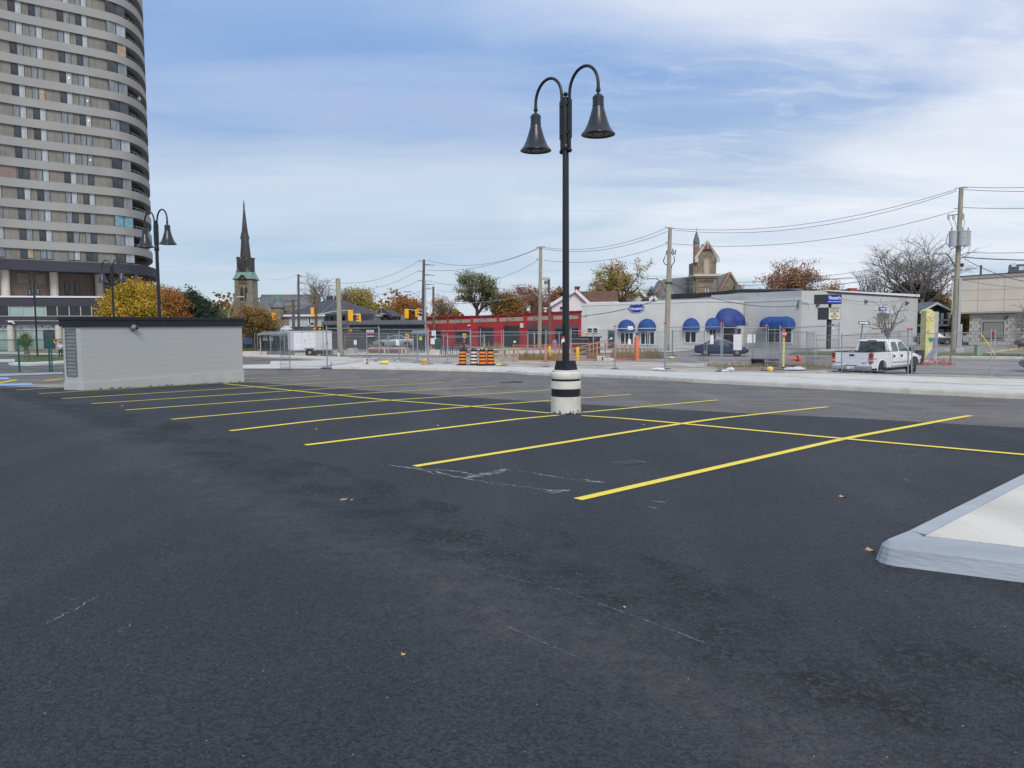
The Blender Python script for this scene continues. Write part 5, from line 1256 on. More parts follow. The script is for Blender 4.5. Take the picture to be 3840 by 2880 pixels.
def shop():
 fA = Fac(P(2180, 1250, 94), P(2642, 1250, 88.5), z0=-1.0)
 t = fA.root('charity_shop', 'large pale grey shop with blue dome awnings and blue oval sign', 'shop')
 loc = lambda fc, name: sub(t, fA, fc, name)
 def sub(t, base, fc, name):
  o = bpy.data.objects.new(name, None); COL.objects.link(o); o.parent = t
  d = fc.o - base.o; o.location = (d.dot(base.u), d.dot(base.n), d.z); o.rotation_euler = (0, 0, fc.a - base.a); return o
 fB = Fac(P(2642, 1250, 88.5), P(2789, 1250, 95), z0=-1.0); fC = Fac(P(2789, 1250, 95), P(3003, 1250, 88.5), z0=-1.0); fD = Fac(P(3003, 1250, 88.5), P(3438, 1250, 100), z0=-1.0)
 def walls(f, par, pa, pb, name, m, back, ribs=True, pitch=.3):
  A, B = f.uv(*pa), f.uv(*pb)
  MB().xz([(0, -.5), (f.L, -.5), (f.L, B[1]), (0, A[1])], 0, back).build(name, m, par)
  MB().xz([(0, A[1] - .25), (f.L, B[1] - .25), (f.L, B[1] + .04), (0, A[1] + .04)], -.07, .1).build('parapet_trim', 'white_vinyl' if m == 'stucco_main' else m, par)
  if ribs:
   x = .2; rb = MB()
   while x < f.L: z = A[1] + (B[1] - A[1]) * x / f.L; rb.box(x, x + .05, -.03, .0, 0.3, z - .25); x += pitch
   rb.build('siding_ribs', m, par, kind='stuff')
 pA, pB_, pC, pD = (bpy.data.objects.new('front_wing', None), None, None, None)
 COL.objects.link(pA); pA.parent = t
 pB_ = sub(t, fA, fB, 'angled_wing'); pC = sub(t, fA, fC, 'corner_wing'); pD = sub(t, fA, fD, 'main_hall')
 walls(fA, pA, (2180, 1140), (2642, 1123), 'wall', 'siding_shop', 14); walls(fB, pB_, (2642, 1123), (2789, 1128), 'wall', 'siding_shop', 10, True); walls(fC, pC, (2789, 1126), (3003, 1117), 'wall', 'siding_shop', 12)
 # main hall: wall to the right and the higher storey behind
 A, B = fD.uv(3003, 1089), fD.uv(3438, 1113)
 MB().xz([(0, -.5), (fD.L, -.5), (fD.L, B[1]), (0, A[1])], 0, 24).build('wall', 'stucco_main', pD)
 MB().xz([(fD.uv(3101, 1091)[0], fD.uv(3101, 1091)[1] - .02), (fD.L + .15, B[1] - .02), (fD.L + .15, B[1] + .3), (fD.uv(3101, 1091)[0], fD.uv(3101, 1091)[1] + .1)], -.15, 24).build('parapet_trim', 'white_vinyl', pD)
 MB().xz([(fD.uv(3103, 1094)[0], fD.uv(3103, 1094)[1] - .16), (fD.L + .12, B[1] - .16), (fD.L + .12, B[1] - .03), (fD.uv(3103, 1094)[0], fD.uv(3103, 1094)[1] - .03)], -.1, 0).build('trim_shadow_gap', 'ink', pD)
 fU = Fac(P(2517, 1110, 104), P(3101, 1110, 93), z0=-1.0); pU = sub(t, fA, fU, 'upper_storey')
 prof = [(2517, 1106), (2600, 1104), (2700, 1097), (2762, 1089), (2790, 1087), (2900, 1088), (3000, 1090), (3101, 1091)]
 up = [fU.uv(*p) for p in prof]
 MB().xz([(0, 2), (fU.L, 2)] + up[::-1], 0, 12).build('wall', 'siding_shop', pU)
 lo_ = [fU.uv(*p) for p in [(2517, 1121), (2600, 1119), (2700, 1108), (2762, 1097), (2790, 1096), (2900, 1097), (3000, 1099), (3101, 1101)]]
 for (a, b), (c, d) in zip(zip(up, up[1:]), zip(lo_, lo_[1:])): MB().xz([c, d, (b[0], b[1] + .12), (a[0], a[1] + .12)], -.3, 12.1).build('roof_edge', 'black_roof', pU)
 # awnings
 awning(pA, fA, 2316, 2379, 1199, 1242, 1228); awning(pA, fA, 2391, 2458, 1196, 1239, 1228); awning(pA, fA, 2559, 2622, 1193, 1238, 1228)
 awning(pB_, fB, 2653, 2704, 1192, 1235, 1224, depth=.9)
 aw = awning(pB_, fB, 2703, 2782, 1155, 1222, 1206, 'awning_navy', depth=2.2)
 awning(pC, fC, 2853, 2974, 1187, 1229, 1214, depth=1.3, flat=.42)
 # lettering on the entrance awning
 ea, eb, _q, _q2 = fB.rect(2703, 1155, 2782, 1222, -.77); ec, ea = (ea + eb) / 2, (eb - ea) / 2
 for s_, py_, hh_, bb_ in (("Vincent's", 1209.5, .42, .012), ("St. Vincent de Paul", 1218, .16, .03)):
  z = fB.uv(2762, py_, -1.7)[1]; tt = text(s_, 'lettering', 'sign_white', aw, 0, 0, 1.7, hh_, y=0, bold=bb_); tt.location = (ec + .62 * ea, -2.2 * .785 - .10, z); tt.rotation_euler = (0, 0, R(54))
 # windows
 def win(par, f, x0, y0, x1, y1, nx, nz=1, fm='white_vinyl', gm='glass_dark', tt=.09): a, b, c, d = f.rect(x0, y0, x1, y1); return window(par, a, b, c, d, -.02, nx, nz, fm, gm, t=tt)
 win(pA, fA, 2329, 1247, 2374, 1290, 3, tt=.14); win(pA, fA, 2405, 1245, 2453, 1290, 3, tt=.14); win(pA, fA, 2571, 1243, 2609, 1283, 2, tt=.14)
 win(pA, fA, 2204, 1231, 2220, 1247, 1); win(pA, fA, 2225, 1231, 2241, 1247, 1)
 a, b, c, d = fA.rect(2281, 1238, 2304, 1304); MB().box(a - .1, b + .1, -.05, .01, -.3, d + .1).build('door_frame', 'mural_grey', pA); MB().box(a, b, -.07, -.02, -.25, d).build('door', 'glass_mid', pA)
 win(pB_, fB, 2659, 1237, 2682, 1275, 2); win(pB_, fB, 2763, 1232, 2777, 1252, 1)
 a, b, c, d = fB.rect(2712, 1226, 2752, 1290); MB().box(a, b, -.08, .01, -.3, d).build('door_frame', 'grey_board_lit', pB_)
 for k in range(2): MB().box(a + .15 + (b - a) * .5 * k, a + (b - a) * (.5 * k + .45), -.1, -.08, 0, d - .5).build('door', 'glass_dark', pB_)
 win(pC, fC, 2877, 1229, 2968, 1283, 3, gm=['glass_mid', 'glass_dark', 'glass_mid'], tt=.14)
 # oval sign
 def oval(f, par, cx, cy, w, h, name='oval_sign'):
  u, z = f.uv(cx, cy); a = w / 2 / F_PX * 91; b = h / 2 / F_PX * 91
  o = MB().prism([(u + a * 1.05 * math.cos(q), -.03, z + b * 1.07 * math.sin(q)) for q in np.linspace(0, 2 * math.pi, 33)[:-1]], [(u + a * 1.05 * math.cos(q), .01, z + b * 1.07 * math.sin(q)) for q in np.linspace(0, 2 * math.pi, 33)[:-1]]).build(name, 'sign_white', par)
  MB().prism([(u + a * math.cos(q), -.05, z + b * math.sin(q)) for q in np.linspace(0, 2 * math.pi, 33)[:-1]], [(u + a * math.cos(q), -.028, z + b * math.sin(q)) for q in np.linspace(0, 2 * math.pi, 33)[:-1]]).build('face', 'sign_blue', o); return o, u, z, a, b
 o, u, z, a, b = oval(fA, pA, 2387, 1157, 62, 37)
 text("Vincent's", 'lettering', 'sign_white', o, u, z + .02, a * 1.84, b * .66, y=-.06, bold=.02)
 text("Sponsored by", 'lettering', 'sign_white', o, u - a * .22, z + b * .78, a * .62, b * .15, y=-.06, bold=.03)
 MB().lathe([(b * .1, 0), (b * .1, .01)], 10).xf(Matrix.Translation((u + a * .3, -.055, z + b * .76)) @ Matrix.Rotation(R(90), 4, 'X')).build('dot', 'sign_white', o)
 word = "Society of St. Vincent de Paul"; 
 for (w_, q, rz) in (("Society", 222, -33), ("of St.", 251, -12), ("Vincent", 276, 3), ("de", 299, 17), ("Paul", 318, 34)):
  text(w_, 'lettering', 'sign_white', o, u + a * .84 * math.cos(R(q)), z + b * .86 * math.sin(R(q)), a * {'Society': .36, 'of St.': .22, 'Vincent': .36, 'de': .12, 'Paul': .25}[w_], b * .17, y=-.06, bold=.03, rz=R(rz))
 for f, par, cx, cy in ((fA, pA, 2389, 1252), (fB, pB_, 2695, 1242)):
  u, z = f.uv(cx, cy); rr = .15; oo = MB().lathe([(rr, 0), (rr, .04)], 16).xf(Matrix.Translation((u, 0, z)) @ Matrix.Rotation(R(90), 4, 'X')).build('round_badge', 'sign_blue', par)
 # lights, pipes, roof plant
 for px, py in ((3063, 1146), (3245, 1133), (3398, 1138)):
  u, z = fD.uv(px, py); MB().prism([(u - .2, -.35, z), (u + .2, -.35, z), (u + .2, 0, z - .12), (u - .2, 0, z - .12)], [(u - .2, -.3, z + .12), (u + .2, -.3, z + .12), (u + .2, 0, z + .3), (u - .2, 0, z + .3)]).build('wall_light', 'steel_dark', pD)
 A = fD.uv(3288, 1172); B = fD.uv(3325, 1172); MB().box(A[0], B[0] + .3, -1.2, 0, A[1] - .1, A[1] + .18).build('door_canopy', 'white_vinyl', pD)
 A, B, C_, D_ = fD.rect(3287, 1177, 3312, 1262); MB().box(A, B, -.04, .01, C_ - 1, D_).build('door', 'column_cream', pD)
 A, B, C_, D_ = fD.rect(3295, 1152, 3322, 1167); s_ = MB().box(A, B, -.08, .01, C_, D_).build('blue_sign', 'sign_blue', pD)
 for k, (zz, ww) in enumerate(((.68, .8), (.35, .5))): MB().box(A + (B - A) * (.5 - ww / 2), A + (B - A) * (.5 + ww / 2), -.09, -.08, C_ + (D_ - C_) * (zz - .09), C_ + (D_ - C_) * (zz + .09)).build('print_line', 'sign_white', s_)
 pc = MB(); 
 for p3, p4 in (((2996, 1132), (2996, 1158)),): pc.tube([fb_pt(fC, 2995, 1158, -.15), fb_pt(fC, 2995, 1133, -.15), fb_pt(fC, 3001, 1130, -.15)], .06, 6)
 pc.build('cable_box', 'ink', pC)
 pc = MB().tube([fb_pt(fD, 3003, 1130, -.2), fb_pt(fD, 3029, 1133, -.2), fb_pt(fD, 3032, 1156, -.2)], .05, 6).build('pipe', 'white_vinyl', pD)
 pc = MB().tube([fb_pt(fB, 2789, 1130, -.1), fb_pt(fB, 2787, 1200, -.1)], .04, 6).build('pipe', 'mural_grey', pB_)
 u0, z0_ = fC.uv(2765, 1125, 4); u1_, z1_ = fC.uv(2845, 1106, 4)
 rt = MB().box(u0, u1_, 4, 6.5, z0_ - .3, z1_).build('rooftop_unit', 'transformer', pC, bevel=.03)
 MB().box(u0 + .2, u0 + .6, 3.97, 4, z1_ - .45, z1_ - .3).build('label_plate', 'stop_red', rt); MB().box(u0 + 1.2, u0 + 1.5, 3.97, 4, z1_ - .5, z1_ - .2).build('label_plate', 'white_vinyl', rt); MB().box(u1_ - .7, u1_ - .1, 3.97, 4, z0_, z1_ - .15).build('grille', 'steel_dark', rt)
 a_, b_ = fU.uv(2933, 1090), fU.uv(2984, 1081); MB().box(a_[0], b_[0], 2, 4, a_[1], b_[1]).build('roof_hatch', 'transformer', pU)
 ld = fU.uv(3034, 1117)[0]; lad = MB()
 for x in (ld, ld + .45): lad.box(x - .03, x + .03, -.4, -.34, fU.uv(3034, 1118)[1], fU.uv(3034, 1088)[1] + .4)
 for k in range(6): z = fU.uv(3034, 1118)[1] + .3 + .3 * k; lad.box(ld, ld + .45, -.4, -.36, z, z + .03)
 lad.build('roof_ladder', 'steel_dark', pU)
shop()
# ---------------------------------------------------------------- beige building on the right
def beige():
 f = Fac(P(3567, 1200, 96), P(3990, 1200, 90), z0=-1.0); t = f.root('beige_building', 'two tone building at the right edge with beige upper panels over grey blockwork', 'building')
 tl, tr = f.uv(3567, 1040), f.uv(3990, 1012); zl, zr = f.uv(3567, 1172), f.uv(3990, 1160); bl, br = f.uv(3567, 1178), f.uv(3990, 1167)
 tl2, tr2 = f.uv(3567, 1050), f.uv(3990, 1025)
 MB().xz([(0, zl[1]), (f.L, zr[1]), (f.L, tr2[1]), (0, tl2[1])], 0, 16).build('upper_wall', 'beige', t)
 MB().xz([(-.1, tl2[1]), (f.L, tr2[1]), (f.L, tr[1]), (-.1, tl[1])], -.15, 16).build('cornice', 'beige_dark', t)
 MB().xz([(-.15, tl[1]), (f.L, tr[1]), (f.L, tr[1] + .09), (-.15, tl[1] + .09)], -.2, 16.1).build('coping', 'ink', t)
 MB().xz([(-.1, bl[1]), (f.L, br[1]), (f.L, zr[1]), (-.1, zl[1])], -.12, 16).build('soffit_band', 'beige_dark', t)
 for (a, b) in (((3567, 1092), (3990, 1078)), ((3567, 1130), (3990, 1119))):
  A, B = f.uv(*a), f.uv(*b); MB().xz([(0, A[1]), (f.L, B[1]), (f.L, B[1] + .05), (0, A[1] + .05)], -.012, .0).build('panel_joint', 'beige_dark', t)
 for px in (3667, 3766, 3866): u = f.uv(px, 1100)[0]; MB().box(u, u + .05, -.012, 0, f.uv(px, 1168)[1], f.uv(px, 1040)[1]).build('panel_joint', 'beige_dark', t)
 # blockwork ground floor, set back
 u0 = f.uv(3634, 1240)[0]; MB().box(u0, f.L, .6, 15.5, -.5, zr[1]).build('lower_wall', 'mortar_dark', t)
 top = bl[1]; ch = .42; bw = .50; row = 0; z = -.3; me = MB().box(0, bw - .03, .56, .6, 0, ch - .03).mesh('block'); me.materials.append(M['block_beige'])
 wa, wb, wc, wd = f.rect(3684, 1206, 3765, 1270, .5); cnt = 0; rs = random.Random(2)
 while z < top - ch * .6:
  x = u0 + (0 if row % 2 else -bw / 2)
  while x < f.uv(3850, 1240)[0]:
   if not (x + bw > wa - .1 and x < wb + .1 and z + ch > wc - .1 and z < wd + .1) and x >= u0 - .01:
    o = link(me, 'block', None, t); o.location = (x, rs.uniform(-.02, .02), z + rs.uniform(-.01, .01)); cnt += 1
   x += bw
  z += ch; row += 1
 fr = MB(); fr.box(wa - .15, wb + .15, .50, .62, wc - .12, wd + .12).build('window_reveal', 'block_beige', t)
 wf = MB().box(wa, wb, .46, .52, wc, wd).build('window', 'ink', t); MB().box(wa + .1, wb - .1, .42, .46, wc + .1, wd - .12).build('shutter', 'shutter', wf)
 nsl = 22
 for k in range(nsl): x = wa + .1 + (wb - wa - .2) * k / nsl; MB().box(x, x + .04, .40, .42, wc + .1, wd - .12).build('slat', 'tower_wall', wf)
 cx = (wa + wb) / 2 + .1; MB().lathe([(.27, 0), (.27, .02)], 14).xf(Matrix.Translation((cx, .40, wc + .62)) @ Matrix.Rotation(R(90), 4, 'X')).build('red_emblem', 'stop_maroon', wf)
 MB().box(cx - .12, cx + .12, .37, .40, wc + .1, wc + .5).build('red_emblem', 'stop_maroon', wf)
 a, b, c, d = f.rect(3770, 1186, 3780, 1195, .4); MB().box(a, b, .3, .6, c, d).build('wall_light', 'ink', t)
 # rooftop plant
 A = f.uv(3783, 1026, 5); B = f.uv(3990, 984, 5); MB().box(A[0], B[0], 5, 9, A[1] - .5, B[1]).build('rooftop_unit', 'grey_board_lit', t)
 for px, py in ((3802, 993), (3830, 1006)): a, zz = f.uv(px, py, 5); MB().box(a - .25, a + .25, 4.95, 5, zz - .25, zz + .25).build('label_plate', 'white_vinyl', t)
 A = f.uv(3762, 1030, 6); B = f.uv(3785, 1012, 6); MB().xz([(A[0], A[1] - .3), (B[0], A[1] - .3), B, (A[0] + .6, B[1] - .1)], 6, 8).build('roof_cowl', 'steel_dark', t)
 A = f.uv(3679, 994, 6); C_ = f.uv(3679, 1034, 6); MB().box(A[0] - .12, A[0] + .12, 6, 6.3, C_[1] - .5, A[1]).build('roof_post', 'wood_dark', t)
beige()
# ---------------------------------------------------------------- dark boarded bar building
def dark_bar():
 f = Fac(P(1214, 1250, 94.5), P(1592, 1250, 97), z0=-1.0); t = f.root('dark_boarded_building', 'low dark grey boarded building with flat fascia and a small white and maroon sign', 'building')
 zt, zb = f.uv(1214, 1204)[1], f.uv(1214, 1218)[1]; zt2, zb2 = f.uv(1590, 1200)[1], f.uv(1590, 1216)[1]
 MB().xz([(0, -.5), (f.L, -.5), (f.L, zb2), (0, zb)], 0, 12).build('wall', 'grey_board', t)
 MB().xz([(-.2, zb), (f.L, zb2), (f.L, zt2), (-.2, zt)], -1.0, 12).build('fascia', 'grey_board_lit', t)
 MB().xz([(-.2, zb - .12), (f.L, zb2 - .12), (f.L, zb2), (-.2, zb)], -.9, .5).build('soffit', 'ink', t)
 x = .1; rb = MB(); rf = MB()
 while x < f.L: rb.box(x, x + .05, -.04, 0, -.3, zb - .15); rf.box(x, x + .06, -1.04, -1.0, zb + .1, zt - .08); x += .42
 rb.build('board_ribs', 'grey_board', t, kind='stuff'); rf.build('fascia_ribs', 'grey_board', t, kind='stuff')
 for x0, x1 in ((1291, 1301), (1325, 1335), (1338, 1348)): a, b, c, d = f.rect(x0, 1228, x1, 1240); window(t, a, b, c, d, -.04, 1, 1, 'mural_grey', 'glass_dark', t=.05)
 for x0, x1 in ((1300, 1352), (1530, 1568)): a, b, c, d = f.rect(x0, 1219, x1, 1226 if x0 == 1300 else 1230); MB().box(a, b, -.06, 0, c, d).build('dark_opening', 'ink', t)
 a, b, c, d = f.rect(1374, 1237, 1402, 1263, -.2); s = MB().box(a - .1, b + .1, -.25, -.1, c - .1, d + .1).build('wall_sign', 'ink', t)
 h = d - c; MB().box(a, b, -.27, -.25, c + h * .62, d).build('sign_panel', 'white_vinyl', s); MB().box(a, b, -.27, -.25, c + h * .17, c + h * .60).build('sign_panel', 'stop_maroon', s); MB().box(a, b, -.27, -.25, c, c + h * .15).build('sign_panel', 'white_vinyl', s)
 text("CPA'S", 'lettering', 'ink', s, (a + b) / 2, c + h * .80, (b - a) * .72, h * .2, y=-.275, bold=.0)
 a, b, c, d = f.rect(1503, 1181, 1518, 1203, 2); MB().box(a, b, 2, 3, c, d).build('roof_duct', 'car_grey', t)
 a, b, c, d = f.rect(1567, 1185, 1582, 1203, 2); MB().box(a, b, 2, 3, c, d).build('roof_duct', 'column_cream', t)
dark_bar()
# ---------------------------------------------------------------- houses behind
def gable_house(f, name, label, pts_wall, ridge, m_wall, m_roof, depth=9, over=.35, cat='house'):
 """pts_wall: (xl, xr, y_eave, y_base); ridge: (px,py) of the front gable apex"""
 t = f.root(name, label, cat)
 return t
def white_house():
 f = Fac(P(1085, 1250, 104), P(1214, 1250, 104), z0=-1.0); t = f.root('white_house', 'big pale sided house with dark grey hipped shingle roof', 'house')
 u = lambda px: f.uv(px, 1200)[0]; z = lambda py, px=1150: f.uv(px, py)[1]
 L1 = u(1214); E = z(1183)
 MB().box(0, L1, 0, 9, -.5, E).build('wall', 'siding', t)
 a = u(1214); b = u(1392); MB().box(a, b, 2.5, 10, -.5, E).build('wall', 'siding', t)
 for k in range(14): zz = 2.6 + .28 * k; MB().box(.02, L1 - .02, -.02, 0, zz, zz + .03).build('clapboard', 'siding', t) if zz < E else None
 # hip roof over both wings
 e0, e1 = u(1068), u(1222); MB().box(e0, e1, -.6, 10, E - .12, E + .12).build('gutter', 'white_vinyl', t); MB().box(e1 - .02, b + .3, 2.0, 10.5, E - .12, E + .12).build('gutter', 'white_vinyl', t)
 r0, r1 = u(1205), u(1243); Zr = z(1132, 1220) + .6
 bot = [(e0, -.6, E + .1), (b + .3, -.2, E + .1), (b + .3, 11, E + .1), (e0, 11, E + .1)]
 mb = MB(); mb.v = bot + [(r0, 5.0, Zr), (r1, 5.0, Zr)]; mb.f = [(0, 1, 5, 4), (1, 2, 5), (2, 3, 4, 5), (3, 0, 4), (0, 3, 2, 1)]; mb.build('roof', 'roof_shingle', t)
 MB().tube([(r1, 5, Zr), (u(1205), -.5, E + .15)], .09, 4).build('hip_ridge', 'roof_slate', t)
 for px in (1205, 1235): x = u(px) ; MB().box(x - .4, x + .4, 4.8, 5.4, Zr - .3, Zr + .35).build('roof_vent', 'ink', t)
 x = u(1160); MB().box(x, x + 1.9, 3, 4.2, E, z(1140)).build('chimney', 'stone_brown', t)
 def win(x0, y0, x1, y1, off=0.0): a_, b_, c, d = f.rect(x0, y0, x1, y1, off); window(t, a_, b_, c, d, off - .02, 1, 1, 'white_vinyl', 'glass_dark', t=.12)
 win(1158, 1189, 1164, 1212); win(1241, 1187, 1251, 1203, 2.5); win(1284, 1187, 1294, 1202, 2.5)
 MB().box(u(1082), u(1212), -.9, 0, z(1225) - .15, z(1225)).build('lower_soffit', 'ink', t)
 mb = MB(); A, B = u(1122), u(1200); zz = z(1238); mb.v = [(A, -2.5, zz), (B, -2.5, zz), (B, 0, zz), (A, 0, zz), ((A + B) / 2, -.5, z(1225) + .1)]; mb.f = [(0, 1, 4), (1, 2, 4), (2, 3, 4), (3, 0, 4), (0, 3, 2, 1)]; mb.build('porch_roof', 'roof_shingle', t)
 # portico and steps
 A, B = u(1078), u(1102); zt = z(1236); zz = z(1227)
 mb = MB(); mb.xz([(A - .2, zt), (B + .2, zt), ((A + B) / 2, zz + .2)], -3.2, 0).build('portico', 'white_vinyl', t)
 for x in (A, A + (B - A) * .6, B): MB().box(x - .1, x + .1, -3.1, -2.9, z(1275), zt).build('portico_post', 'white_vinyl', t)
 st = MB()
 for k in range(7): st.box(A - .6 - .22 * k, B, -3.5 - .3 * k, -3.2 - .3 * k + .1, -.2, z(1275) - .2 * k)
 st.build('steps', 'white_vinyl', t)
 for x in (A - .5, B - .2): MB().tube([(x - 1.4, -5.2, .9), (x, -3.2, z(1268))], .06, 4).build('stair_rail', 'white_vinyl', t)
white_house()
def turret_house():
 f = Fac(P(1003, 1250, 122), P(1140, 1250, 122), z0=-1.0); t = f.root('turret_house', 'brown stone house with round turret under a green tipped cone roof', 'house')
 u = lambda px: f.uv(px, 1200)[0]; z = lambda py: f.uv(1060, py)[1]
 c = u(1035); r = (u(1062) - u(1008)) / 2
 MB().box(c, u(1143), .5, 9, -.5, z(1195)).build('wall', 'stone_brown', t)
 tw = MB().lathe([(r * .93, -.5), (r * .93, z(1152))], 20, (c, r, 0)).build('turret', 'stone_brown', t, smooth=30)
 MB().lathe([(r * 1.12, z(1153)), (r * .55, z(1128)), (r * .38, z(1119))], 24, (c, r, 0)).build('turret_roof', 'roof_slate', t, smooth=30)
 MB().lathe([(r * .40, z(1119)), (0, z(1102))], 24, (c, r, 0)).build('roof_tip', 'green_tip', t, smooth=30)
 mb = MB(); A, B = u(1027), u(1143); mb.prism([(A, .2, z(1192)), (B, .2, z(1192)), (B, 9, z(1192)), (A, 9, z(1192))], [(A + .5, 3, z(1163)), (B, 3, z(1163)), (B, 6, z(1163)), (A + .5, 6, z(1163))]).build('roof', 'roof_shingle', t)
 ch = MB(); A, B = u(1067), u(1087); ch.box(A, B, 1.2, 2.4, 0, z(1138)); ch.build('chimney', 'stone_church', t)
 for k in range(6): zz = z(1190) + (z(1140) - z(1190)) * k / 6; MB().box(A - .12, B + .12, 1.08, 2.5, zz, zz + .14).build('stone_course', 'stone_church', t)
 for x0, y0, x1, y1 in ((1040, 1200, 1047, 1223), (1010, 1203, 1017, 1225)):
  a, b, cc, d = f.rect(x0, y0, x1, y1); window(t, a, b, cc, d, .46 if x0 > 1030 else .2, 1, 2, 'column_cream', 'glass_dark', t=.16)
 a, b, cc, d = f.rect(1007, 1163, 1012, 1186); window(t, a, b, cc, d, .6, 1, 1, 'column_cream', 'glass_mid', t=.1)
 a, b, cc, d = f.rect(1010, 1232, 1034, 1248); MB().box(a, b, -.5, .3, cc, d).build('porch', 'grey_board', t); MB().box(a - .2, b + .2, -.7, .5, d, d + .25).build('porch_roof', 'roof_shingle', t)
turret_house()
def church(name):
 f = Fac(P(886, 1250, 185), P(955, 1250, 185), z0=-1.0); t = f.root('stone_church', 'stone church with tall slate spire and green copper skirt, left skyline', 'church')
 u = lambda px, py=1100: f.uv(px, py)[0]; z = lambda py: f.uv(920, py)[1]
 c = (u(886) + u(955)) / 2; w = (u(955) - u(886)) / 2 * .93; D = w
 MB().box(c - w, c + w, 0, 2 * w, -.5, z(1046)).build('tower', 'stone_church', t)
 for x in (c - w, c + w - 1.0):
  MB().box(x - .3, x + 1.3, -.5, .1, -.5, z(1100)).build('buttress', 'stone_church', t); MB().box(x, x + 1.0, -.3, .05, z(1100), z(1052)).build('pilaster', 'stone_church', t)
 def lancet(x0, x1, y0, y1, off=-.05, m='spire_slate'):
  a, b, zb, zt = f.rect(x0, y0, x1, y1); h = (b - a); pts = [(a, zb), (b, zb), (b, zt - h * .9), ((a + b) / 2, zt), (a, zt - h * .9)]
  fr = MB().xz([(a - .1, zb - .1), (b + .1, zb - .1), (b + .1, zt - h * .8), ((a + b) / 2, zt + .2), (a - .1, zt - h * .8)], off, .1).build('window', 'stone_brown', t); l = MB().xz(pts, off - .08, off).build('louvre', m, fr)
  for k in range(8): zz = zb + (zt - h - zb) * k / 8; MB().box(a + .1, b - .1, off - .16, off - .08, zz, zz + .12).build('slat', 'ink', fr)
 lancet(909, 919, 1073, 1125); lancet(924.5, 934.5, 1073, 1125)
 lancet(930, 934, 1152, 1162); lancet(918, 922, 1152, 1162)
 for k in range(9): a = u(899) + (u(943) - u(899)) * k / 8; MB().box(a - .1, a + .1, -.35, .05, z(1064), z(1057.5)).build('corbel', 'stone_brown', t)
 MB().box(u(898), u(944), -.42, .05, z(1057), z(1054)).build('corbel_course', 'stone_brown', t)
 # copper skirt
 W = (u(956.5) - u(881)) / 2; w2 = (u(945) - u(891.5)) / 2; y1 = D
 mb = MB(); mb.prism([(c - W, D - W, z(1046)), (c + W, D - W, z(1046)), (c + W, D + W, z(1046)), (c - W, D + W, z(1046))], [(c - w2, D - w2, z(1019)), (c + w2, D - w2, z(1019)), (c + w2, D + w2, z(1019)), (c - w2, D + w2, z(1019))]).build('copper_skirt', 'copper', t)
 MB().box(c - W, c + W, D - W - .1, D + W, z(1049), z(1045.5)).build('eave', 'ink', t)
 g = MB().xz([(u(908), z(1047)), (u(932), z(1047)), (u(920), z(1033))], D - W - .2, 2).build('small_gable', 'stone_church', t)
 for a, b in (((908, 1047), (920, 1032)), ((932, 1047), (920, 1032))): MB().tube([(u(a[0]), D - W - .25, z(a[1])), (u(b[0]), D - W - .25, z(b[1]))], .28, 4).build('gable_edge', 'ink', t)
 # broach block and spire
 MB().box(c - w2 * .95, c + w2 * .95, D - w2 * .95, D + w2 * .95, z(1019), z(968)).build('spire_base', 'spire_slate', t)
 for sx in (-1, 1):
  for sy in (-1, 1): MB().prism([(c + sx * w2 * .6, D + sy * w2 * .6, z(968)), (c + sx * w2, D + sy * w2 * .6, z(968)), (c + sx * w2, D + sy * w2, z(968)), (c + sx * w2 * .6, D + sy * w2, z(968))], [(c + sx * w2 * .6, D + sy * w2 * .6, z(962)), (c + sx * w2, D + sy * w2 * .6, z(963)), (c + sx * w2, D + sy * w2, z(963)), (c + sx * w2 * .6, D + sy * w2, z(962))]).build('corner_block', 'spire_slate', t)
 for px in (899, 935): MB().xz([(u(px - 7), z(1019)), (u(px + 7), z(1019)), (u(px), z(1001))], D - w2 - .15, D).build('broach', 'roof_slate', t)
 MB().xz([(u(910), z(1015)), (u(926), z(1015)), (u(926), z(980)), (u(918), z(962)), (u(910), z(980))], D - w2 - .3, D).build('belfry_gable', 'spire_slate', t)
 MB().xz([(u(914), z(1012)), (u(922), z(1012)), (u(922), z(987)), (u(918), z(980)), (u(914), z(987))], D - w2 - .4, D - w2 - .3).build('belfry_louvre', 'ink', t)
 ws = (u(934.5) - u(894.5)) / 2 * 1.03; zt = z(772)
 MB().lathe([(ws, z(963)), (ws * .66, z(885)), (ws * .12, zt), (.22, zt + .1)], 8, (c, D, 0)).build('spire', 'spire_slate', t)
 for k in range(12): zz = z(960) + (z(800) - z(960)) * k / 12; rr = ws * (1 - (k / 12) * .80) * .97; MB().lathe([(rr, zz), (rr - .02, zz + .12)], 8, (c, D, 0)).build('slate_course', 'roof_slate', t)
 for sx in (-1, 1):
  xx = c + sx * ws * .62; MB().prism([(xx - .25, D - .3, z(893)), (xx + .25, D - .3, z(893)), (xx + .25, D + .3, z(893)), (xx - .25, D + .3, z(893))], [(xx - .1 - sx * .1, D - .1, z(867)), (xx - sx * .1, D - .1, z(867)), (xx - sx * .1, D + .1, z(867)), (xx - .1 - sx * .1, D + .1, z(867))]).build('lucarne', 'spire_slate', t)
 MB().tube([(c, D, zt), (c, D, z(745))], [.22, .05], 6).build('finial', 'spire_slate', t)
 # nave
 A, B = u(957, 1150), u(1168, 1150); mb = MB(); mb.v = [(A, -1, z(1215)), (B, -1, z(1215)), (B, 13, z(1215)), (A, 13, z(1215)), (A, 6, z(1103)), (B, 6, z(1103))]; mb.f = [(0, 1, 5, 4), (2, 3, 4, 5), (0, 4, 3), (1, 2, 5), (0, 3, 2, 1)]; mb.build('nave_roof', 'roof_slate', t)
 MB().box(A, B, 0, 12, -.5, z(1214)).build('nave_wall', 'stone_dark', t)
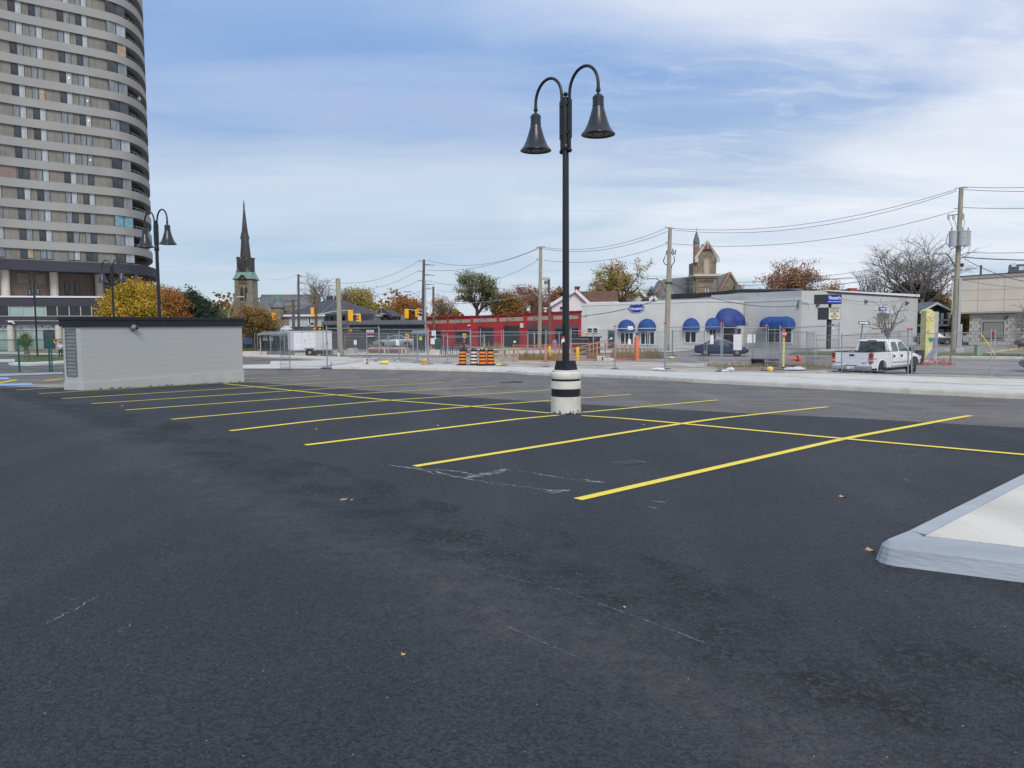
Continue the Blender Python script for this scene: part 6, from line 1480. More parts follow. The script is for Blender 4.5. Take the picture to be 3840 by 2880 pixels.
 MB().tube([(A, 6, z(1102.5)), (B, 6, z(1102.5))], .18, 4).build('ridge', 'mural_grey', t)
 MB().xz([(u(1160), z(1140)), (u(1182), z(1165)), (u(1182), z(1100)), (u(1172), z(1098)), (u(1168), z(1074)), (u(1158), z(1073)), (u(1158), z(1100))], 4, 6).build('gable_stack', 'stone_church', t)
church('left')
for o in bpy.data.objects:
 if o.name == 'stone_church': o.location.x -= .42
def church2():
 f = Fac(P(2604, 1200, 150), P(2692, 1200, 150), z0=-1.0); t = f.root('brown_church', 'brown stone church with gabled tower and slim slate turret behind the shop', 'church')
 u = lambda px, py=1050: f.uv(px, py)[0]; z = lambda py: f.uv(2650, py)[1]
 a, b = u(2611), u(2690); c = (a + b) / 2; w = b - a
 MB().box(a, b, 0, w, -.5, z(1030)).build('tower', 'stone_brown', t)
 MB().box(a - .6, b + .6, -.6, w + .4, z(1036), z(1028)).build('white_cornice', 'column_cream', t)
 MB().box(a - .3, b + .3, -.3, w + .2, z(1042), z(1036)).build('cornice_course', 'terracotta', t)
 MB().xz([(a + .3, z(1028)), (b - .2, z(1028)), (b - .2, z(968)), (c, z(908)), (a + .3, z(968))], .2, w).build('upper_tower', 'stone_brown', t)
 for (x0, y0), (x1, y1) in (((2606, 972), (2650.5, 905)), ((2650.5, 905), (2694, 970))): MB().tube([(u(x0), -.1, z(y0)), (u(x1), -.1, z(y1))], .26, 4).build('bargeboard', 'column_cream', t)
 MB().xz([(u(2637), z(936)), (u(2665), z(936)), (u(2650.5), z(912))], -.2, .25).build('gable_infill', 'brick_red', t); MB().box(u(2649), u(2652), -.5, -.1, z(933), z(903)).build('king_post', 'column_cream', t)
 for s, x in ((-1, 2610), (1, 2690)): MB().box(u(x) - .3, u(x) + .3, -.5, .1, z(984), z(968)).build('bracket', 'column_cream', t)
 def arch(x0, x1, y0, y1, m, fm='stone_brown', off=.12):
  A, B, zb, zt = f.rect(x0, y0, x1, y1); r = (B - A) / 2; C = (A + B) / 2; pts = [(A, zb), (B, zb)] + [(C + r * math.cos(q), zt - r * 1.5 + 1.5 * r * math.sin(q)) for q in np.linspace(0, math.pi, 9)]
  fr = MB().xz([(C + (x - C) * 1.16, zb + (zz - zb) * 1.03 - .1) for x, zz in pts], off, off + .2).build('window', fm, t); MB().xz(pts, off - .06, off).build('pane', m, fr)
  MB().box(C - .07, C + .07, off - .12, off - .06, zb, zt - r).build('mullion', 'column_cream', fr)
  for k in range(1, 6): zz = zb + (zt - zb - r) * k / 6; MB().box(A, B, off - .1, off - .06, zz, zz + .07).build('glazing_bar', 'column_cream', fr)
 arch(2639, 2661, 967, 1026, 'curtain_warm')
 arch(2641.5, 2647, 1077, 1104, 'glass_dark', 'column_cream', -.05); arch(2652, 2657.5, 1077, 1104, 'glass_dark', 'column_cream', -.05)
 for k in range(8): x = u(2624) + (u(2674) - u(2624)) * k / 7; MB().box(x - .1, x + .1, -.3, 0, z(1056), z(1050)).build('corbel', 'stone_dark', t)
 MB().box(u(2621), u(2677), -.34, 0, z(1049.5), z(1047)).build('corbel_course', 'stone_dark', t)
 # round turret
 cx = u(2614); r = (u(2625.5) - u(2602)) / 2
 MB().lathe([(r, -.5), (r, z(921))], 14, (cx, r * 1.5, 0)).build('turret', 'terracotta2', t, smooth=30)
 MB().lathe([(r * 1.06, z(922)), (r * 1.06, z(918))], 14, (cx, r * 1.5, 0)).build('turret_ring', 'column_cream', t)
 MB().lathe([(r * 1.02, z(918)), (r * 1.05, z(903)), (r * .55, z(880)), (.0, z(863))], 14, (cx, r * 1.5, 0)).build('turret_roof', 'roof_slate', t); MB().tube([(cx, r * 1.5, z(863)), (cx, r * 1.5, z(853))], .08, 4).build('turret_finial', 'column_cream', t)
 MB().box(u(2675), u(2688), 3, w, z(970), z(940)).build('rear_gable', 'roof_slate', t)
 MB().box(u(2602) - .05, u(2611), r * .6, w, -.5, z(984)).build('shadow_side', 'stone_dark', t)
 # nave roofs
 for nm, pts, mm in (('nave_roof', [(2456, 1115), (2492, 1047), (2604, 1036), (2604, 1115)], 'slate_light'), ('nave_roof', [(2692, 1035), (2738, 1021), (2700, 1092), (2692, 1100)], 'slate_light')):
  MB().xz([f.uv(*p, 6) for p in pts], 6, 14).build(nm, mm, t)
 MB().xz([f.uv(*p, 5) for p in [(2460, 1120), (2604, 1120), (2604, 1112), (2462, 1100)]], 5, 6).build('nave_wall', 'stone_dark', t)
 MB().xz([f.uv(*p, 4) for p in [(2698, 1092), (2738, 1020), (2772, 1070), (2782, 1100)]], 4, 6).build('transept_gable', 'stone_brown', t)
 for (p, q, m_) in (((2698, 1092), (2739, 1020), 'terracotta'), ((2739, 1020), (2769, 1068), 'column_cream'), ((2459, 1098), (2492, 1046), 'terracotta')):
  A, B = f.uv(*p, 3.6), f.uv(*q, 3.6); MB().tube([(A[0], 3.6, A[1]), (B[0], 3.6, B[1])], .2, 4).build('coping_stone', m_, t)
 A, B, c0, d0 = f.rect(2757, 1068, 2780, 1086, 3); MB().box(A, B, 3, 4, c0, d0).build('turret_cap', 'stone_dark', t)
 for (x0, xa, x1, y0, ya, m_) in ((2432, 2447, 2462, 1108, 1074, 'roof_slate'), (2784, 2797, 2812, 1088, 1066, 'white_vinyl'), (2514, 2521, 2530, 1103, 1087, 'terracotta')):
  MB().xz([f.uv(x0, y0, 2), f.uv(x1, y0, 2), f.uv(xa, ya, 2)], 2, 4).build('small_gable', m_, t)
mk('terracotta2', (.30, .19, .125), .85, var=.2, scale=2)
church2()
def gable_front(px0, px1, apex, eave, base, d, name, label, mw, mr, chim=None, truss=False, depth=10, over=3, roofside=None, win=None):
 f = Fac(P(px0, 1200, d), P(px1, 1200, d), z0=-1.0); t = f.root(name, label, 'house'); u = lambda px, py: f.uv(px, py)
 a, b, c = u(px0, eave), u(px1, eave), u(*apex)
 MB().xz([(a[0], -.5), (b[0], -.5), b, c, a], 0, depth).build('wall', mw, t)
 for p, q in ((a, c), (c, b)):
  dx = (q[0] - p[0]); dz = q[1] - p[1]; n = Vector((-dz, dx)).normalized() * .25; ex = (p[0] - dx * .12, p[1] - dz * .12) if p is a else p; ey = (q[0] + dx * .12, q[1] + dz * .12) if q is b else q
  MB().xz([ex, ey, (ey[0] + n.x, ey[1] + n.y), (ex[0] + n.x, ex[1] + n.y)], -.5, depth).build('roof', mr, t)
  MB().xz([(ex[0], ex[1] - .2), (ey[0], ey[1] - .2), (ey[0] + n.x, ey[1] + n.y + .03), (ex[0] + n.x, ex[1] + n.y + .03)], -.6, -.5).build('bargeboard', 'white_vinyl' if not truss else 'ink', t)
 if truss:
  mb = MB(); h = c[1] - a[1]; mb.tube([(c[0], -.55, c[1]), (c[0], -.55, c[1] - h * .6)], .07, 4); mb.tube([(c[0] - 1, -.55, c[1] - h * .62), (c[0] + 1, -.55, c[1] - h * .62)], .07, 4)
  for s in (-1, 1): mb.tube([(c[0], -.55, c[1] - h * .6), (c[0] + s * .8, -.55, c[1] - h * .32)], .06, 4)
  mb.build('truss', 'mural_grey', t)
 if chim: A = u(chim[0], chim[2]); B = u(chim[1], chim[3]); MB().box(A[0], B[0], 3, 4, A[1] - 1.5, B[1]).build('chimney', 'brick_red' if not truss else 'brick_dark', t); MB().box(A[0] - .1, B[0] + .1, 2.9, 4.1, B[1] - .3, B[1]).build('chimney_cap', 'brick_dark', t)
 for w_ in (win or []): A, B, C_, D_ = f.rect(*w_); window(t, A, B, C_, D_, -.02, 1, 1, 'white_vinyl', 'glass_dark', t=.1)
 return t, f
gable_front(1410, 1468, (1433, 1163), 1188, 1205, 112, 'brick_gable_house', 'dark brick house gable with small timber truss above the dark fascia', 'brick_dark', 'roof_shingle', truss=True)
f_ = Fac(P(1372, 1200, 113), P(1430, 1200, 113), z0=-1.0); t_ = f_.root('slate_roof_annex', 'dark slate roof slope left of the brick gable', 'building')
MB().xz([f_.uv(1378, 1200), f_.uv(1426, 1200), f_.uv(1432, 1163), f_.uv(1385, 1172)], 1, 5).build('roof', 'roof_slate', t_); MB().xz([f_.uv(1350, 1205), f_.uv(1395, 1205), f_.uv(1385, 1188), f_.uv(1360, 1183)], 0, 4).build('porch_roof', 'roof_shingle', t_)
gable_front(1448, 1488, (1455, 1176), 1200, 1210, 118, 'white_gable_house', 'white gabled house with brick chimney right of the timber truss gable', 'white_vinyl', 'roof_shingle', chim=(1449, 1461, 1180, 1163))
gable_front(2070, 2210, (2155, 1090), 1142, 1150, 112, 'cream_house', 'cream gabled house with brown roof and red chimney behind the red building', 'white_vinyl', 'roof_brown', chim=(2165, 2179, 1095, 1070), win=[(2100, 1150, 2110, 1162)])
f_ = Fac(P(2155, 1100, 113), P(2330, 1100, 116), z0=-1.0); t_ = f_.root('brown_roof_house', 'brown shingled roof slope between cream gable and leafy tree', 'house')
MB().xz([f_.uv(2158, 1092), f_.uv(2205, 1137), f_.uv(2330, 1137), f_.uv(2330, 1090)], 1, 6).build('roof', 'roof_brown', t_); MB().xz([f_.uv(2195, 1140), f_.uv(2330, 1140), f_.uv(2330, 1130), f_.uv(2195, 1133)], .6, 1).build('gutter', 'white_vinyl', t_)
gable_front(2356, 2425, (2395, 1088), 1122, 1130, 125, 'grey_gable_house', 'small grey gabled roof seen through the leafy tree', 'white_vinyl', 'roof_brown')
gable_front(2436, 2458, (2449, 1113), 1125, 1130, 118, 'little_white_gable', 'tiny white dormer gable just left of the tall wooden pole', 'white_vinyl', 'roof_brown')
def porch_house():
 f = Fac(P(3446, 1200, 112), P(3566, 1200, 112), z0=-1.0); t = f.root('porch_house', 'small dark house with white posted upper balcony and gable roof', 'house'); u = f.uv
 A, B = u(3455, 1172), u(3560, 1172); C_ = u(3508, 1142)
 MB().xz([(A[0], -.5), (B[0], -.5), B, C_, A], .8, 9).build('wall', 'grey_board', t)
 for p, q in (((3443, 1174), (3508, 1139)), ((3508, 1139), (3572, 1170))): P0, P1 = u(*p), u(*q); MB().xz([P0, P1, (P1[0], P1[1] + .3), (P0[0], P0[1] + .3)], -.4, 9).build('roof', 'roof_slate', t); MB().xz([(P0[0], P0[1] - .1), (P1[0], P1[1] - .1), (P1[0], P1[1] + .2), (P0[0], P0[1] + .2)], -.5, -.4).build('bargeboard', 'white_vinyl', t)
 a, b, c, d = f.rect(3453, 1217, 3560, 1223); MB().box(a, b, -.3, .8, c, d).build('balcony_floor', 'white_vinyl', t)
 for px in (3457, 3465, 3530, 3557): a = u(px, 1200)[0]; MB().box(a - .13, a + .13, -.3, -.05, u(px, 1220)[1], u(px, 1174)[1]).build('post', 'white_vinyl', t)
 a, b, c, d = f.rect(3455, 1198, 3558, 1202); MB().box(a, b, -.3, -.2, c, d).build('balcony_rail', 'white_vinyl', t)
 for x0, y0, x1, y1 in ((3516, 1177, 3531, 1216), (3470, 1180, 3482, 1197)): a, b, c, d = f.rect(x0, y0, x1, y1); window(t, a, b, c, d, .78, 1, 1, 'white_vinyl', 'glass_dark', t=.12)
 a, b, c, d = f.rect(3528, 1235, 3548, 1260); MB().box(a, b, .6, .8, c, d).build('door', 'white_vinyl', t); MB().box(a + .3, b - .3, .55, .6, c + .4, d - .3).build('door_pane', 'glass_dark', t)
porch_house()
f_ = Fac(P(3150, 1090, 118), P(3270, 1090, 118), z0=-1.0); t_ = f_.root('dark_roof_house', 'dark low roof with red brick chimney above the shop parapet', 'house')
MB().xz([f_.uv(3145, 1120), f_.uv(3275, 1120), f_.uv(3275, 1104), f_.uv(3262, 1092), f_.uv(3172, 1084), f_.uv(3150, 1100)], 0, 8).build('roof', 'roof_shingle', t_)
a_, b_, c_, d_ = f_.rect(3187, 1080, 3214, 1100, -.5); MB().box(a_, b_, -.5, .6, c_ - 1, d_).build('chimney', 'brick_bright', t_) if 'brick_bright' in M else None
def flatten(e):
 r = e.parent
 for ch in list(e.children):
  m = e.matrix_basis @ ch.matrix_basis; ch.parent = r; ch.matrix_basis = m
 bpy.data.objects.remove(e)
for o in [o for o in bpy.data.objects if o.type == 'EMPTY' and o.name.split('.')[0] in ('podium_upper', 'podium', 'front_wing', 'angled_wing', 'corner_wing', 'main_hall', 'upper_storey')]: flatten(o)
# ---------------------------------------------------------------- poles
PG = 'wooden utility poles along the street'
def pole(name, label, px, py_top, d, px_base, r0, r1, m='wood_pole', group=PG, cat='utility pole', py_base=None):
 t = P(px, py_top, d); b = P(px_base, py_base or 1320, d); zb = zg(d) if py_base is None else b.z
 r = thing(name, label, cat, (b.x, d, zb), 0, group)
 o = Vector((t.x - b.x, 0, t.z - zb)); MB().tube([(0, 0, 0), tuple(o)], [r0, r1], 10).build('shaft', m, r, smooth=40); r['h'] = t.z
 return r, o, Vector((b.x, d, zb))
def onp(r, o, base, py, d, dx=0.0, dy=0.0, px=None):
 z = P(px or 1920, py, d).z - base.z; return (o.x * z / o.z + dx, dy, z)
def insul(root, p, q, r=.05):
 """a suspended string insulator from p to q"""
 p, q = Vector(p), Vector(q); n = 4; pts = []; rs = []
 for i in range(n * 2 + 1): pts.append(p.lerp(q, i / (n * 2))); rs.append(r if i % 2 else r * .45)
 MB().tube(pts, rs, 6).build('insulator', 'porcelain', root)
def lumin(root, p0, p1, side=-1, m='steel'):
 """cobra head street light arm from p0 on the pole to the head at p1"""
 p0, p1 = Vector(p0), Vector(p1); mid = p0.lerp(p1, .5) + Vector((0, 0, (p1.z - p0.z) * .32)); pts = []
 for i in range(9): t = i / 8; pts.append(p0 * (1 - t) ** 2 + mid * 2 * t * (1 - t) + p1 * t * t)
 a = MB().tube(pts, .055, 6).build('light_arm', m, root, smooth=50); s = 1 if p1.x > p0.x else -1
 MB().box(min(p1.x, p1.x + s * .9), max(p1.x, p1.x + s * .9), p1.y - .16, p1.y + .16, p1.z - .08, p1.z + .09).build('lamp_head', 'steel', a, bevel=.05)
 return a
# P1: tall pole on the right with three transformers
d1 = 69
r1_, o1, b1 = pole('utility_pole', 'tallest wooden utility pole carrying three grey transformers, right side', 3605, 703, d1, 3575, .26, .19)
for dx, dy, ph in ((-.62, -.2, 0), (.0, -.55, 1), (.55, -.2, 2)):
 p = onp(r1_, o1, b1, 905, d1, dx, dy); k = MB().lathe([(.0, -.68), (.34, -.68), (.34, .55), (.36, .56), (.36, .62), (.2, .68), (0, .69)], 20, p).build('transformer', 'transformer', r1_, smooth=40)
 MB().lathe([(.05, .6), (.08, .7), (.05, .8), (.07, .85), (.03, .95)], 8, (p[0] + (dx * .25), p[1], p[2])).build('bushing', 'porcelain', k)
 MB().box(p[0] - .1, p[0] + .1, p[1] - .36, p[1] - .34, p[2] - .05, p[2] + .02).build('label_plate', 'lens_amber', k) if ph == 1 else None
for y, s in ((712, 1), (714, -1), (790, -1)):
 p = onp(r1_, o1, b1, y, d1); insul(r1_, p, (p[0] + s * .55, 0, p[2] - .05))
for dx in (-1.0, -.55, .3):
 p = onp(r1_, o1, b1, 820, d1, dx); MB().box(p[0] - .09, p[0] + .09, -.05, .05, p[2] - .3, p[2] + .15).build('fuse_cutout', 'transformer', r1_); 
 q = onp(r1_, o1, b1, 868, d1, dx * .7); MB().tube([(p[0], 0, p[2] - .3), (p[0] + .12, -.1, (p[2] + q[2]) / 2), (q[0], -.2, q[2])], .02, 4).build('lead', 'steel_dark', r1_)
pA, pB = onp(r1_, o1, b1, 818, d1, -1.1), onp(r1_, o1, b1, 812, d1, .3); MB().tube([pA, pB], .04, 4).build('cutout_arm', 'steel_dark', r1_)
pts = [onp(r1_, o1, b1, 885, d1, -.95), onp(r1_, o1, b1, 920, d1, -1.15), onp(r1_, o1, b1, 945, d1, -.6), onp(r1_, o1, b1, 935, d1, -.15)]; MB().tube(pts, .03, 5).build('drip_loop', 'ink', r1_)
pts = [onp(r1_, o1, b1, 885, d1, .95), onp(r1_, o1, b1, 925, d1, .8), onp(r1_, o1, b1, 950, d1, .25)]; MB().tube(pts, .025, 5).build('drip_loop', 'ink', r1_)
lumin(r1_, onp(r1_, o1, b1, 1024, d1, -.1), onp(r1_, o1, b1, 960, d1, -1.1), m='wood_dark')
p = onp(r1_, o1, b1, 1002, d1, .3); MB().box(p[0], p[0] + .2, -.1, .1, p[2] - .2, p[2] + .1).build('cable_bracket', 'ink', r1_)
zt = P(3600, 1045, d1).z - b1.z; MB().box(.12, .36, -.32, -.18, .2, zt).build('cable_guard', 'transformer', r1_, bevel=.03)
MB().box(.38, .56, -.3, -.1, .2, P(3605, 1215, d1).z - b1.z).build('cable_guard', 'transformer', r1_); MB().box(-.1, .7, -.5, 0, 0, .45).build('base_cover', 'transformer', r1_, bevel=.05)
# P2
d2 = 80
r2_, o2, b2 = pole('utility_pole', 'wooden utility pole in front of the charity shop with curled black cables', 2513, 853, d2, 2499, .28, .19)
for y, dx in ((859, -.5), (863, .45), (917, -.45)):
 p = onp(r2_, o2, b2, y, d2); insul(r2_, (p[0], 0, p[2] - .1), (p[0] + dx, 0, p[2] + .15), .07)
for dx, y in ((-.3, 952), (.42, 952), (.62, 950), (.3, 945)):
 p = onp(r2_, o2, b2, y, d2, dx); MB().tube([(p[0] + .06, 0, p[2] + .25), (p[0] - .06, 0, p[2] - .25)], .06, 6).build('fuse_cutout', 'steel_dark', r2_)
p, q = onp(r2_, o2, b2, 951, d2, -.35), onp(r2_, o2, b2, 957, d2, .6); MB().tube([p, q], .035, 4).build('cutout_arm', 'steel', r2_)
MB().tube([onp(r2_, o2, b2, 965, d2, -.4), onp(r2_, o2, b2, 982, d2, -.62), onp(r2_, o2, b2, 995, d2, -.4), onp(r2_, o2, b2, 1000, d2, .2)], .05, 6).build('cable_loop', 'car_navy', r2_)
MB().tube([onp(r2_, o2, b2, 965, d2, .5), onp(r2_, o2, b2, 985, d2, .55), onp(r2_, o2, b2, 998, d2, .3), onp(r2_, o2, b2, 1012, d2, .22)], .05, 6).build('cable_loop', 'car_navy', r2_)
MB().tube([onp(r2_, o2, b2, 1012, d2, .25), onp(r2_, o2, b2, 1290, d2, .25)], .05, 6).build('conduit', 'transformer', r2_)
lumin(r2_, onp(r2_, o2, b2, 1100, d2, -.2), onp(r2_, o2, b2, 1047, d2, -1.3), m='wood_dark')
p = onp(r2_, o2, b2, 1064, d2); MB().box(p[0] - .35, p[0] + .35, -.3, .3, p[2] - .08, p[2] + .08).build('cable_bracket', 'ink', r2_)
p = onp(r2_, o2, b2, 1308, d2, .45, -.3); MB().box(p[0] - .25, p[0] + .25, -.5, -.1, 0, .7).build('ground_box', 'transformer', r2_)
# P3
d3 = 93
r3_, o3, b3 = pole('utility_pole', 'wooden utility pole in front of the red building, left of the lamp', 2028, 924, d3, 2023, .27, .19)
for y, dx in ((930, -.6), (928, .5), (975, -.55)): p = onp(r3_, o3, b3, y, d3); insul(r3_, p, (p[0] + dx, 0, p[2] + .1), .07)
lumin(r3_, onp(r3_, o3, b3, 1117, d3, -.15), onp(r3_, o3, b3, 1076, d3, -1.7))
# P4 twin steel/wood poles with signals
d4 = 106
r4_, o4, b4 = pole('utility_pole', 'dark utility pole with three stacked crossarms at the street corner', 1590, 973, d4, 1583, .26, .17, 'wood_dark')
for y in (979, 1017, 1052):
 p = onp(r4_, o4, b4, y, d4)
 insul(r4_, p, (p[0] - .75, 0, p[2] + .12), .08); MB().box(p[0], p[0] + .8, -.05, .05, p[2] - .5, p[2] - .38).build('crossarm', 'wood_dark', r4_); insul(r4_, (p[0] + .7, 0, p[2] - .45), (p[0] + 1.5, 0, p[2] - .5), .07)
lumin(r4_, onp(r4_, o4, b4, 1125, d4, -.2), onp(r4_, o4, b4, 1091, d4, -1.8))
d5 = 105
r5_, o5, b5 = pole('light_pole', 'slim concrete pole directly right of the dark corner pole', 1595, 1050, d5, 1594, .16, .12, 'transformer', None, 'pole')
r6_, o6, b6 = pole('light_pole', 'brown light pole with flat oval lamp, left end of the red building', 1625, 1075, 98, 1627, .17, .13, 'rust_brown', None, 'light pole')
p = onp(r6_, o6, b6, 1080, 98, -.6); MB().lathe([(0, -.1), (.45, -.07), (.42, .08), (.1, .14), (0, .15)], 14, (p[0] - .1, p[1], p[2])).build('lamp_head', 'transformer', r6_, smooth=40)
r7_, o7, b7 = pole('light_pole', 'brown floodlight pole beside the wooden pole at the red shopfront', 2058, 1041, 90, 2062, .17, .14, 'rust_brown', None, 'light pole')
p = onp(r7_, o7, b7, 1046, 90); MB().box(p[0] - .9, p[0] + .1, -.3, .3, p[2] - .1, p[2] + .15).build('flood_lamp', 'mural_grey', r7_); q = onp(r7_, o7, b7, 1058, 90); MB().box(q[0] - .55, q[0] - .12, -.25, .25, q[2] - .25, q[2] + .15).build('flood_lamp', 'steel_dark', r7_)
r8_, o8, b8 = pole('utility_pole', 'bare wooden pole with a white sack at its foot, right of the trailer', 1267, 1044, 74, 1277, .26, .22)
r9_, o9, b9 = pole('light_pole', 'brown pole with black floodlight beside the big yellow signal', 1303, 1100, 88, 1307, .15, .13, 'rust_brown', None, 'light pole')
p = onp(r9_, o9, b9, 1102, 88); MB().box(p[0] - .65, p[0], -.2, .2, p[2] - .08, p[2] + .05).build('lamp_arm', 'wood_dark', r9_); MB().box(p[0] - .5, p[0] - .1, -.2, .2, p[2] - .6, p[2] - .1).build('flood_lamp', 'ink', r9_)
p = onp(r9_, o9, b9, 1219, 88, -.45); MB().box(p[0] - .1, p[0] + .3, -.12, -.08, p[2] - .2, p[2] + .1).build('street_sign', 'green_metal', r9_)
r10, o10, b10 = pole('utility_pole', 'dark pole with three small side insulators left of the bare tree', 1119, 1029, 92, 1121, .15, .12, 'wood_dark')
for y in (1032, 1058, 1084): p = onp(r10, o10, b10, y, 92); insul(r10, p, (p[0] + .45, 0, p[2] + .03), .05)
r11, o11, b11 = pole('utility_pole', 'dark pole with double crossarms in front of the turret house', 1099, 1122, 90, 1103, .17, .14, 'wood_dark')
for y, w in ((1124, 1.1), (1144, .85)): p = onp(r11, o11, b11, y, 90); MB().box(p[0] - w, p[0] + w * .4, -.06, .06, p[2] - .06, p[2] + .06).build('crossarm', 'wood_dark', r11); [MB().lathe([(.05, 0), (.07, .1), (.04, .2)], 6, (p[0] + x, 0, p[2] + .06)).build('insulator', 'porcelain', r11) for x in (-w * .9, -w * .5, w * .3)]
r12, o12, b12 = pole('signal_pole', 'rust stained traffic signal pole before the white house', 1187, 1120, 86, 1184, .17, .14, 'rust_brown', None, 'signal pole')
p = onp(r12, o12, b12, 1210, 86, -.3); MB().box(p[0] - .35, p[0] + .1, -.2, -.15, p[2] - .12, p[2] + .12).build('street_sign', 'green_metal', r12)
r13, o13, b13 = pole('utility_pole', 'distant wooden pole with crossarms standing among the trees', 1849, 1078, 150, 1849, .2, .18, 'wood_dark')
for y in (1080, 1091): p = onp(r13, o13, b13, y, 150); MB().box(p[0] - .9, p[0] + 1.0, -.06, .06, p[2] - .08, p[2] + .08).build('crossarm', 'wood_dark', r13)
lumin(r13, onp(r13, o13, b13, 1155, 150), onp(r13, o13, b13, 1149, 150, -1.0))
r14, o14, b14 = pole('signal_pole', 'brown steel pole with yellow traffic box at the right end of the hut', 905, 1137, 80, 908, .10, .09, 'rust_brown', None, 'signal pole')
r15, o15, b15 = pole('light_pole', 'grey cobra head street light against the church tower', 858, 1175, 95, 859, .10, .07, 'steel', None, 'street light')
lumin(r15, (o15.x, 0, o15.z), (o15.x + 1.05, 0, o15.z + 2.0))
r16, o16, b16 = pole('light_pole', 'grey cobra head street light before the orange maple', 640, 1150, 95, 643, .10, .07, 'steel', None, 'street light')
lumin(r16, (o16.x, 0, o16.z), (o16.x + .35, 0, o16.z + 1.7))
# ---------------------------------------------------------------- overhead wires
def W(px0, py0, d0, px1, py1, da, sag, label, r=.022, m='wire_grey'): return wire(P(px0, py0, d0), P(px1, py1, da), sag, r, label, m)
W(2527, 857, d2, 3586, 710, d1, 1.3, 'topmost overhead wire between the shop pole and the transformer pole'); W(2530, 863, d2, 3588, 716, d1, 1.5, 'second overhead wire, just under the topmost, left of the transformer pole')
W(2522, 914, d2, 3586, 790, d1, 1.3, 'third overhead wire running to the transformer pole below the top pair')
W(3612, 701, d1, 3990, 698, 60, .1, 'top wire leaving the picture right of the transformer pole'); W(3615, 711, d1, 3990, 715, 60, .1, 'second wire leaving right of the transformer pole'); W(3611, 778, d1, 3990, 776, 60, .1, 'third wire leaving right of the transformer pole')
W(2036, 927, d3, 2499, 856, d2, 1.0, 'top wire between the red building pole and the shop pole'); W(2022, 930, d3, 2502, 868, d2, 1.1, 'second wire between the red building pole and the shop pole'); W(2040, 976, d3, 2500, 914, d2, .9, 'lower wire between the red building pole and the shop pole')
W(1602, 976, d4, 2020, 930, d3, 1.3, 'top wire between the corner pole and the red building pole'); W(1602, 1013, d4, 2020, 932, d3, .9, 'second wire left of the red building pole'); W(1602, 1052, d4, 2020, 975, d3, 1.6, 'third wire left of the red building pole')
W(1576, 975, d4, 1124, 1032, 92, 1.9, 'top wire running left from the corner pole'); W(1572, 1013, d4, 1124, 1058, 92, 1.8, 'middle wire running left from the corner pole'); W(1572, 1051, d4, 1124, 1084, 92, 1.6, 'lowest of the three wires left of the corner pole')
W(2505, 1062, d2, 3574, 978, d1, 1.5, 'thick cable crossing the shop roof to the transformer pole', .03, 'steel_dark'); W(2512, 1058, d2, 3400, 985, 90, .8, 'thin cable above the church roof'); W(2440, 1075, d2, 3580, 985, d1, .7, 'pale cable through the leafy tree')
W(2512, 1062, d2, 2995, 1147, 88, .9, 'black cable drooping to the shop corner', .03, 'ink'); W(2497, 1115, d2, 2190, 1184, 90, .3, 'black cable running down to the grey cylinder', .035, 'ink'); W(2185, 1184, 90, 2022, 1155, d3, .2, 'black cable left of the grey cylinder', .035, 'ink')
W(2505, 1120, d2, 2480, 1110, 84, .3, 'small loop of cable at the shop pole', .02)
W(3625, 947, d1, 3990, 940, 60, .1, 'thin wire right of the transformers'); W(3606, 964, d1, 3990, 976, 60, .1, 'thick twisted black cable right of the transformer pole', .04, 'ink'); W(3615, 970, d1, 3990, 1060, 80, .8, 'cable sloping down over the beige roof', .03, 'ink')
W(3610, 1050, d1, 3990, 1074, 90, .4, 'sagging cable across the beige wall'); W(3578, 972, d1, 2990, 1040, 88, .8, 'cable through the big bare tree')
W(1849, 1078, 150, 1640, 1088, 150, .6, 'faint distant wire behind the green tree'); W(1860, 1080, 150, 2600, 1075, 150, 1.0, 'faint distant wire behind the cream house'); W(2030, 1095, d3, 1600, 1135, d4, .6, 'slack cable above the red roof', .035, 'steel')
W(1430, 1170, 112, 1583, 1135, d4, .4, 'thin cable from the corner pole to the truss gable'); W(1435, 1120, 110, 1580, 1092, d4, .2, 'thin wire right of the yellow green tree'); W(1105, 1125, 90, 1119, 1035, 92, -.0, 'guy wire of the dark left pole', .012)
W(1003, 1045, 160, 1117, 1032, 92, .3, 'short wire left of the dark left pole', .012)
W(3003, 1140, 89, 3085, 1135, 82, .1, 'thin wire to the pylon sign'); W(3155, 1120, 82, 3440, 1108, 98, .6, 'thin wire across the hall wall'); W(3155, 1125, 82, 3380, 1125, 96, .6, 'lower thin wire across the hall wall', .012)
o = MB().tube([P(2181, 1184, 90), P(2200, 1184, 90)], .16, 10).build('cable_splice', 'transformer', None); tag(o, 'grey cylinder hanging on the cable at the shop corner', 'cable splice')
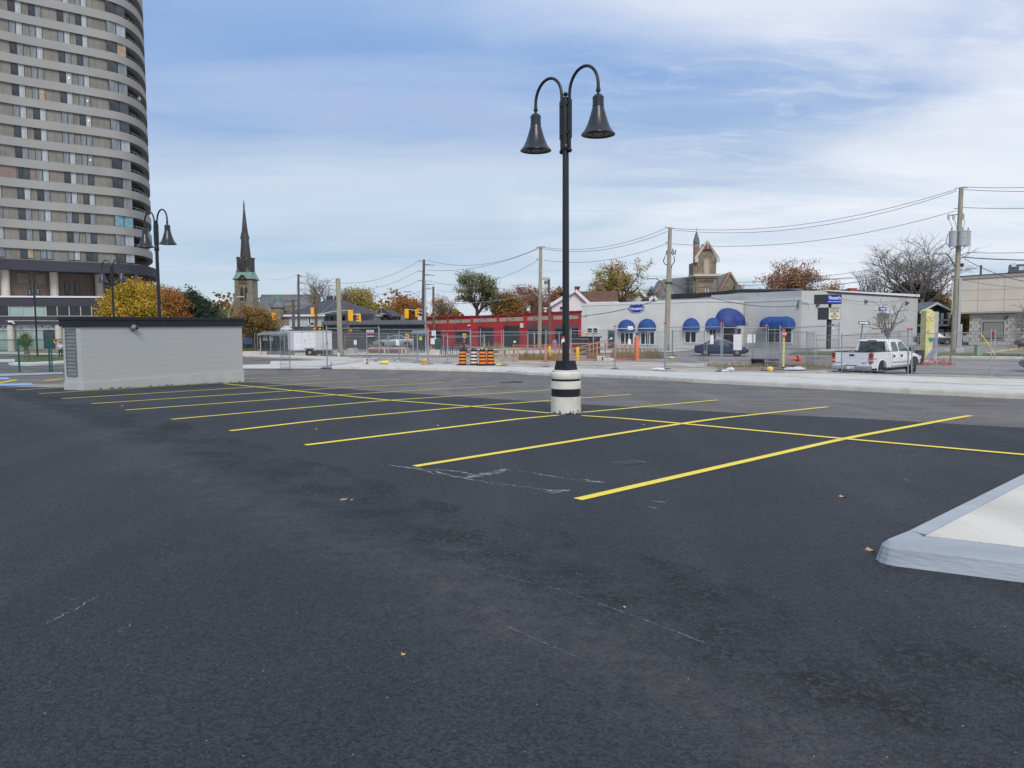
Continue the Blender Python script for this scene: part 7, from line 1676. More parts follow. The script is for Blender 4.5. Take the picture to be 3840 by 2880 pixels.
# ---------------------------------------------------------------- traffic signals
SG = 'yellow traffic signals at the crossing'
def signal(px, py0, py1, d, rz, label, k=3, wpx=None, lit=None, board=False):
 a, b = P(px, py1, d), P(px, py0, d); h = b.z - a.z; w = .34 * h / 1.0 if k == 3 else h * .8
 t = thing('traffic_signal', label, 'traffic signal', (a.x, d, a.z), rz, SG)
 MB().box(-w / 2, w / 2, -.1, .12, 0, h).build('housing', 'signal_yellow', t, bevel=.03)
 if board: MB().box(-w * .75, w * .75, .12, .16, -.06, h + .06).build('backboard', 'signal_yellow', t, bevel=.02)
 for i in range(k):
  z = h * (i + .5) / k; r = h / k * .38
  MB().lathe([(r, 0), (r, .02)], 12).xf(Matrix.Translation((0, -.1, z)) @ Matrix.Rotation(R(90), 4, 'X')).build('lens', 'lens_red' if i == k - 1 else 'lens_amber' if i else 'green_metal', t)
  v = MB(); n = 8
  for j in range(n + 1): q = math.pi * (j / n) ; v.v += [(r * 1.08 * math.cos(q), -.12, z + r * 1.08 * math.sin(q)), (r * 1.08 * math.cos(q), -.38, z + r * 1.08 * math.sin(q) - .03)]
  for j in range(n): v.f.append((2 * j, 2 * j + 1, 2 * j + 3, 2 * j + 2))
  v.build('visor', 'signal_yellow', t)
 return t
signal(1026, 1174, 1205, 84, R(75), 'yellow signal hanging on the left mast arm before the slate roof'); signal(1172, 1153, 1188, 85, R(185), 'yellow signal with its back to us on the rusty pole')
signal(1316, 1165, 1201, 78, R(180), 'largest yellow signal, back of its backboard towards us', board=True); signal(1349, 1178, 1208, 84, R(-70), 'side view yellow signal with black visors right of the largest one')
signal(1525, 1161, 1192, 100, R(190), 'slightly tilted yellow signal on the corner pole arm', board=True); signal(1562, 1160, 1190, 103, R(80), 'narrow side view signal nearest the dark corner pole')
for px, y0, y1, d, l in ((1180, 1229, 1240, 84, 'left of two small walk signals before the white house'), (1200, 1230, 1240, 84, 'right of two small walk signals before the white house'), (1316, 1236, 1246, 86, 'small walk signal on the brown floodlight pole'), (1596, 1222, 1232, 103, 'small walk signal at the red building corner')):
 signal(px, y0, y1, d, R(40), l, 1)
def arm(a, b, d, root_label, r=.06): return tag(MB().tube([P(*a, d), P((a[0] + b[0]) / 2, (a[1] + b[1]) / 2 - 4, d), P(*b, d)], [r * 1.3, r, r * .8], 8).build('mast_arm', 'transformer', None, smooth=50), root_label, 'mast arm', 'traffic signal mast arms')
arm((914, 1194), (1024, 1171), 84, 'left mast arm above the bus shelter'); arm((1190, 1181), (1312, 1163), 84, 'long mast arm between the rusty pole and the largest signal'); arm((1348, 1178), (1310, 1186), 85, 'short mast arm of the side view signal')
arm((1583, 1176), (1524, 1159), 104, 'mast arm left of the corner pole'); arm((1584, 1165), (1562, 1159), 104, 'short upper mast arm at the corner pole')
def yellow_sign(px, y0, y1, d, label, pole_=True, w=.34):
 a, b = P(px, y1, d), P(px, y0, d); t = thing('warning_sign', label, 'sign', (a.x, d, zg(d)), 0, 'small yellow walkers signs'); h = b.z - a.z; z = a.z - zg(d)
 MB().box(-w / 2, w / 2, -.05, .02, z, z + h).build('sign_panel', 'signal_yellow', t, bevel=.02); MB().tube([(0, .05, 0), (0, .05, z + h)], .04, 6).build('post', 'steel', t); MB().box(-w * .2, w * .2, -.06, -.05, z + h * .35, z + h * .75).build('symbol', 'ink', t)
yellow_sign(1527, 1252, 1270, 76, 'tall yellow box sign before the right bus shelter'); yellow_sign(1742, 1251, 1268, 76, 'yellow sign on a post behind the first striped drum'); yellow_sign(2201, 1247, 1260, 84, 'small yellow sign above the black skip'); yellow_sign(211, 1272, 1287, 76, 'yellow sign beside the person in the white shirt, far left', w=.42)
# ---------------------------------------------------------------- pylon sign of the shop
def pylon():
 d = 80; f = Fac(P(3101, 1200, d), P(3157, 1200, d + .4), z0=zg(d)); t = f.root('pylon_sign', 'tall black pylon with a blue shop sign above a letter board', 'sign'); u = f.uv; c = (u(3101, 1)[0] + u(3157, 1)[0]) / 2; pc = u(3117, 1200)[0] + .1
 MB().box(pc - .17, pc + .17, .3, .65, 0, u(3117, 1199)[1]).build('post', 'ink', t); MB().box(pc - .1, pc + .1, .3, .5, u(1, 1152)[1] if False else u(3117, 1153)[1], u(3117, 1140)[1]).build('neck', 'ink', t)
 def box(x0, y0, x1, y1, depth, name, m):
  a, b, zb, zt = f.rect(x0, y0, x1, y1)
  # side face turned to the left: skewed body
  q = MB().prism([(a, 0, zb), (b, 0, zb), (b - depth * .35, depth, zb), (a - depth * .9, depth, zb)], [(a, 0, zt), (b, 0, zt), (b - depth * .35, depth, zt), (a - depth * .9, depth, zt)]).build(name, m, t); return q, a, b, zb, zt
 q, a, b, zb, zt = box(3101, 1104, 3156, 1140, .95, 'sign_box', 'ink')
 h = zt - zb; fc = MB().box(a + .05, b - .07, -.03, 0, zb + .05, zt - .06).build('sign_face', 'sign_blue', q)
 text("Vincent's", 'lettering', 'sign_white', q, (a + b) / 2, zb + h * .66, (b - a) * .84, h * .40, y=-.04, bold=.015); text("Sponsored by Society of St. Vincent de Paul", 'lettering', 'sign_white', q, (a + b) / 2, zb + h * .24, (b - a) * .90, h * .11, y=-.04, bold=.035)
 q, a, b, zb, zt = box(3107, 1153, 3151, 1199, .80, 'letter_board', 'ink'); h = zt - zb
 MB().box(a + .03, b - .05, -.03, 0, zb + .05, zt - .05).build('board_face', 'cream', q)
 for i, s in enumerate(("DONATION DR 2", "RETAIL STORE", "OPEN", "MON TO SAT", "9 TO 5")):
  z = zt - h * (i + .62) / 5.1; text(s, 'lettering', 'ink', q, (a + b) / 2, z, (b - a) * (.78, .72, .24, .62, .34)[i], h * .115, y=-.04, bold=.01)
  MB().box(a + .05, b - .06, -.045, -.03, z - h * .095, z - h * .085).build('letter_rail', 'steel_dark', q)
 for k in range(3): z = u(3127, 1203)[1] - .35 * k; MB().box(pc + .2, pc + .42, .25, .3, z - .12, z).build('small_sign', 'sign_blue' if k % 2 else 'sign_white', t)
pylon()
def one_way():
 d = 62; A = P(3218, 1216, d); B = P(3261, 1202, d); w = B.x - A.x; h = B.z - A.z; t = thing('one_way_sign', 'black one way sign with a white right arrow on a leaning post', 'sign', (A.x, d, A.z), 0)
 h *= .82; t.rotation_euler = (0, R(2.5), 0)
 MB().box(0, w, -.02, 0, 0, h).build('sign_panel', 'ink', t); MB().xz([(w * .07, h * .25), (w * .72, h * .25), (w * .72, h * .08), (w * .95, h * .5), (w * .72, h * .92), (w * .72, h * .75), (w * .07, h * .75)], -.03, -.02).build('arrow', 'sign_white', t)
 MB().tube([(w * .42, .05, h * .5), (w * .30, .05, -(A.z - zg(d)))], .045, 6).build('post', 'steel_dark', t)
one_way()
def stop_sign():
 d = 36; c = P(2941, 1252, d); zb = zg(d); t = thing('stop_sign', 'faded red stop sign on a yellow wooden post behind the fence', 'sign', (c.x, d, zb)); z = c.z - zb; r = .165
 pts = [(r * math.cos(R(22.5 + 45 * k)) * .72, z + r * math.sin(R(22.5 + 45 * k))) for k in range(8)]
 o = MB().xz(pts, -.02, 0).build('sign_panel', 'stop_red', t); text('STOP', 'lettering', 'sign_white', o, 0, z, .2, .1, y=-.025)
 zb2 = P(2935, 1350, d).z - zb; MB().box(-.042, .042, .02, .10, zb2 - .3, z + .2).build('post', 'post_yellow', t)
stop_sign()
# ---------------------------------------------------------------- painted pillar
def pillar():
 d = 53.5; A, B = P(3469, 1350, d), P(3500, 1350, d); zb = zg(d); h = P(3480, 1168, d).z - zb; w = B.x - A.x; w2 = (P(3515, 1350, d).x - B.x)
 t = thing('painted_pillar', 'tall yellow painted pillar with a green heart and leaf motifs', 'pillar', (A.x, d, zb), 0)
 D = .75
 MB().box(0, w, 0, D, .12, h).build('front', 'mural_yellow', t)
 MB().prism([(w + .001, .02, .12), (w + w2, .02, .12), (w + w2, D, .12), (w + .001, D, .12)], [(w + .001, .02, h - .02), (w + w2, .02, h - .02), (w + w2, D, h - .02), (w + .001, D, h - .02)]).build('side', 'mural_grey', t)
 MB().prism([(w * .35 + w * .42 * math.cos(q), -.0, h + .16 * math.sin(q)) for q in np.linspace(0, math.pi, 9)], [(w * .35 + w * .42 * math.cos(q), D, h + .16 * math.sin(q)) for q in np.linspace(0, math.pi, 9)]).build('crown', 'mural_yellow', t)
 MB().xz([(.02, .14), (w - .01, .14), (w - .01, 1.15), (w * .6, .75), (w * .25, .55), (.02, .3)], -.006, 0).build('painted_wave', 'mural_blue', t)
 MB().xz([(w * .75, .14), (w - .005, .14), (w - .005, 1.8), (w * .8, 1.5), (w * .85, .9)], -.009, 0).build('painted_wave', 'mural_violet', t)
 MB().xz([(w + .01, .5), (w + w2 - .01, .8), (w + w2 - .01, 2.2), (w + .01, 1.6)], .008, .02).build('painted_wave', 'mural_violet', t)
 zc = P(3491, 1274, d).z - zb; hr = []
 for k in range(24): q = 2 * math.pi * k / 24; hr.append((w * .62 + .0115 * 16 * math.sin(q) ** 3 , zc + .0125 * (13 * math.cos(q) - 5 * math.cos(2 * q) - 2 * math.cos(3 * q) - math.cos(4 * q))))
 MB().xz(hr, -.02, 0).build('heart', 'mural_green', t)
 rs = random.Random(8)
 for k in range(11): x = rs.uniform(.05, w - .1); z = h * (.97 if k < 2 else .9 if k < 5 else .66 + .02 * k % 2 if k > 7 else .62) + rs.uniform(-.12, .05); s = rs.uniform(.03, .06); MB().xz([(x - s, z), (x, z - s * .6), (x + s, z), (x + s * .3, z + s * .8), (x - s * .5, z + s * .6)], -.015, 0).build('painted_leaf', 'leaf_rust', t)
 MB().box(-.2, w + w2 + .1, -.1, D + .1, -.05, .12).build('footing', 'concrete_kerb', t)
pillar()
def snow_fence():
 rs = random.Random(5); q = G(3455, 1371); t = thing('snow_fence', 'crumpled red brown snow fencing heaped at the foot of the painted pillar', 'snow fence', q); mb = MB()
 for k in range(120):
  x = rs.uniform(0, 2.3) ; y = rs.uniform(-.2, 1.4); z = max(0, .42 * math.sin(math.pi * min(1, x / 2.0)) * rs.random()); a = rs.uniform(-.5, .5) + (1.4 if k % 2 else 0); L = rs.uniform(.15, .4)
  mb.tube([(x, y, z), (x + L * math.cos(a), y + .1, z + L * math.sin(a) * .7)], .016, 3)
 mb.build('slats', 'snow_fence', t, kind='stuff')
 MB().tube([(2.35, .8, 0), (2.3, .8, .55)], .03, 5).build('stake', 'steel_dark', t)
snow_fence()
p = G(3441, 1368); t = thing('green_bin', 'dark green post box beside the painted pillar', 'bin', p); MB().box(0, .42, 0, .4, 0, .88).build('body', 'door_dark', t, bevel=.03); MB().box(-.03, .45, -.03, .43, .88, .96).build('lid', 'ink', t, bevel=.02)
p = G(3663, 1336, .1); t = thing('utility_box', 'pale green utility cabinet on the grass verge', 'utility box', p); hh = P(3670, 1296, p.y).z - p.z; MB().box(0, .45, 0, .4, 0, hh).build('cabinet', 'box_green', t, bevel=.02); MB().box(-.03, .48, -.03, .43, hh, hh + .04).build('lid', 'box_green', t)
o = MB().tube([P(3678, 1250, 31), P(3732, 1330, 30.5)], .018, 8).build('yellow_pole', 'bollard_yellow', None); tag(o, 'thin yellow plastic rod leaning across the right fence', 'rod')
p = G(3790, 1318); q = P(3845, 1301, p.y - 1); o = MB().tube([p + Vector((0, 0, .05)), q], .06, 6).build('barrier_arm', 'bollard_yellow', None); tag(o, 'yellow barrier arm at the right edge on the far car park', 'barrier arm')
# ---------------------------------------------------------------- bus shelters, benches, bin, planters
def shelter(x0, x1, ytop, ybot, d, label, depth=1.5):
 a, b = P(x0, ybot, d), P(x1, ybot, d); zb = zg(d) + .05; h = P((x0 + x1) / 2, ytop, d).z - zb; w = b.x - a.x
 t = thing('bus_shelter', label, 'bus shelter', (a.x, d, zb), 0, 'glass bus shelters along the street')
 MB().prism([(-.2, -.4, h - .25), (w + .2, -.4, h - .25), (w + .2, depth + .1, h - .05), (-.2, depth + .1, h - .05)], [(-.2, -.4, h - .12), (w + .2, -.4, h - .12), (w + .2, depth + .1, h + .1), (-.2, depth + .1, h + .1)]).build('roof', 'shelter_roof', t)
 n = max(2, round(w / 1.2))
 for i in range(n + 1):
  x = w * i / n; MB().box(x - .04, x + .04, depth - .08, depth, 0, h).build('post', 'mural_grey', t)
  if i < n: MB().box(x + .05, x + w / n - .05, depth - .05, depth - .03, .25, h - .25).build('pane', 'shelter_glass', t)
 for x in (0, w): MB().box(x - .04, x + .04, -.04, .04, 0, h - .1).build('post', 'mural_grey', t); MB().box(x - .015, x + .015, .05, depth - .1, .25, h - .25).build('pane', 'shelter_glass', t)
 MB().box(w * .2, w * .8, depth - .55, depth - .15, .42, .48).build('bench_seat', 'steel_dark', t)
 for x in (w * .25, w * .75): MB().box(x - .03, x + .03, depth - .5, depth - .2, 0, .42).build('leg', 'steel_dark', t)
 return t, w, h
t, w, h = shelter(978, 1067, 1247, 1326, 78, 'large glass bus shelter right of the grey hut'); MB().box(w * .10, w * .30, -.03, 0, h * .62, h * .86).build('poster', 'curtain_mid', t); MB().box(w * .38, w * .54, -.03, 0, h * .62, h * .86).build('poster', 'curtain_light', t)
t, w, h = shelter(1100, 1142, 1247, 1312, 84, 'small glass shelter between the porch steps and the trailer'); MB().box(w * .66, w * .98, -.05, -.02, h * .5, h * .7).build('notice', 'notice_lime', t)
t, w, h = shelter(1550, 1597, 1243, 1328, 78, 'glass bus shelter left of the red building with a lime notice'); MB().box(w * .5, w * .72, -.05, -.02, h * .6, h * .78).build('notice', 'notice_lime', t)
def bench(px, py, label, rz=0):
 q = G(px, py, .05); t = thing('bench', label, 'bench', q, rz, 'black metal street benches'); 
 for k in range(4): MB().box(-.75, .75, -.25 + .12 * k, -.17 + .12 * k, .42, .45).build('seat_slat', 'ink', t)
 for k in range(3): MB().box(-.75, .75, .24, .27, .52 + .13 * k, .60 + .13 * k).build('back_slat', 'ink', t)
 for x in (-.7, .7): MB().tube([(x, -.25, 0), (x, -.25, .62), (x, .25, .62), (x, .25, 0)], .03, 5).build('leg', 'ink', t); MB().box(x - .03, x + .03, .22, .28, .4, .92).build('back_post', 'ink', t)
bench(1668, 1329, 'left black street bench before the red wall', R(-20)); bench(1698, 1329, 'right black street bench before the red wall', R(12))
q = G(1643, 1312, .05); t = thing('litter_bin', 'teal green litter bin before the left red wall', 'bin', q); MB().box(-.32, .32, -.3, .3, 0, 1.15).build('body', 'green_metal', t, bevel=.04); MB().lathe([(.34, 1.15), (.3, 1.3), (.1, 1.4)], 10).build('hood', 'green_metal', t)
def planter(x0, x1, y0, y1, label, m='concrete_kerb', brick=False):
 a, b = G(x0, y1, .02), G(x1, y1, .02); w = (b - a).length; h = P(x0, y0, a.y).z - a.z; t = thing('planter', label, 'planter', a, math.atan2(b.y - a.y, b.x - a.x)); MB().box(0, w, 0, 1.1, 0, h).build('body', m, t)
 if brick:
  me = MB().box(0, .17, -.03, .0, 0, h * .72).mesh('brick'); me.materials.append(M['mauve']); n = int(w / .2)
  for k in range(n):
   if k % 9 != 8: o = link(me, 'brick', None, t); o.location = (.03 + .2 * k, 0, h * .12)
  MB().box(-.05, w + .05, -.06, 1.15, h, h + .07).build('coping', 'concrete_kerb', t)
 return t
planter(1382, 1524, 1307, 1326, 'long low brick planter with dry ornamental grass, before the dark building', 'concrete_kerb', True); planter(1612, 1648, 1312, 1331, 'plain concrete planter left of the benches'); planter(1748, 1880, 1312, 1326, 'low brick wall behind the striped drums', 'concrete_kerb', True)
planter(905, 1000, 1318, 1328, 'low concrete wall at the right end of the hut'); planter(1303, 1327, 1306, 1326, 'square concrete planter before the dark building'); planter(1100, 1290, 1315, 1331, 'long low concrete wall behind the white trailer', 'concrete')
# ---------------------------------------------------------------- white cargo trailer
def trailer():
 A, B = G(1143, 1331), G(1247, 1326); A = Vector((A.x, 72, zg(72))); B = Vector((P(1247, 1326, 74).x, 74, zg(74)))
 f = Fac(A, B); t = f.root('cargo_trailer', 'white box trailer with one visible wheel behind the fence', 'trailer'); u = f.uv
 z0, z1 = u(1190, 1313)[1], u(1190, 1241)[1]; L = f.L
 MB().box(0, L, 0, 2.0, z0, z1).build('body', 'white_vinyl', t, bevel=.05)
 MB().box(0, L, -.012, 0, z1 - .12, z1 - .03).build('roof_trim', 'mural_grey', t); MB().box(.01, L, -.012, 0, z0, z0 + .07).build('bottom_trim', 'mural_grey', t)
 for k in range(1, 5): MB().box(L * k / 5, L * k / 5 + .02, -.008, 0, z0, z1).build('seam', 'mural_grey', t)
 MB().box(L * .27, L * .29, -.03, 0, z0 + .8, z0 + 1.05).build('latch', 'steel', t)
 x = u(1159, 1320)[0]; w = MB().lathe([(.30, -.1), (.33, -.06), (.33, .1), (.30, .13)], 20).xf(Matrix.Translation((x, -.08, .33)) @ Matrix.Rotation(R(90), 4, 'X')).build('wheel', 'rubber', t); MB().lathe([(.17, -.13), (.17, .15)], 14).xf(Matrix.Translation((x, -.08, .33)) @ Matrix.Rotation(R(90), 4, 'X')).build('rim', 'alloy', w)
 MB().xz([(x - .55, .45), (x - .4, .78), (x + .4, .78), (x + .55, .45), (x + .42, .45), (x + .32, .68), (x - .32, .68), (x - .42, .45)], -.22, .02).build('mudguard', 'steel', t)
 MB().box(-.9, 0, .9, 1.1, .35, .47).build('tow_bar', 'steel_dark', t); MB().box(L * .2, L * .24, -.03, 0, z1 - .16, z1 - .08).build('marker_lamp', 'lens_amber', t); MB().box(L * .86, L * .885, -.012, 0, z0 + .55, z0 + .75).build('decal', 'stop_red', t)
 MB().box(-.1, .9, -.5, -.3, -.02, .35).build('wheel_chock', 'mural_grey', t)
trailer()
# ---------------------------------------------------------------- vehicles
def loft(name, st, m, parent, smooth=35, bevel=0):
 """st: list of (x, zbottom, zbelt, ztop, half width low, half width belt, half width roof)"""
 mb = MB(); n = None
 for (x, zb, zl, zt, w0, w1, w2) in st:
  rg = [(w0 * .9, zb), (w0, zb + .12), (w0 * 1.0, (zb + zl) / 2), (w1, zl - .04), (w1 * .985, zl), (w2, zt - .05), (w2 * .9, zt - .008)]
  pts = [(x, y, z) for y, z in rg] + [(x, 0, zt)] + [(x, -y, z) for y, z in reversed(rg)] + [(x, 0, zb)]; n = len(pts); mb.v += pts
 for i in range(len(st) - 1):
  for k in range(n): a = i * n + k; b = i * n + (k + 1) % n; mb.f.append((a, b, b + n, a + n))
 mb.f.append(tuple(range(n))); mb.f.append(tuple(reversed(range((len(st) - 1) * n, len(st) * n))))
 return mb.build(name, m, parent, smooth=smooth, bevel=bevel)
def wheel(parent, x, y, r, w=.22, rim='alloy', spokes=10):
 s = 1 if y > 0 else -1
 o = MB().lathe([(r * .62, -w / 2), (r * .93, -w / 2), (r, -w * .3), (r, w * .3), (r * .93, w / 2), (r * .62, w / 2)], 24).xf(Matrix.Translation((x, y, r)) @ Matrix.Rotation(R(90), 4, 'X')).build('wheel', 'rubber', parent, smooth=40)
 rm = MB().lathe([(r * .64, -w * .46), (r * .66, -w * .5), (r * .60, -w * .5), (r * .56, -w * .2), (.0, -w * .2)], 24, caps=False).xf(Matrix.Translation((x, y, r)) @ Matrix.Rotation(R(90 if s < 0 else -90), 4, 'X') @ Matrix.Rotation(R(180), 4, 'X')).build('rim', 'steel_dark', o)
 sp = MB()
 for k in range(spokes):
  a = 2 * math.pi * k / spokes; i0 = len(sp.v); sp.box(.04, r * .62, -r * .055, r * .055, -.02, .02); sp.xf(Matrix.Translation((x, y + s * w * .42, r)) @ Matrix.Rotation(R(90), 4, 'X') @ Matrix.Rotation(a, 4, 'Z'), i0)
 i0 = len(sp.v); sp.lathe([(r * .16, -.03), (r * .16, .03)], 10); sp.xf(Matrix.Translation((x, y + s * w * .42, r)) @ Matrix.Rotation(R(90), 4, 'X'), i0)
 sp.build('spokes', rim, o)
 return o
def sidepoly(parent, pts, ysign, yfun, name, m, off=.012):
 mb = MB(); v = [(x, ysign * (yfun(z) + off), z) for x, z in pts]; v2 = [(x, ysign * (yfun(z) - .02), z) for x, z in pts]
 return mb.prism(v, v2).build(name, m, parent)
def sedan(label, loc, rz, col, L=4.9, Wd=1.86, H=1.45, group=None, name='sedan', cat='car', detail=True):
 t = thing(name, label, cat, loc, rz, group); h = L / 2; w = Wd / 2; b = .92; r = .335
 st = [(-h, .42, .70, .84, w * .80, w * .80, w * .66), (-h + .08, .30, .86, .98, w * .90, w * .88, w * .72), (-h + .5, .24, .96, 1.03, w * .97, w * .95, w * .76), (-h + .75, .22, .97, 1.08, w, w * .96, w * .72),
          (-h + 1.45, .20, .96, H - .06, w, w * .96, w * .62), (-h + 1.9, .20, .95, H, w, w * .96, w * .64), (-.05, .20, .93, H - .0, w, w * .96, w * .66), (.35, .20, .92, H - .06, w, w * .96, w * .67),
          (1.15, .20, .91, .97, w, w * .96, w * .80), (1.9, .22, .84, .90, w * .98, w * .93, w * .76), (h - .25, .26, .72, .78, w * .92, w * .86, w * .66), (h, .36, .58, .66, w * .78, w * .76, w * .55)]
 loft('body', st, col, t)
 yf = lambda z: w * .945 + (w * .66 - w * .945) * max(0, min(1, (z - .94) / (H - .05 - .94)))
 for s in (-1, 1):
  sidepoly(t, [(-h + 1.05, .99), (-h + 1.50, H - .14), (-h + 2.0, H - .08), (-.30, H - .08), (-.33, .98)], s, yf, 'side_window', 'glass_car'); sidepoly(t, [(-.24, .98), (-.22, H - .08), (.28, H - .13), (.98, .98)], s, yf, 'side_window', 'glass_car')
  if detail:
   sidepoly(t, [(-h + .98, .975), (-h + 1.05, .975), (-h + 1.52, H - .1), (.28, H - .08), (1.02, .97), (1.08, .955), (.3, H - .04), (-h + 1.5, H - .05)], s, yf, 'window_trim', 'chrome', .008)
   for x in (-.55, .45): MB().box(x, x + .16, s * (w - .01) - .02, s * (w - .01) + .02, .80, .83).build('door_handle', 'chrome', t)
   MB().box(.78, .95, min(s * w, s * (w + .17)), max(s * w, s * (w + .17)), .94, 1.08).build('mirror', col, t, bevel=.03)
   for x in (-.28, .62, -1.2): MB().box(x, x + .008, s * w * .99 - .008, s * w * .99 + .008, .35, .93).build('door_gap', 'ink', t)
  MB().box(h - .32, h - .06, s * w * .55 - .14, s * w * .55 + .16, .60, .72).build('headlight', 'lens_white', t, bevel=.02); MB().box(-h + .0, -h + .22, s * w * .62 - .15, s * w * .62 + .2, .76, .90).build('tail_light', 'lens_red', t, bevel=.02)
 x0, x1 = .36, 1.10; mb = MB(); w0, w1 = w * .60, w * .78; mb.prism([(x0, -w0, H - .075), (x0, w0, H - .075), (x1, w1, .985), (x1, -w1, .985)], [(x0 + .03, -w0, H - .04), (x0 + .03, w0, H - .04), (x1 + .03, w1, 1.01), (x1 + .03, -w1, 1.01)]).build('windscreen', 'glass_car', t)
 x0, x1 = -h + 1.42, -h + .80; MB().prism([(x0, -w * .56, H - .07), (x0, w * .56, H - .07), (x1, w * .66, 1.09), (x1, -w * .66, 1.09)], [(x0 - .03, -w * .56, H - .04), (x0 - .03, w * .56, H - .04), (x1 - .03, w * .66, 1.12), (x1 - .03, -w * .66, 1.12)]).build('rear_window', 'glass_car', t)
 for x in (-h + .95, h - .93):
  for s in (-1, 1): wheel(t, x, s * (w - .07), r); MB().lathe([(r * 1.14, 0), (r * 1.14, .04)], 20).xf(Matrix.Translation((x, s * (w - .015) + .02, r + .02)) @ Matrix.Rotation(R(90), 4, 'X')).build('wheel_arch', 'ink', t)
 if detail: MB().box(h - .02, h + .02, -.26, .26, .38, .50).build('plate', 'paper', t); MB().box(h - .08, h + .005, -.5, .5, .42, .56).build('grille', 'ink', t)
 return t
d = 67; A, B = P(2606, 1330, d + .6), P(2808, 1330, d - .8); sedan('dark navy blue sedan in front of the charity shop, seen side on', ((A.x + B.x) / 2, (A.y + B.y) / 2, zg(d)), math.atan2(B.y - A.y, B.x - A.x), 'car_navy', L=(B - A).length * 1.0, H=1.46)
A = P(1480, 1300, 86); sedan('silver grey sedan parked beyond the brick planter', (A.x, 86, zg(86) + .35), R(184), 'car_silver', L=4.7, detail=False)
A = P(3497, 1290, 95); t = sedan('dark crossover car partly hidden behind the painted pillar', (A.x + .1, 95, zg(95) + .15), R(-12), 'car_black', L=4.4, H=1.62, name='crossover_car', detail=False)
A = P(955, 1290, 88); sedan('blue car seen through the fence beside the hut', (A.x, 88, zg(88) + .6), R(170), 'car_blue', L=4.3, detail=False)
A = P(3880, 1290, 86); sedan('dark car just entering at the right edge, far car park', (A.x + .35, 86, zg(86)), R(180), 'car_black', L=4.5, H=1.6, detail=False)
A = P(3868, 1380, 40); sedan('grey car cut by the right picture edge behind the fence', (A.x + 3.35, 42, zg(42)), R(180), 'car_silver', L=4.5, H=1.5, detail=False)
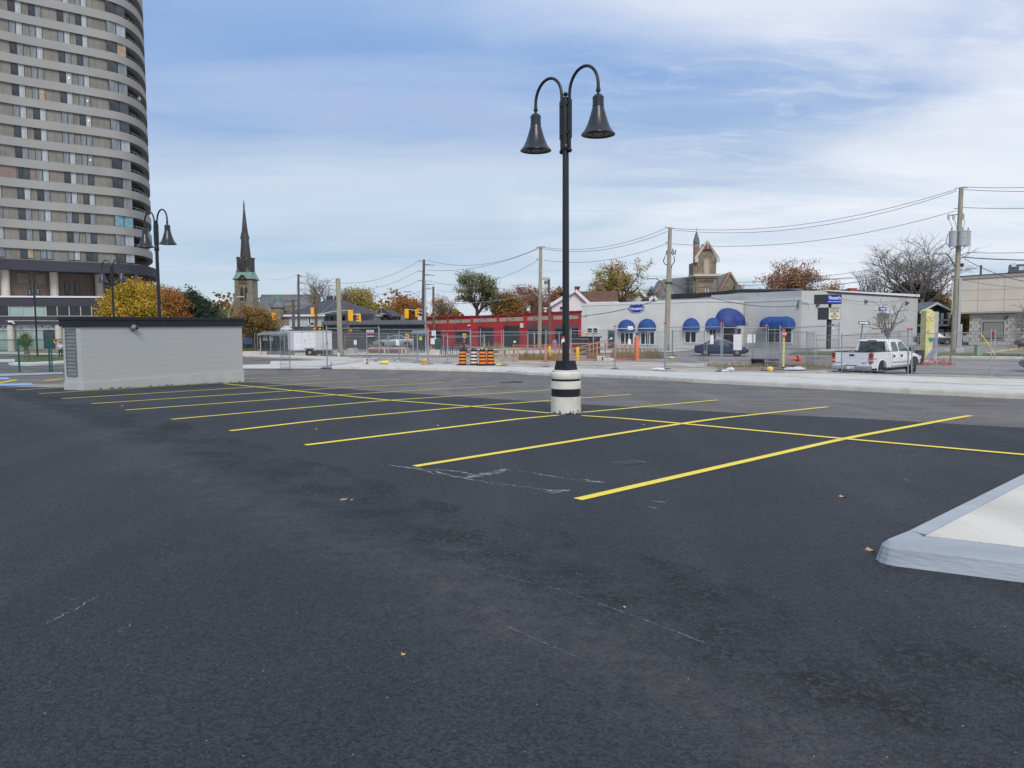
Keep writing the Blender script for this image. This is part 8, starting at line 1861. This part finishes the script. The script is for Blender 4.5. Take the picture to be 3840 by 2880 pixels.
def pickup():
 y0 = 38.0; c = P(3195, 1300, y0); rz = R(41); t = thing('pickup_truck', 'white crew cab pickup truck parked behind the right fence, seen from its rear corner', 'pickup truck', (c.x, y0, -.97), rz)
 # local x forward from the tailgate, y left; origin at rear bumper centre on the ground
 W_ = 1.0; Lt = 6.0; BR_ = 1.32
 # cab and bonnet
 st = [(2.22, .50, 1.22, 1.84, .98, .95, .72), (2.32, .48, 1.24, 1.90, 1.0, .96, .76), (3.1, .48, 1.24, 1.92, 1.0, .96, .79), (3.75, .48, 1.23, 1.90, 1.0, .96, .78), (4.05, .48, 1.22, 1.80, 1.0, .96, .76), (4.72, .48, 1.20, 1.25, 1.0, .95, .80), (5.3, .50, 1.14, 1.20, .99, .93, .78), (5.85, .52, 1.04, 1.12, .96, .88, .72), (6.0, .55, .92, 1.0, .88, .82, .65)]
 loft('cab', st, 'white_paint', t, smooth=38)
 # bed sides with wheel arch cut out
 def arch_poly(x0, x1, z0, z1, cx, r):
  pts = [(x0, z0)]; pts.append((cx - r, z0)); 
  for k in range(1, 10): q = math.pi * (1 - k / 10); pts.append((cx + r * math.cos(q), .42 + (r * 1.02) * math.sin(q)))
  pts += [(cx + r, z0), (x1, z0), (x1, z1), (x0, z1)]; return pts
 for s in (-1, 1):
  y0_, y1_ = (s * .99, s * .86)
  MB().xz([(x, z) for x, z in arch_poly(.12, 2.20, .52, BR_, 1.12, .50)], min(y0_, y1_), max(y0_, y1_)).build('bed_side', 'white_paint', t, bevel=.02)
  MB().box(.10, 2.2, s * .925 - .075, s * .925 + .075, BR_, BR_ + .03).build('bed_rail', 'ink', t)
  ar = MB(); n = 12
  for k in range(n + 1):
   q = math.pi * k / n
   for rr in (.50, .57): ar.v += [(1.12 + rr * math.cos(q), s * (1.02 if rr < .55 else 1.0), .42 + rr * 1.02 * math.sin(q))]
  for k in range(n): ar.f.append((2 * k, 2 * k + 1, 2 * k + 3, 2 * k + 2))
  ar.build('wheel_flare', 'white_paint', t)
  MB().xz([(4.42, .5), (4.48, .8), (4.68, .95), (5.0, 1.0), (5.32, .95), (5.5, .8), (5.56, .5)], min(s * .9, s * 1.006), max(s * .9, s * 1.006)).build('front_arch', 'ink', t)
  MB().xz([(.65, .45), (.7, .8), (.9, .93), (1.12, .96), (1.35, .93), (1.55, .8), (1.6, .45)], min(s * .55, s * .87), max(s * .55, s * .87)).build('wheel_well', 'ink', t)
  yf = lambda z: .945 + (.775 - .945) * max(0, min(1, (z - 1.24) / .62))
  sidepoly(t, [(2.42, 1.30), (2.55, 1.78), (3.08, 1.80), (3.12, 1.30)], s, yf, 'side_window', 'glass_car'); sidepoly(t, [(3.24, 1.30), (3.22, 1.80), (3.80, 1.78), (4.35, 1.32)], s, yf, 'side_window', 'glass_car')
  for x in (2.28, 3.17, 4.30): MB().box(x, x + .012, s * 1.0 - .006, s * 1.0 + .006, .55, 1.24).build('door_gap', 'mural_grey', t)
  for x in (2.42, 3.32): MB().box(x, x + .17, s * 1.0 - .03, s * 1.0 + .03, 1.02, 1.13).build('door_handle', 'ink', t, bevel=.02)
  MB().box(2.35, 4.35, s * 1.0 - .02, s * 1.0 + .02, .74, .80).build('trim_strip', 'mural_grey', t)
  MB().box(4.15, 4.38, min(s * .98, s * 1.2), max(s * .98, s * 1.2), 1.28, 1.50).build('mirror', 'ink', t, bevel=.04)
  tl = MB().box(-.02, .16, s * .93 - .075, s * .93 + .075, .80, BR_ - .04).build('tail_light', 'lens_red', t, bevel=.015); MB().box(-.026, .165, s * .93 - .077, s * .93 + .077, .98, 1.04).build('amber_lens', 'lens_amber', tl); MB().box(-.028, .167, s * .93 - .078, s * .93 + .078, .88, .93).build('white_lens', 'lens_white', tl)
  MB().box(5.9, 6.02, s * .78 - .16, s * .78 + .16, .82, 1.0).build('headlight', 'lens_white', t)
 MB().box(.15, 2.2, -.87, .87, .62, .68).build('bed_floor', 'ink', t); MB().box(2.12, 2.2, -.87, .87, .6, BR_).build('bed_front', 'ink', t)
 # soft roof edge: rear pillars and rear window
 rw = MB().prism([(2.20, -.70, 1.32), (2.20, .70, 1.32), (2.215, .62, 1.78), (2.215, -.62, 1.78)], [(2.26, -.70, 1.32), (2.26, .70, 1.32), (2.26, .62, 1.78), (2.26, -.62, 1.78)]).build('rear_window', 'glass_car', t)
 for a, b in (((-.73, 1.29), (.73, 1.32)), ((-.66, 1.78), (.66, 1.81))): MB().box(2.19, 2.21, a[0], b[0], a[1], b[1]).build('window_seal', 'ink', rw)
 for y in (-.35, .35): MB().box(2.30, 2.5, y - .22, y + .22, 1.0, 1.62).build('seat', 'cloth_dark', t)
 MB().box(2.19, 2.24, -.22, .22, 1.84, 1.88).build('brake_light', 'lens_red', t)
 MB().prism([(4.04, -.70, 1.80), (4.04, .70, 1.80), (4.70, .78, 1.27), (4.70, -.78, 1.27)], [(4.09, -.70, 1.82), (4.09, .70, 1.82), (4.75, .78, 1.30), (4.75, -.78, 1.30)]).build('windscreen', 'glass_car', t)
 tg = MB().box(.02, .14, -.85, .85, .70, BR_).build('tailgate', 'white_paint', t, bevel=.02); MB().box(.0, .02, -.12, .12, 1.12, 1.22).build('handle', 'ink', tg, bevel=.01); MB().box(.0, .15, -.85, .85, BR_, BR_ + .025).build('top_cap', 'ink', tg)
 tx = text('GMC', 'lettering', 'mural_grey', tg, 0, 0, .26, .06); tx.rotation_euler = (0, 0, R(-90)); tx.location = (.03, -.62, .80)
 tx = text('SIERRA', 'lettering', 'mural_grey', tg, 0, 0, .34, .05); tx.rotation_euler = (0, 0, R(-90)); tx.location = (.03, .62, .80)
 tx = text('4x4', 'lettering', 'mural_grey', t, 0, 0, .26, .11); tx.location = (.36, -.965, 1.0)
 bm_ = MB().box(-.14, .10, -.96, .96, .46, .66).build('bumper', 'chrome', t, bevel=.04); MB().box(-.16, -.14, -.16, .16, .50, .64).build('plate', 'paper', bm_); MB().box(-.15, .0, -.3, .3, .655, .67).build('step_pad', 'ink', bm_)
 MB().box(.0, .12, -.96, .96, .655, .70).build('rear_valance', 'white_paint', t); MB().lathe([(.03, .4), (.03, .5), (.05, .55), (0, .6)], 8, (-.2, -.1, 0)).build('tow_ball', 'chrome', t)
 MB().box(.2, 5.4, -.7, .7, .32, .50).build('chassis', 'ink', t); MB().lathe([(.05, 0), (.05, .3)], 8).xf(Matrix.Translation((-.05, -.6, .38)) @ Matrix.Rotation(R(90), 4, 'Y')).build('exhaust', 'steel_dark', t)
 MB().tube([(1.9, -.5, 1.30), (2.1, -.1, 1.42), (2.1, .3, 1.30)], .025, 5).build('jump_lead', 'ink', t)
 for x in (1.12, 5.0):
  for s in (-1, 1): wheel(t, x, s * .83, .40, .26, spokes=6)
pickup()
# ---------------------------------------------------------------- people
def person(label, px, ytop, d, rz, shirt, trousers, h=1.7, pose='stand', hat=None, z0=None):
 q = P(px, ytop, d); gz = zg(d) if z0 is None else z0; t = thing('person', label, 'person', (q.x, d, gz), rz); s = h / 1.75
 sit = pose == 'sit'
 def skin(name, vs, es, m, parent, sub=2):
  me = bpy.data.meshes.new(name); me.from_pydata([tuple(c * s for c in v[:3]) for v in vs], es, []); me.materials.append(M[m])
  o = bpy.data.objects.new(name, me); COL.objects.link(o); o.parent = parent
  sk = o.modifiers.new('skin', 'SKIN'); sk.use_smooth_shade = True
  for i, v in enumerate(vs):
   r = v[3] * s; me.skin_vertices[0].data[i].radius = (r, r)
  me.skin_vertices[0].data[0].use_root = True
  sb = o.modifiers.new('sub', 'SUBSURF'); sb.levels = sub - 1; sb.render_levels = sub - 1
  return o
 hip = .95 if not sit else .90
 kn = (.11, -.02, .50) if not sit else (.12, -.38, .72); ft = (.12, .02, .07) if not sit else (.12, -.22, .25)
 ah = (.30, -.02, .80) if not sit else (.22, -.42, 1.02); el = (.27, .03, 1.10) if not sit else (.27, -.15, 1.10)
 lean = 0 if not sit else -.12
 V = [(0, 0, hip, .13), (0, lean * .5, hip + .25, .125), (0, lean, hip + .47, .15), (0, lean, hip + .56, .06), (0, lean - .01, hip + .68, .085), (0, lean - .01, hip + .76, .07)]
 E = [(0, 1), (1, 2), (2, 3), (3, 4), (4, 5)]
 for sx in (-1, 1):
  i = len(V); V += [(sx * .10, 0, hip - .06, .085), (sx * kn[0], kn[1], kn[2], .06), (sx * ft[0], ft[1], ft[2], .042), (sx * ft[0], ft[1] - .15, ft[2] - .03, .035)]; E += [(0, i), (i, i + 1), (i + 1, i + 2), (i + 2, i + 3)]
  j = len(V); V += [(sx * .19, lean, hip + .45, .055), (sx * el[0], el[1] + lean, el[2], .042), (sx * ah[0], ah[1] + lean, ah[2], .028), (sx * ah[0], ah[1] + lean - .02, ah[2] - .07, .03)]; E += [(2, j), (j, j + 1), (j + 1, j + 2), (j + 2, j + 3)]
  for k in range(5): V.append((sx * ah[0] + (k - 2) * .016, ah[1] + lean - .03, ah[2] - .14 - (.02 if k == 2 else 0), .008)); E.append((j + 3, len(V) - 1))
 skin('body', V, E, 'skin', t)
 S = [(0, 0, hip - .02, .16), (0, lean * .5, hip + .25, .155), (0, lean, hip + .46, .17), (0, lean, hip + .53, .08)]; SE = [(0, 1), (1, 2), (2, 3)]
 for sx in (-1, 1): j = len(S); S += [(sx * .20, lean, hip + .44, .075), (sx * (el[0] - .01), el[1] + lean, el[2] + .03, .062)]; SE += [(2, j), (j, j + 1)]
 skin('shirt', S, SE, shirt, t)
 T_ = [(0, 0, hip, .155)]; TE = []
 for sx in (-1, 1): j = len(T_); T_ += [(sx * .10, 0, hip - .08, .10), (sx * kn[0], kn[1], kn[2], .075), (sx * ft[0], ft[1], ft[2] + .08, .058)]; TE += [(0, j), (j, j + 1), (j + 1, j + 2)]
 skin('trousers', T_, TE, trousers, t)
 MB().lathe([(.0, .105), (.07, .085), (.098, .03), (.098, -.02), (.09, -.03)], 12).xf(Matrix.Translation((0, (lean - .0) * s, (hip + .73) * s)) @ Matrix.Scale(s, 4)).build('hair' if not hat else 'cap', hat or 'cloth_dark', t, smooth=60)
 return t
person('person in a white T-shirt and dark shorts by the tower entrance', 226, 1288, 70, R(30), 'cloth_white', 'cloth_dark', 1.55)
person('person in dark clothes and red cap riding behind the first striped drum', 1737, 1277, 72, R(80), 'cloth_dark', 'cloth_dark', 1.55, 'sit', 'cloth_red')
person('person in a violet striped dress before the red shopfront', 2080, 1276, 76, R(10), 'cloth_violet', 'cloth_violet', 1.5)
def bicycle():
 q = P(1745, 1300, 72); t = thing('bicycle', 'bicycle ridden behind the first striped drum', 'bicycle', (q.x, 72, zg(72)), R(-10))
 for x in (-.5, .5):
  w = MB(); n = 20
  w.tube([(x + .33 * math.cos(2 * math.pi * k / n), 0, .34 + .33 * math.sin(2 * math.pi * k / n)) for k in range(n + 1)], .02, 5).build('wheel', 'rubber', t)
 fr = MB(); 
 for a, b in (((-.5, 0, .34), (-.12, 0, .34)), ((-.12, 0, .34), (-.2, 0, .85)), ((-.2, 0, .75), (.35, 0, .78)), ((-.12, 0, .34), (.35, 0, .75)), ((.5, 0, .34), (.33, 0, .95)), ((-.5, 0, .34), (-.2, 0, .75))): fr.tube([a, b], .02, 5)
 fr.build('frame', 'steel_dark', t); MB().tube([(.3, -.25, 1.0), (.33, 0, .98), (.3, .25, 1.0)], .015, 5).build('handlebar', 'ink', t); MB().box(-.32, -.1, -.06, .06, .86, .9).build('saddle', 'ink', t)
bicycle()
# ---------------------------------------------------------------- trees
def skeleton(rs, levels, spread=1.0, up=.25, trunk=.3, kids=(6, 5, 4, 4), droop=0.0, crook=.12, lenr=.62, multi=1):
 """list of branches (points, r0, r1, level); unit tree roughly 1 high"""
 out = []
 def grow(p, d, L, r, lev):
  n = 4 if lev < 2 else 3 if lev < 3 else 2; pts = [p]; q = p.copy(); dd = d.copy()
  for i in range(n):
   dd = (dd + Vector((rs.uniform(-1, 1), rs.uniform(-1, 1), rs.uniform(-1, 1))) * crook + Vector((0, 0, (up if lev > 0 else .0) * .35 - droop * .2 * lev))).normalized()
   q = q + dd * (L / n); pts.append(q.copy())
  r1 = r * (.62 if lev == 0 else .35); out.append((pts, r, r1, lev))
  if lev + 1 >= levels: return
  k = kids[min(lev, len(kids) - 1)]
  for j in range(k):
   t = (.75 + .25 * j / k) if lev == 0 else .28 + .72 * (j + .8) / k
   f = t * n; i = min(int(f), n - 1); pp = pts[i].lerp(pts[i + 1], f - i); base = (pts[i + 1] - pts[i]).normalized()
   az = 2 * math.pi * (j / k) + rs.uniform(-.5, .5) + lev * 1.3
   a = base.cross(Vector((0, 0, 1))); a = a.normalized() if a.length > .05 else Vector((1, 0, 0)); b = base.cross(a).normalized()
   an = R(rs.uniform(24, 58) * spread) if lev else R(rs.uniform(16, 58) * spread)
   nd = (base * math.cos(an) + (a * math.cos(az) + b * math.sin(az)) * math.sin(an)).normalized()
   grow(pp, nd, L * lenr * rs.uniform(.75, 1.15) * (1.25 if lev == 0 else 1), r * (.62 if lev == 0 else .48) * rs.uniform(.8, 1.1), lev + 1)
 for m in range(multi): grow(Vector((rs.uniform(-.02, .02) * (multi > 1), 0, 0)), Vector((rs.uniform(-.35, .35) if multi > 1 else 0, 0, 1)).normalized(), trunk, 1.0, 0)
 return out
def tree(name, label, px, ytop, d, wpx, bark='bark_dark', leaf=None, n=5000, size=.30, levels=4, seed=1, trunk_r=.28, spread=1.0, up=.25, trunk=.30, kids=(6, 5, 4, 4), crook=.14, group=None, cat='tree', base_py=None, fuzz=.5, leaf_lv=2, minz=.0, clump=1.0, multi=1, droop=0, lean_px=0, twig=.5, ysq=1.0):
 rs = random.Random(seed); nr = np.random.default_rng(seed)
 b = P(px, 1240, d); zb = zg(d) if base_py is None else P(px, base_py, d).z
 H = P(px, ytop, d).z - zb; Wm = wpx / F_PX * d
 br = skeleton(rs, levels, spread, up, trunk, kids, droop, crook, multi=multi)
 allp = np.array([p[:] for pts, *_ in br for p in pts]); lo, hi = allp.min(0), allp.max(0)
 pad = fuzz if leaf else 0
 sx = max(.1, Wm - pad) / (hi[0] - lo[0]); sy = max(.1, Wm - pad) * ysq / (hi[1] - lo[1]); sz = (H - pad * .6) / hi[2]; cx = (hi[0] + lo[0]) / 2
 root = thing(name, label, cat, (b.x, d, zb), 0, group)
 V, Fc = [], []; tips = []
 def T(p): w = min(1, p.z / .25); return (p.x * sx - cx * sx * w, p.y * sy, p.z * sz)
 mbt = MB(); mbb = MB()
 for pts, r0, r1, lev in br:
  q = [T(p) for p in pts]; sd = 8 if lev == 0 else 5 if lev == 1 else 3
  rr = [max(.012 * twig * d / 60, trunk_r * (r0 + (r1 - r0) * i / (len(q) - 1))) for i in range(len(q))]
  (mbt if lev == 0 else mbb).tube(q, rr, sd, caps=False)
  if lev >= leaf_lv: tips += [q[i] for i in range(1, len(q))]
 mbt.build('trunk', bark, root); mbb.build('limbs', bark, root)
 if leaf:
  n = int(n * 1.9); size *= .66
  tp = np.array(tips); tp = tp[tp[:, 2] > minz * H]
  # leaves gathered in clumps round the twigs so that gaps stay open
  idx = nr.integers(0, len(tp), n); c = tp[idx] + nr.normal(0, 1, (n, 3)) * fuzz * np.array([1, 1, .7]) * clump * .5
  a = nr.normal(0, 1, (n, 3)); a /= np.linalg.norm(a, axis=1)[:, None]; bb = nr.normal(0, 1, (n, 3)); bb -= (bb * a).sum(1)[:, None] * a; bb /= np.linalg.norm(bb, axis=1)[:, None]
  s = (size * nr.uniform(.6, 1.3, n))[:, None]
  v = np.stack([c - a * s * .5, c + bb * s * .32, c + a * s * .5, c - bb * s * .32], 1).reshape(-1, 3)
  me = bpy.data.meshes.new('foliage'); me.vertices.add(4 * n); me.vertices.foreach_set('co', v.ravel()); me.loops.add(4 * n); me.loops.foreach_set('vertex_index', np.arange(4 * n, dtype=np.int32))
  me.polygons.add(n); me.polygons.foreach_set('loop_start', np.arange(0, 4 * n, 4, dtype=np.int32)); me.update(calc_edges=True); me.validate()
  me.materials.append(M[leaf]); o = bpy.data.objects.new('foliage', me); COL.objects.link(o); o.parent = root; o['kind'] = 'stuff'
 return root
TG = 'autumn trees beyond the street'
tree('maple_tree', 'golden yellow maple beside the apartment tower', 505, 1038, 80, 235, leaf='lf_gold', n=13000, size=.34, seed=3, fuzz=1.1, trunk=.22, spread=1.25, group=TG, clump=1.0)
tree('maple_tree', 'orange brown maple right of the golden one, behind the lamp', 640, 1066, 92, 165, leaf='lf_orange', n=9000, size=.34, seed=5, fuzz=1.1, trunk=.22, spread=1.2, group=TG)
tree('maple_tree', 'upper gold and brown maple behind the golden tree', 575, 1045, 98, 130, leaf='lf_brownmix', n=6000, size=.34, seed=55, fuzz=1.1, trunk=.22, spread=1.2, group=TG)
tree('pine_tree', 'dark green pine with ragged spreading boughs left of the church', 725, 1062, 95, 205, leaf='lf_pine', n=11000, size=.34, seed=48, fuzz=.55, trunk=.42, spread=1.7, up=.02, kids=(11, 5, 4), levels=4, group=TG, clump=.8, multi=2, crook=.1)
tree('low_tree', 'low dark green trees between the pine and the church', 835, 1150, 100, 120, leaf='lf_weed', n=5000, size=.35, seed=9, fuzz=1.0, trunk=.2, group=TG)
tree('autumn_shrub', 'dark brown and rust leafed tree in front of the church tower', 952, 1138, 84, 185, leaf='lf_brownmix', n=9000, size=.26, seed=10, fuzz=.8, trunk=.2, spread=1.3, group=TG)
tree('bare_tree', 'leafless pale tree above the white house roof', 1205, 1013, 125, 190, bark='bark_pale', levels=5, seed=12, trunk_r=.28, up=.5, kids=(6, 5, 4, 4), group=TG, twig=.6)
tree('maple_tree', 'yellow green maple behind the brown floodlight pole', 1358, 1076, 120, 175, leaf='lf_olive', n=11000, size=.42, seed=14, fuzz=1.3, trunk=.2, spread=1.1, group=TG)
tree('maple_tree', 'orange maple left of the dark corner pole', 1532, 1105, 130, 135, leaf='lf_orange', n=8000, size=.42, seed=16, fuzz=1.3, trunk=.2, group=TG)
tree('thin_tree', 'thin half bare brown tree right of the corner pole', 1668, 1095, 130, 120, bark='bark_grey', leaf='lf_brownmix', n=1500, size=.35, levels=5, seed=17, fuzz=.8, kids=(6, 5, 4, 3), group=TG)
tree('green_tree', 'tall dark green spreading tree behind the red building', 1795, 1005, 120, 190, bark='bark_dark', leaf='lf_green', n=5200, size=.36, seed=20, fuzz=.6, trunk=.22, levels=4, spread=1.0, trunk_r=.35, kids=(6, 5, 5), group=TG, clump=1.0, minz=.35)
tree('maple_tree', 'amber tree right of the tall green tree', 1905, 1085, 122, 120, leaf='lf_brownmix', n=7000, size=.40, seed=21, fuzz=1.2, trunk=.2, group=TG)
tree('thin_tree', 'reddish half bare tree behind the wooden pole', 1985, 1056, 140, 175, bark='bark_grey', leaf='lf_rust', n=3200, size=.40, levels=5, seed=22, fuzz=.9, kids=(6, 5, 4, 4), group=TG, minz=.3)
tree('thin_tree', 'sparse bare tree left of the cream house', 2085, 1060, 140, 130, bark='bark_grey', leaf='lf_rust', n=1500, size=.40, levels=5, seed=23, fuzz=.9, kids=(6, 5, 4, 4), group=TG)
tree('leafy_tree', 'broad green and rust leafed tree above the shop roof', 2315, 968, 122, 270, bark='bark_dark', leaf='lf_mixed', n=6500, size=.40, seed=26, fuzz=.7, trunk=.24, levels=4, spread=1.25, kids=(7, 5, 5), trunk_r=.4, group=TG, minz=.25)
tree('dark_tree', 'dark evergreen left of the church nave', 2435, 1080, 140, 70, leaf='lf_pine', n=2500, size=.4, seed=27, fuzz=1.0, group=TG)
tree('rust_tree', 'big rust coloured tree behind the shop hall', 2960, 962, 128, 270, bark='bark_dark', leaf='lf_rust', n=6500, size=.40, levels=5, seed=30, fuzz=.75, trunk=.22, spread=1.25, kids=(6, 5, 4, 4), trunk_r=.4, group=TG, leaf_lv=3)
tree('gold_tree', 'small golden tree beside the rust coloured one', 3115, 1046, 135, 95, leaf='lf_gold', n=4500, size=.42, seed=31, fuzz=1.2, group=TG)
tree('bare_tree', 'huge leafless tree behind the shop hall', 3440, 862, 122, 480, bark='bark_grey', levels=5, seed=33, trunk_r=.38, up=.6, trunk=.20, kids=(7, 6, 5, 6), spread=1.2, group=TG, twig=.38, crook=.12, multi=2)
tree('bare_tree', 'smaller leafless tree at the left foot of the huge bare tree', 3265, 985, 130, 190, bark='bark_grey', levels=5, seed=34, trunk_r=.24, up=.5, kids=(6, 5, 4, 4), group=TG, twig=.6, multi=2)
tree('winter_shrub', 'dense grey brown thicket beneath the huge bare tree', 3450, 1040, 126, 230, bark='bark_dark', leaf='lf_winter', n=14000, size=.45, levels=5, seed=35, fuzz=1.2, kids=(7, 6, 5, 3), trunk=.12, spread=1.3, group=TG)
tree('autumn_shrub', 'olive and rust foliage behind the porch house', 3515, 1085, 124, 150, leaf='lf_brownmix', n=10000, size=.42, seed=36, fuzz=1.3, trunk=.12, spread=1.2, group=TG)
tree('autumn_shrub', 'ochre foliage filling the gap left of the porch house', 3455, 1125, 125, 60, leaf='lf_brownmix', n=6000, size=.40, seed=37, fuzz=1.3, trunk=.1, group=TG)
tree('autumn_shrub', 'rusty hedge between the porch house and the beige building', 3605, 1172, 112, 85, leaf='lf_brownmix', n=6000, size=.36, seed=38, fuzz=1.1, trunk=.1, group=TG)
tree('bare_shrub', 'small bare ornamental tree before the shop hall, above the pickup', 3330, 1108, 58, 205, bark='bark_grey', levels=5, seed=41, trunk_r=.15, up=.42, trunk=.2, kids=(6, 4, 3, 3), spread=1.35, crook=.2, twig=.8)
tree('bare_shrub', 'bare round shrub before the beige building at the right edge', 3850, 1085, 60, 190, bark='bark_grey', levels=5, seed=42, trunk_r=.12, up=.2, trunk=.25, kids=(8, 6, 5, 3), spread=1.5, crook=.2, twig=1.0)
tree('young_tree', 'small green shrub tree before the glazed tower entrance', 96, 1236, 75, 74, bark='bark_grey', leaf='lf_weed', n=1500, size=.17, seed=44, fuzz=.4, trunk=.15, spread=1.1, levels=4)
tree('red_shrub', 'dark red shrub behind the shopfront poles', 2110, 1125, 118, 70, leaf='lf_rust', n=2500, size=.35, seed=45, fuzz=1.0)
def far_wood():
 nr = np.random.default_rng(3); n = 26000; x = nr.uniform(-150, 175, n); y = nr.uniform(205, 245, n); top = 6.5 + 3.2 * np.sin(x * .13) + 2 * np.sin(x * .41 + 2) + 1.0 * np.sin(x * 1.1); z = -1 + nr.random(n) ** .7 * (top + 1)
 c = np.stack([x, y, z], 1); a = nr.normal(0, 1, (n, 3)); a /= np.linalg.norm(a, axis=1)[:, None]; b = np.cross(a, nr.normal(0, 1, (n, 3))); b /= np.linalg.norm(b, axis=1)[:, None]; s = 1.1
 v = np.stack([c - a * s * .6, c + b * s * .45, c + a * s * .6, c - b * s * .45], 1).reshape(-1, 3); me = bpy.data.meshes.new('far_wood'); me.from_pydata(v.tolist(), [], np.arange(4 * n).reshape(-1, 4).tolist()); me.materials.append(M['lf_brownmix'])
 o = bpy.data.objects.new('far_wood', me); COL.objects.link(o); o['kind'] = 'stuff'; o['label'] = 'distant autumn woodland along the horizon'
far_wood()
# ---------------------------------------------------------------- weeds and grasses
def tuft(name, label, x0, x1, ybase, ytop, mat_, n, depthm=1.2, kind='stuff', seed=1, dz=0, lean=.25, cat='weeds', hf=None):
 rs = random.Random(seed); n = int(n * .62); A, B = G(x0, ybase, dz), G(x1, ybase, dz); mb = MB(); H = P((x0 + x1) / 2, ytop, A.y).z - A.z; sc_ = A.y / F_PX
 for k in range(n):
  t = rs.random(); p = A.lerp(B, t); y = rs.uniform(0, depthm); env = (.55 + .25 * math.sin(t * 23 + seed) + .25 * math.sin(t * 61 + seed * 2)) * (hf(t) if hf else 1); h = H * env * rs.uniform(.25, 1.2); w = .014 * A.y / 45
  a = rs.uniform(-lean, lean); b = rs.uniform(-lean, lean); q = (p.x + h * a, p.y + y + h * b, p.z + h * .96); m = (p.x + h * a * .35, p.y + y + h * b * .3, p.z + h * .55)
  i = len(mb.v); mb.v += [(p.x - w, p.y + y, p.z), (p.x + w, p.y + y, p.z), (m[0] + w, m[1], m[2]), (m[0] - w, m[1], m[2]), q]; mb.f += [(i, i + 1, i + 2, i + 3), (i + 3, i + 2, i + 4)]
  if rs.random() < .6:
   s = w * 2.6; i = len(mb.v); f = rs.uniform(.4, 1); c = (p.x + h * a * f, p.y + y + h * b * f, p.z + h * f * .9); mb.v += [(c[0] - s, c[1], c[2]), (c[0], c[1] - s * .3, c[2] + s * 1.6), (c[0] + s, c[1], c[2] + s * .4), (c[0], c[1] + s * .3, c[2] - s)]; mb.f.append((i, i + 1, i + 2, i + 3))
 o = mb.build(name, mat_, None); o['label'] = label
 if kind: o['kind'] = kind
 return o
tuft('green_weeds', 'green weeds behind the left orange panel', 1942, 2048, 1352, 1315, 'lf_weed', 900, 2.5, seed=1); tuft('green_weeds', 'green weeds behind the second orange panel', 2040, 2112, 1354, 1310, 'lf_weed', 600, 2.0, seed=2)
tuft('dry_weeds', 'tall brown weeds behind the right orange panel', 2300, 2386, 1348, 1290, 'lf_brownweed', 700, 2.5, seed=3); tuft('dry_weeds', 'brown green weeds right of the orange post', 2388, 2492, 1346, 1292, 'lf_brownweed', 900, 3, seed=4); tuft('dry_weeds', 'dry reddish weeds right of the black skip', 2205, 2262, 1346, 1318, 'lf_brownweed', 350, 2, seed=5)
tuft('dry_grass', 'tall dry grass before the roller doors', 1806, 1884, 1324, 1278, 'lf_dry', 600, 2, seed=6); tuft('dry_grass', 'dry ornamental grass in the brick planter', 1384, 1522, 1311, 1288, 'lf_dry', 900, .9, seed=7, dz=.3); tuft('dry_weeds', 'low dead weeds before the sedan front', 2700, 2880, 1384, 1352, 'lf_brownweed', 500, 2.5, seed=8)
tuft('dry_weeds', 'low dead weeds right of the stop sign', 2960, 3130, 1384, 1366, 'lf_dry', 500, 3, seed=9); tuft('dry_weeds', 'sparse dead stalks left of the stop sign', 2878, 2925, 1370, 1320, 'lf_dry', 40, 2, seed=10)
tuft('island_grass', 'tufted ornamental grass on the kerbed island, far left', 62, 420, 1352, 1338, 'lf_weed', 1500, 3, seed=11, dz=.16, hf=lambda t: 1.3); tuft('dark_bush_grass', 'dark green shrubs at the hut corner', 905, 935, 1325, 1302, 'lf_weed', 300, 2, seed=12)
tuft('verge_grass', 'short grass on the far verge', 3520, 4000, 1338, 1334, 'lf_weed', 1400, 3, seed=13, dz=.1, hf=lambda t: 1.4); tuft('dead_stalks', 'dead stalks before the stepped kerb', 2655, 2720, 1376, 1350, 'lf_brownweed', 120, 1, seed=14)
tuft('bed_plants', 'low brown plants in the bed before the tower', 90, 240, 1327, 1312, 'lf_brownweed', 500, 2, seed=15)
def hedge(label, x0, x1, ytop, ybot, d, m, n, size=.25, seed=1):
 nr = np.random.default_rng(seed); A, B = P(x0, ybot, d), P(x1, ybot, d); H = P((x0 + x1) / 2, ytop, d).z - A.z
 t = nr.random(n); c = np.stack([A.x + (B.x - A.x) * t, d + nr.uniform(0, 2, n), A.z + H * nr.random(n) ** .8 * (.75 + .25 * np.sin(t * 17))], 1)
 a = nr.normal(0, 1, (n, 3)); a /= np.linalg.norm(a, axis=1)[:, None]; b = np.cross(a, nr.normal(0, 1, (n, 3))); b /= np.linalg.norm(b, axis=1)[:, None]
 v = np.stack([c - a * size * .5, c + b * size * .35, c + a * size * .5, c - b * size * .35], 1).reshape(-1, 3); me = bpy.data.meshes.new('hedge'); me.from_pydata(v.tolist(), [], np.arange(4 * n).reshape(-1, 4).tolist()); me.materials.append(M[m]); o = bpy.data.objects.new('hedge', me); COL.objects.link(o); tag(o, label, 'hedge')
hedge('dark clipped hedge behind the left bus shelter', 905, 1000, 1262, 1310, 92, 'lf_pine', 2500); hedge('dark hedge behind the small glass shelter', 1100, 1143, 1285, 1315, 92, 'lf_pine', 900); hedge('evergreen shrubs before the turret house', 1000, 1075, 1270, 1312, 95, 'lf_pine', 1600)
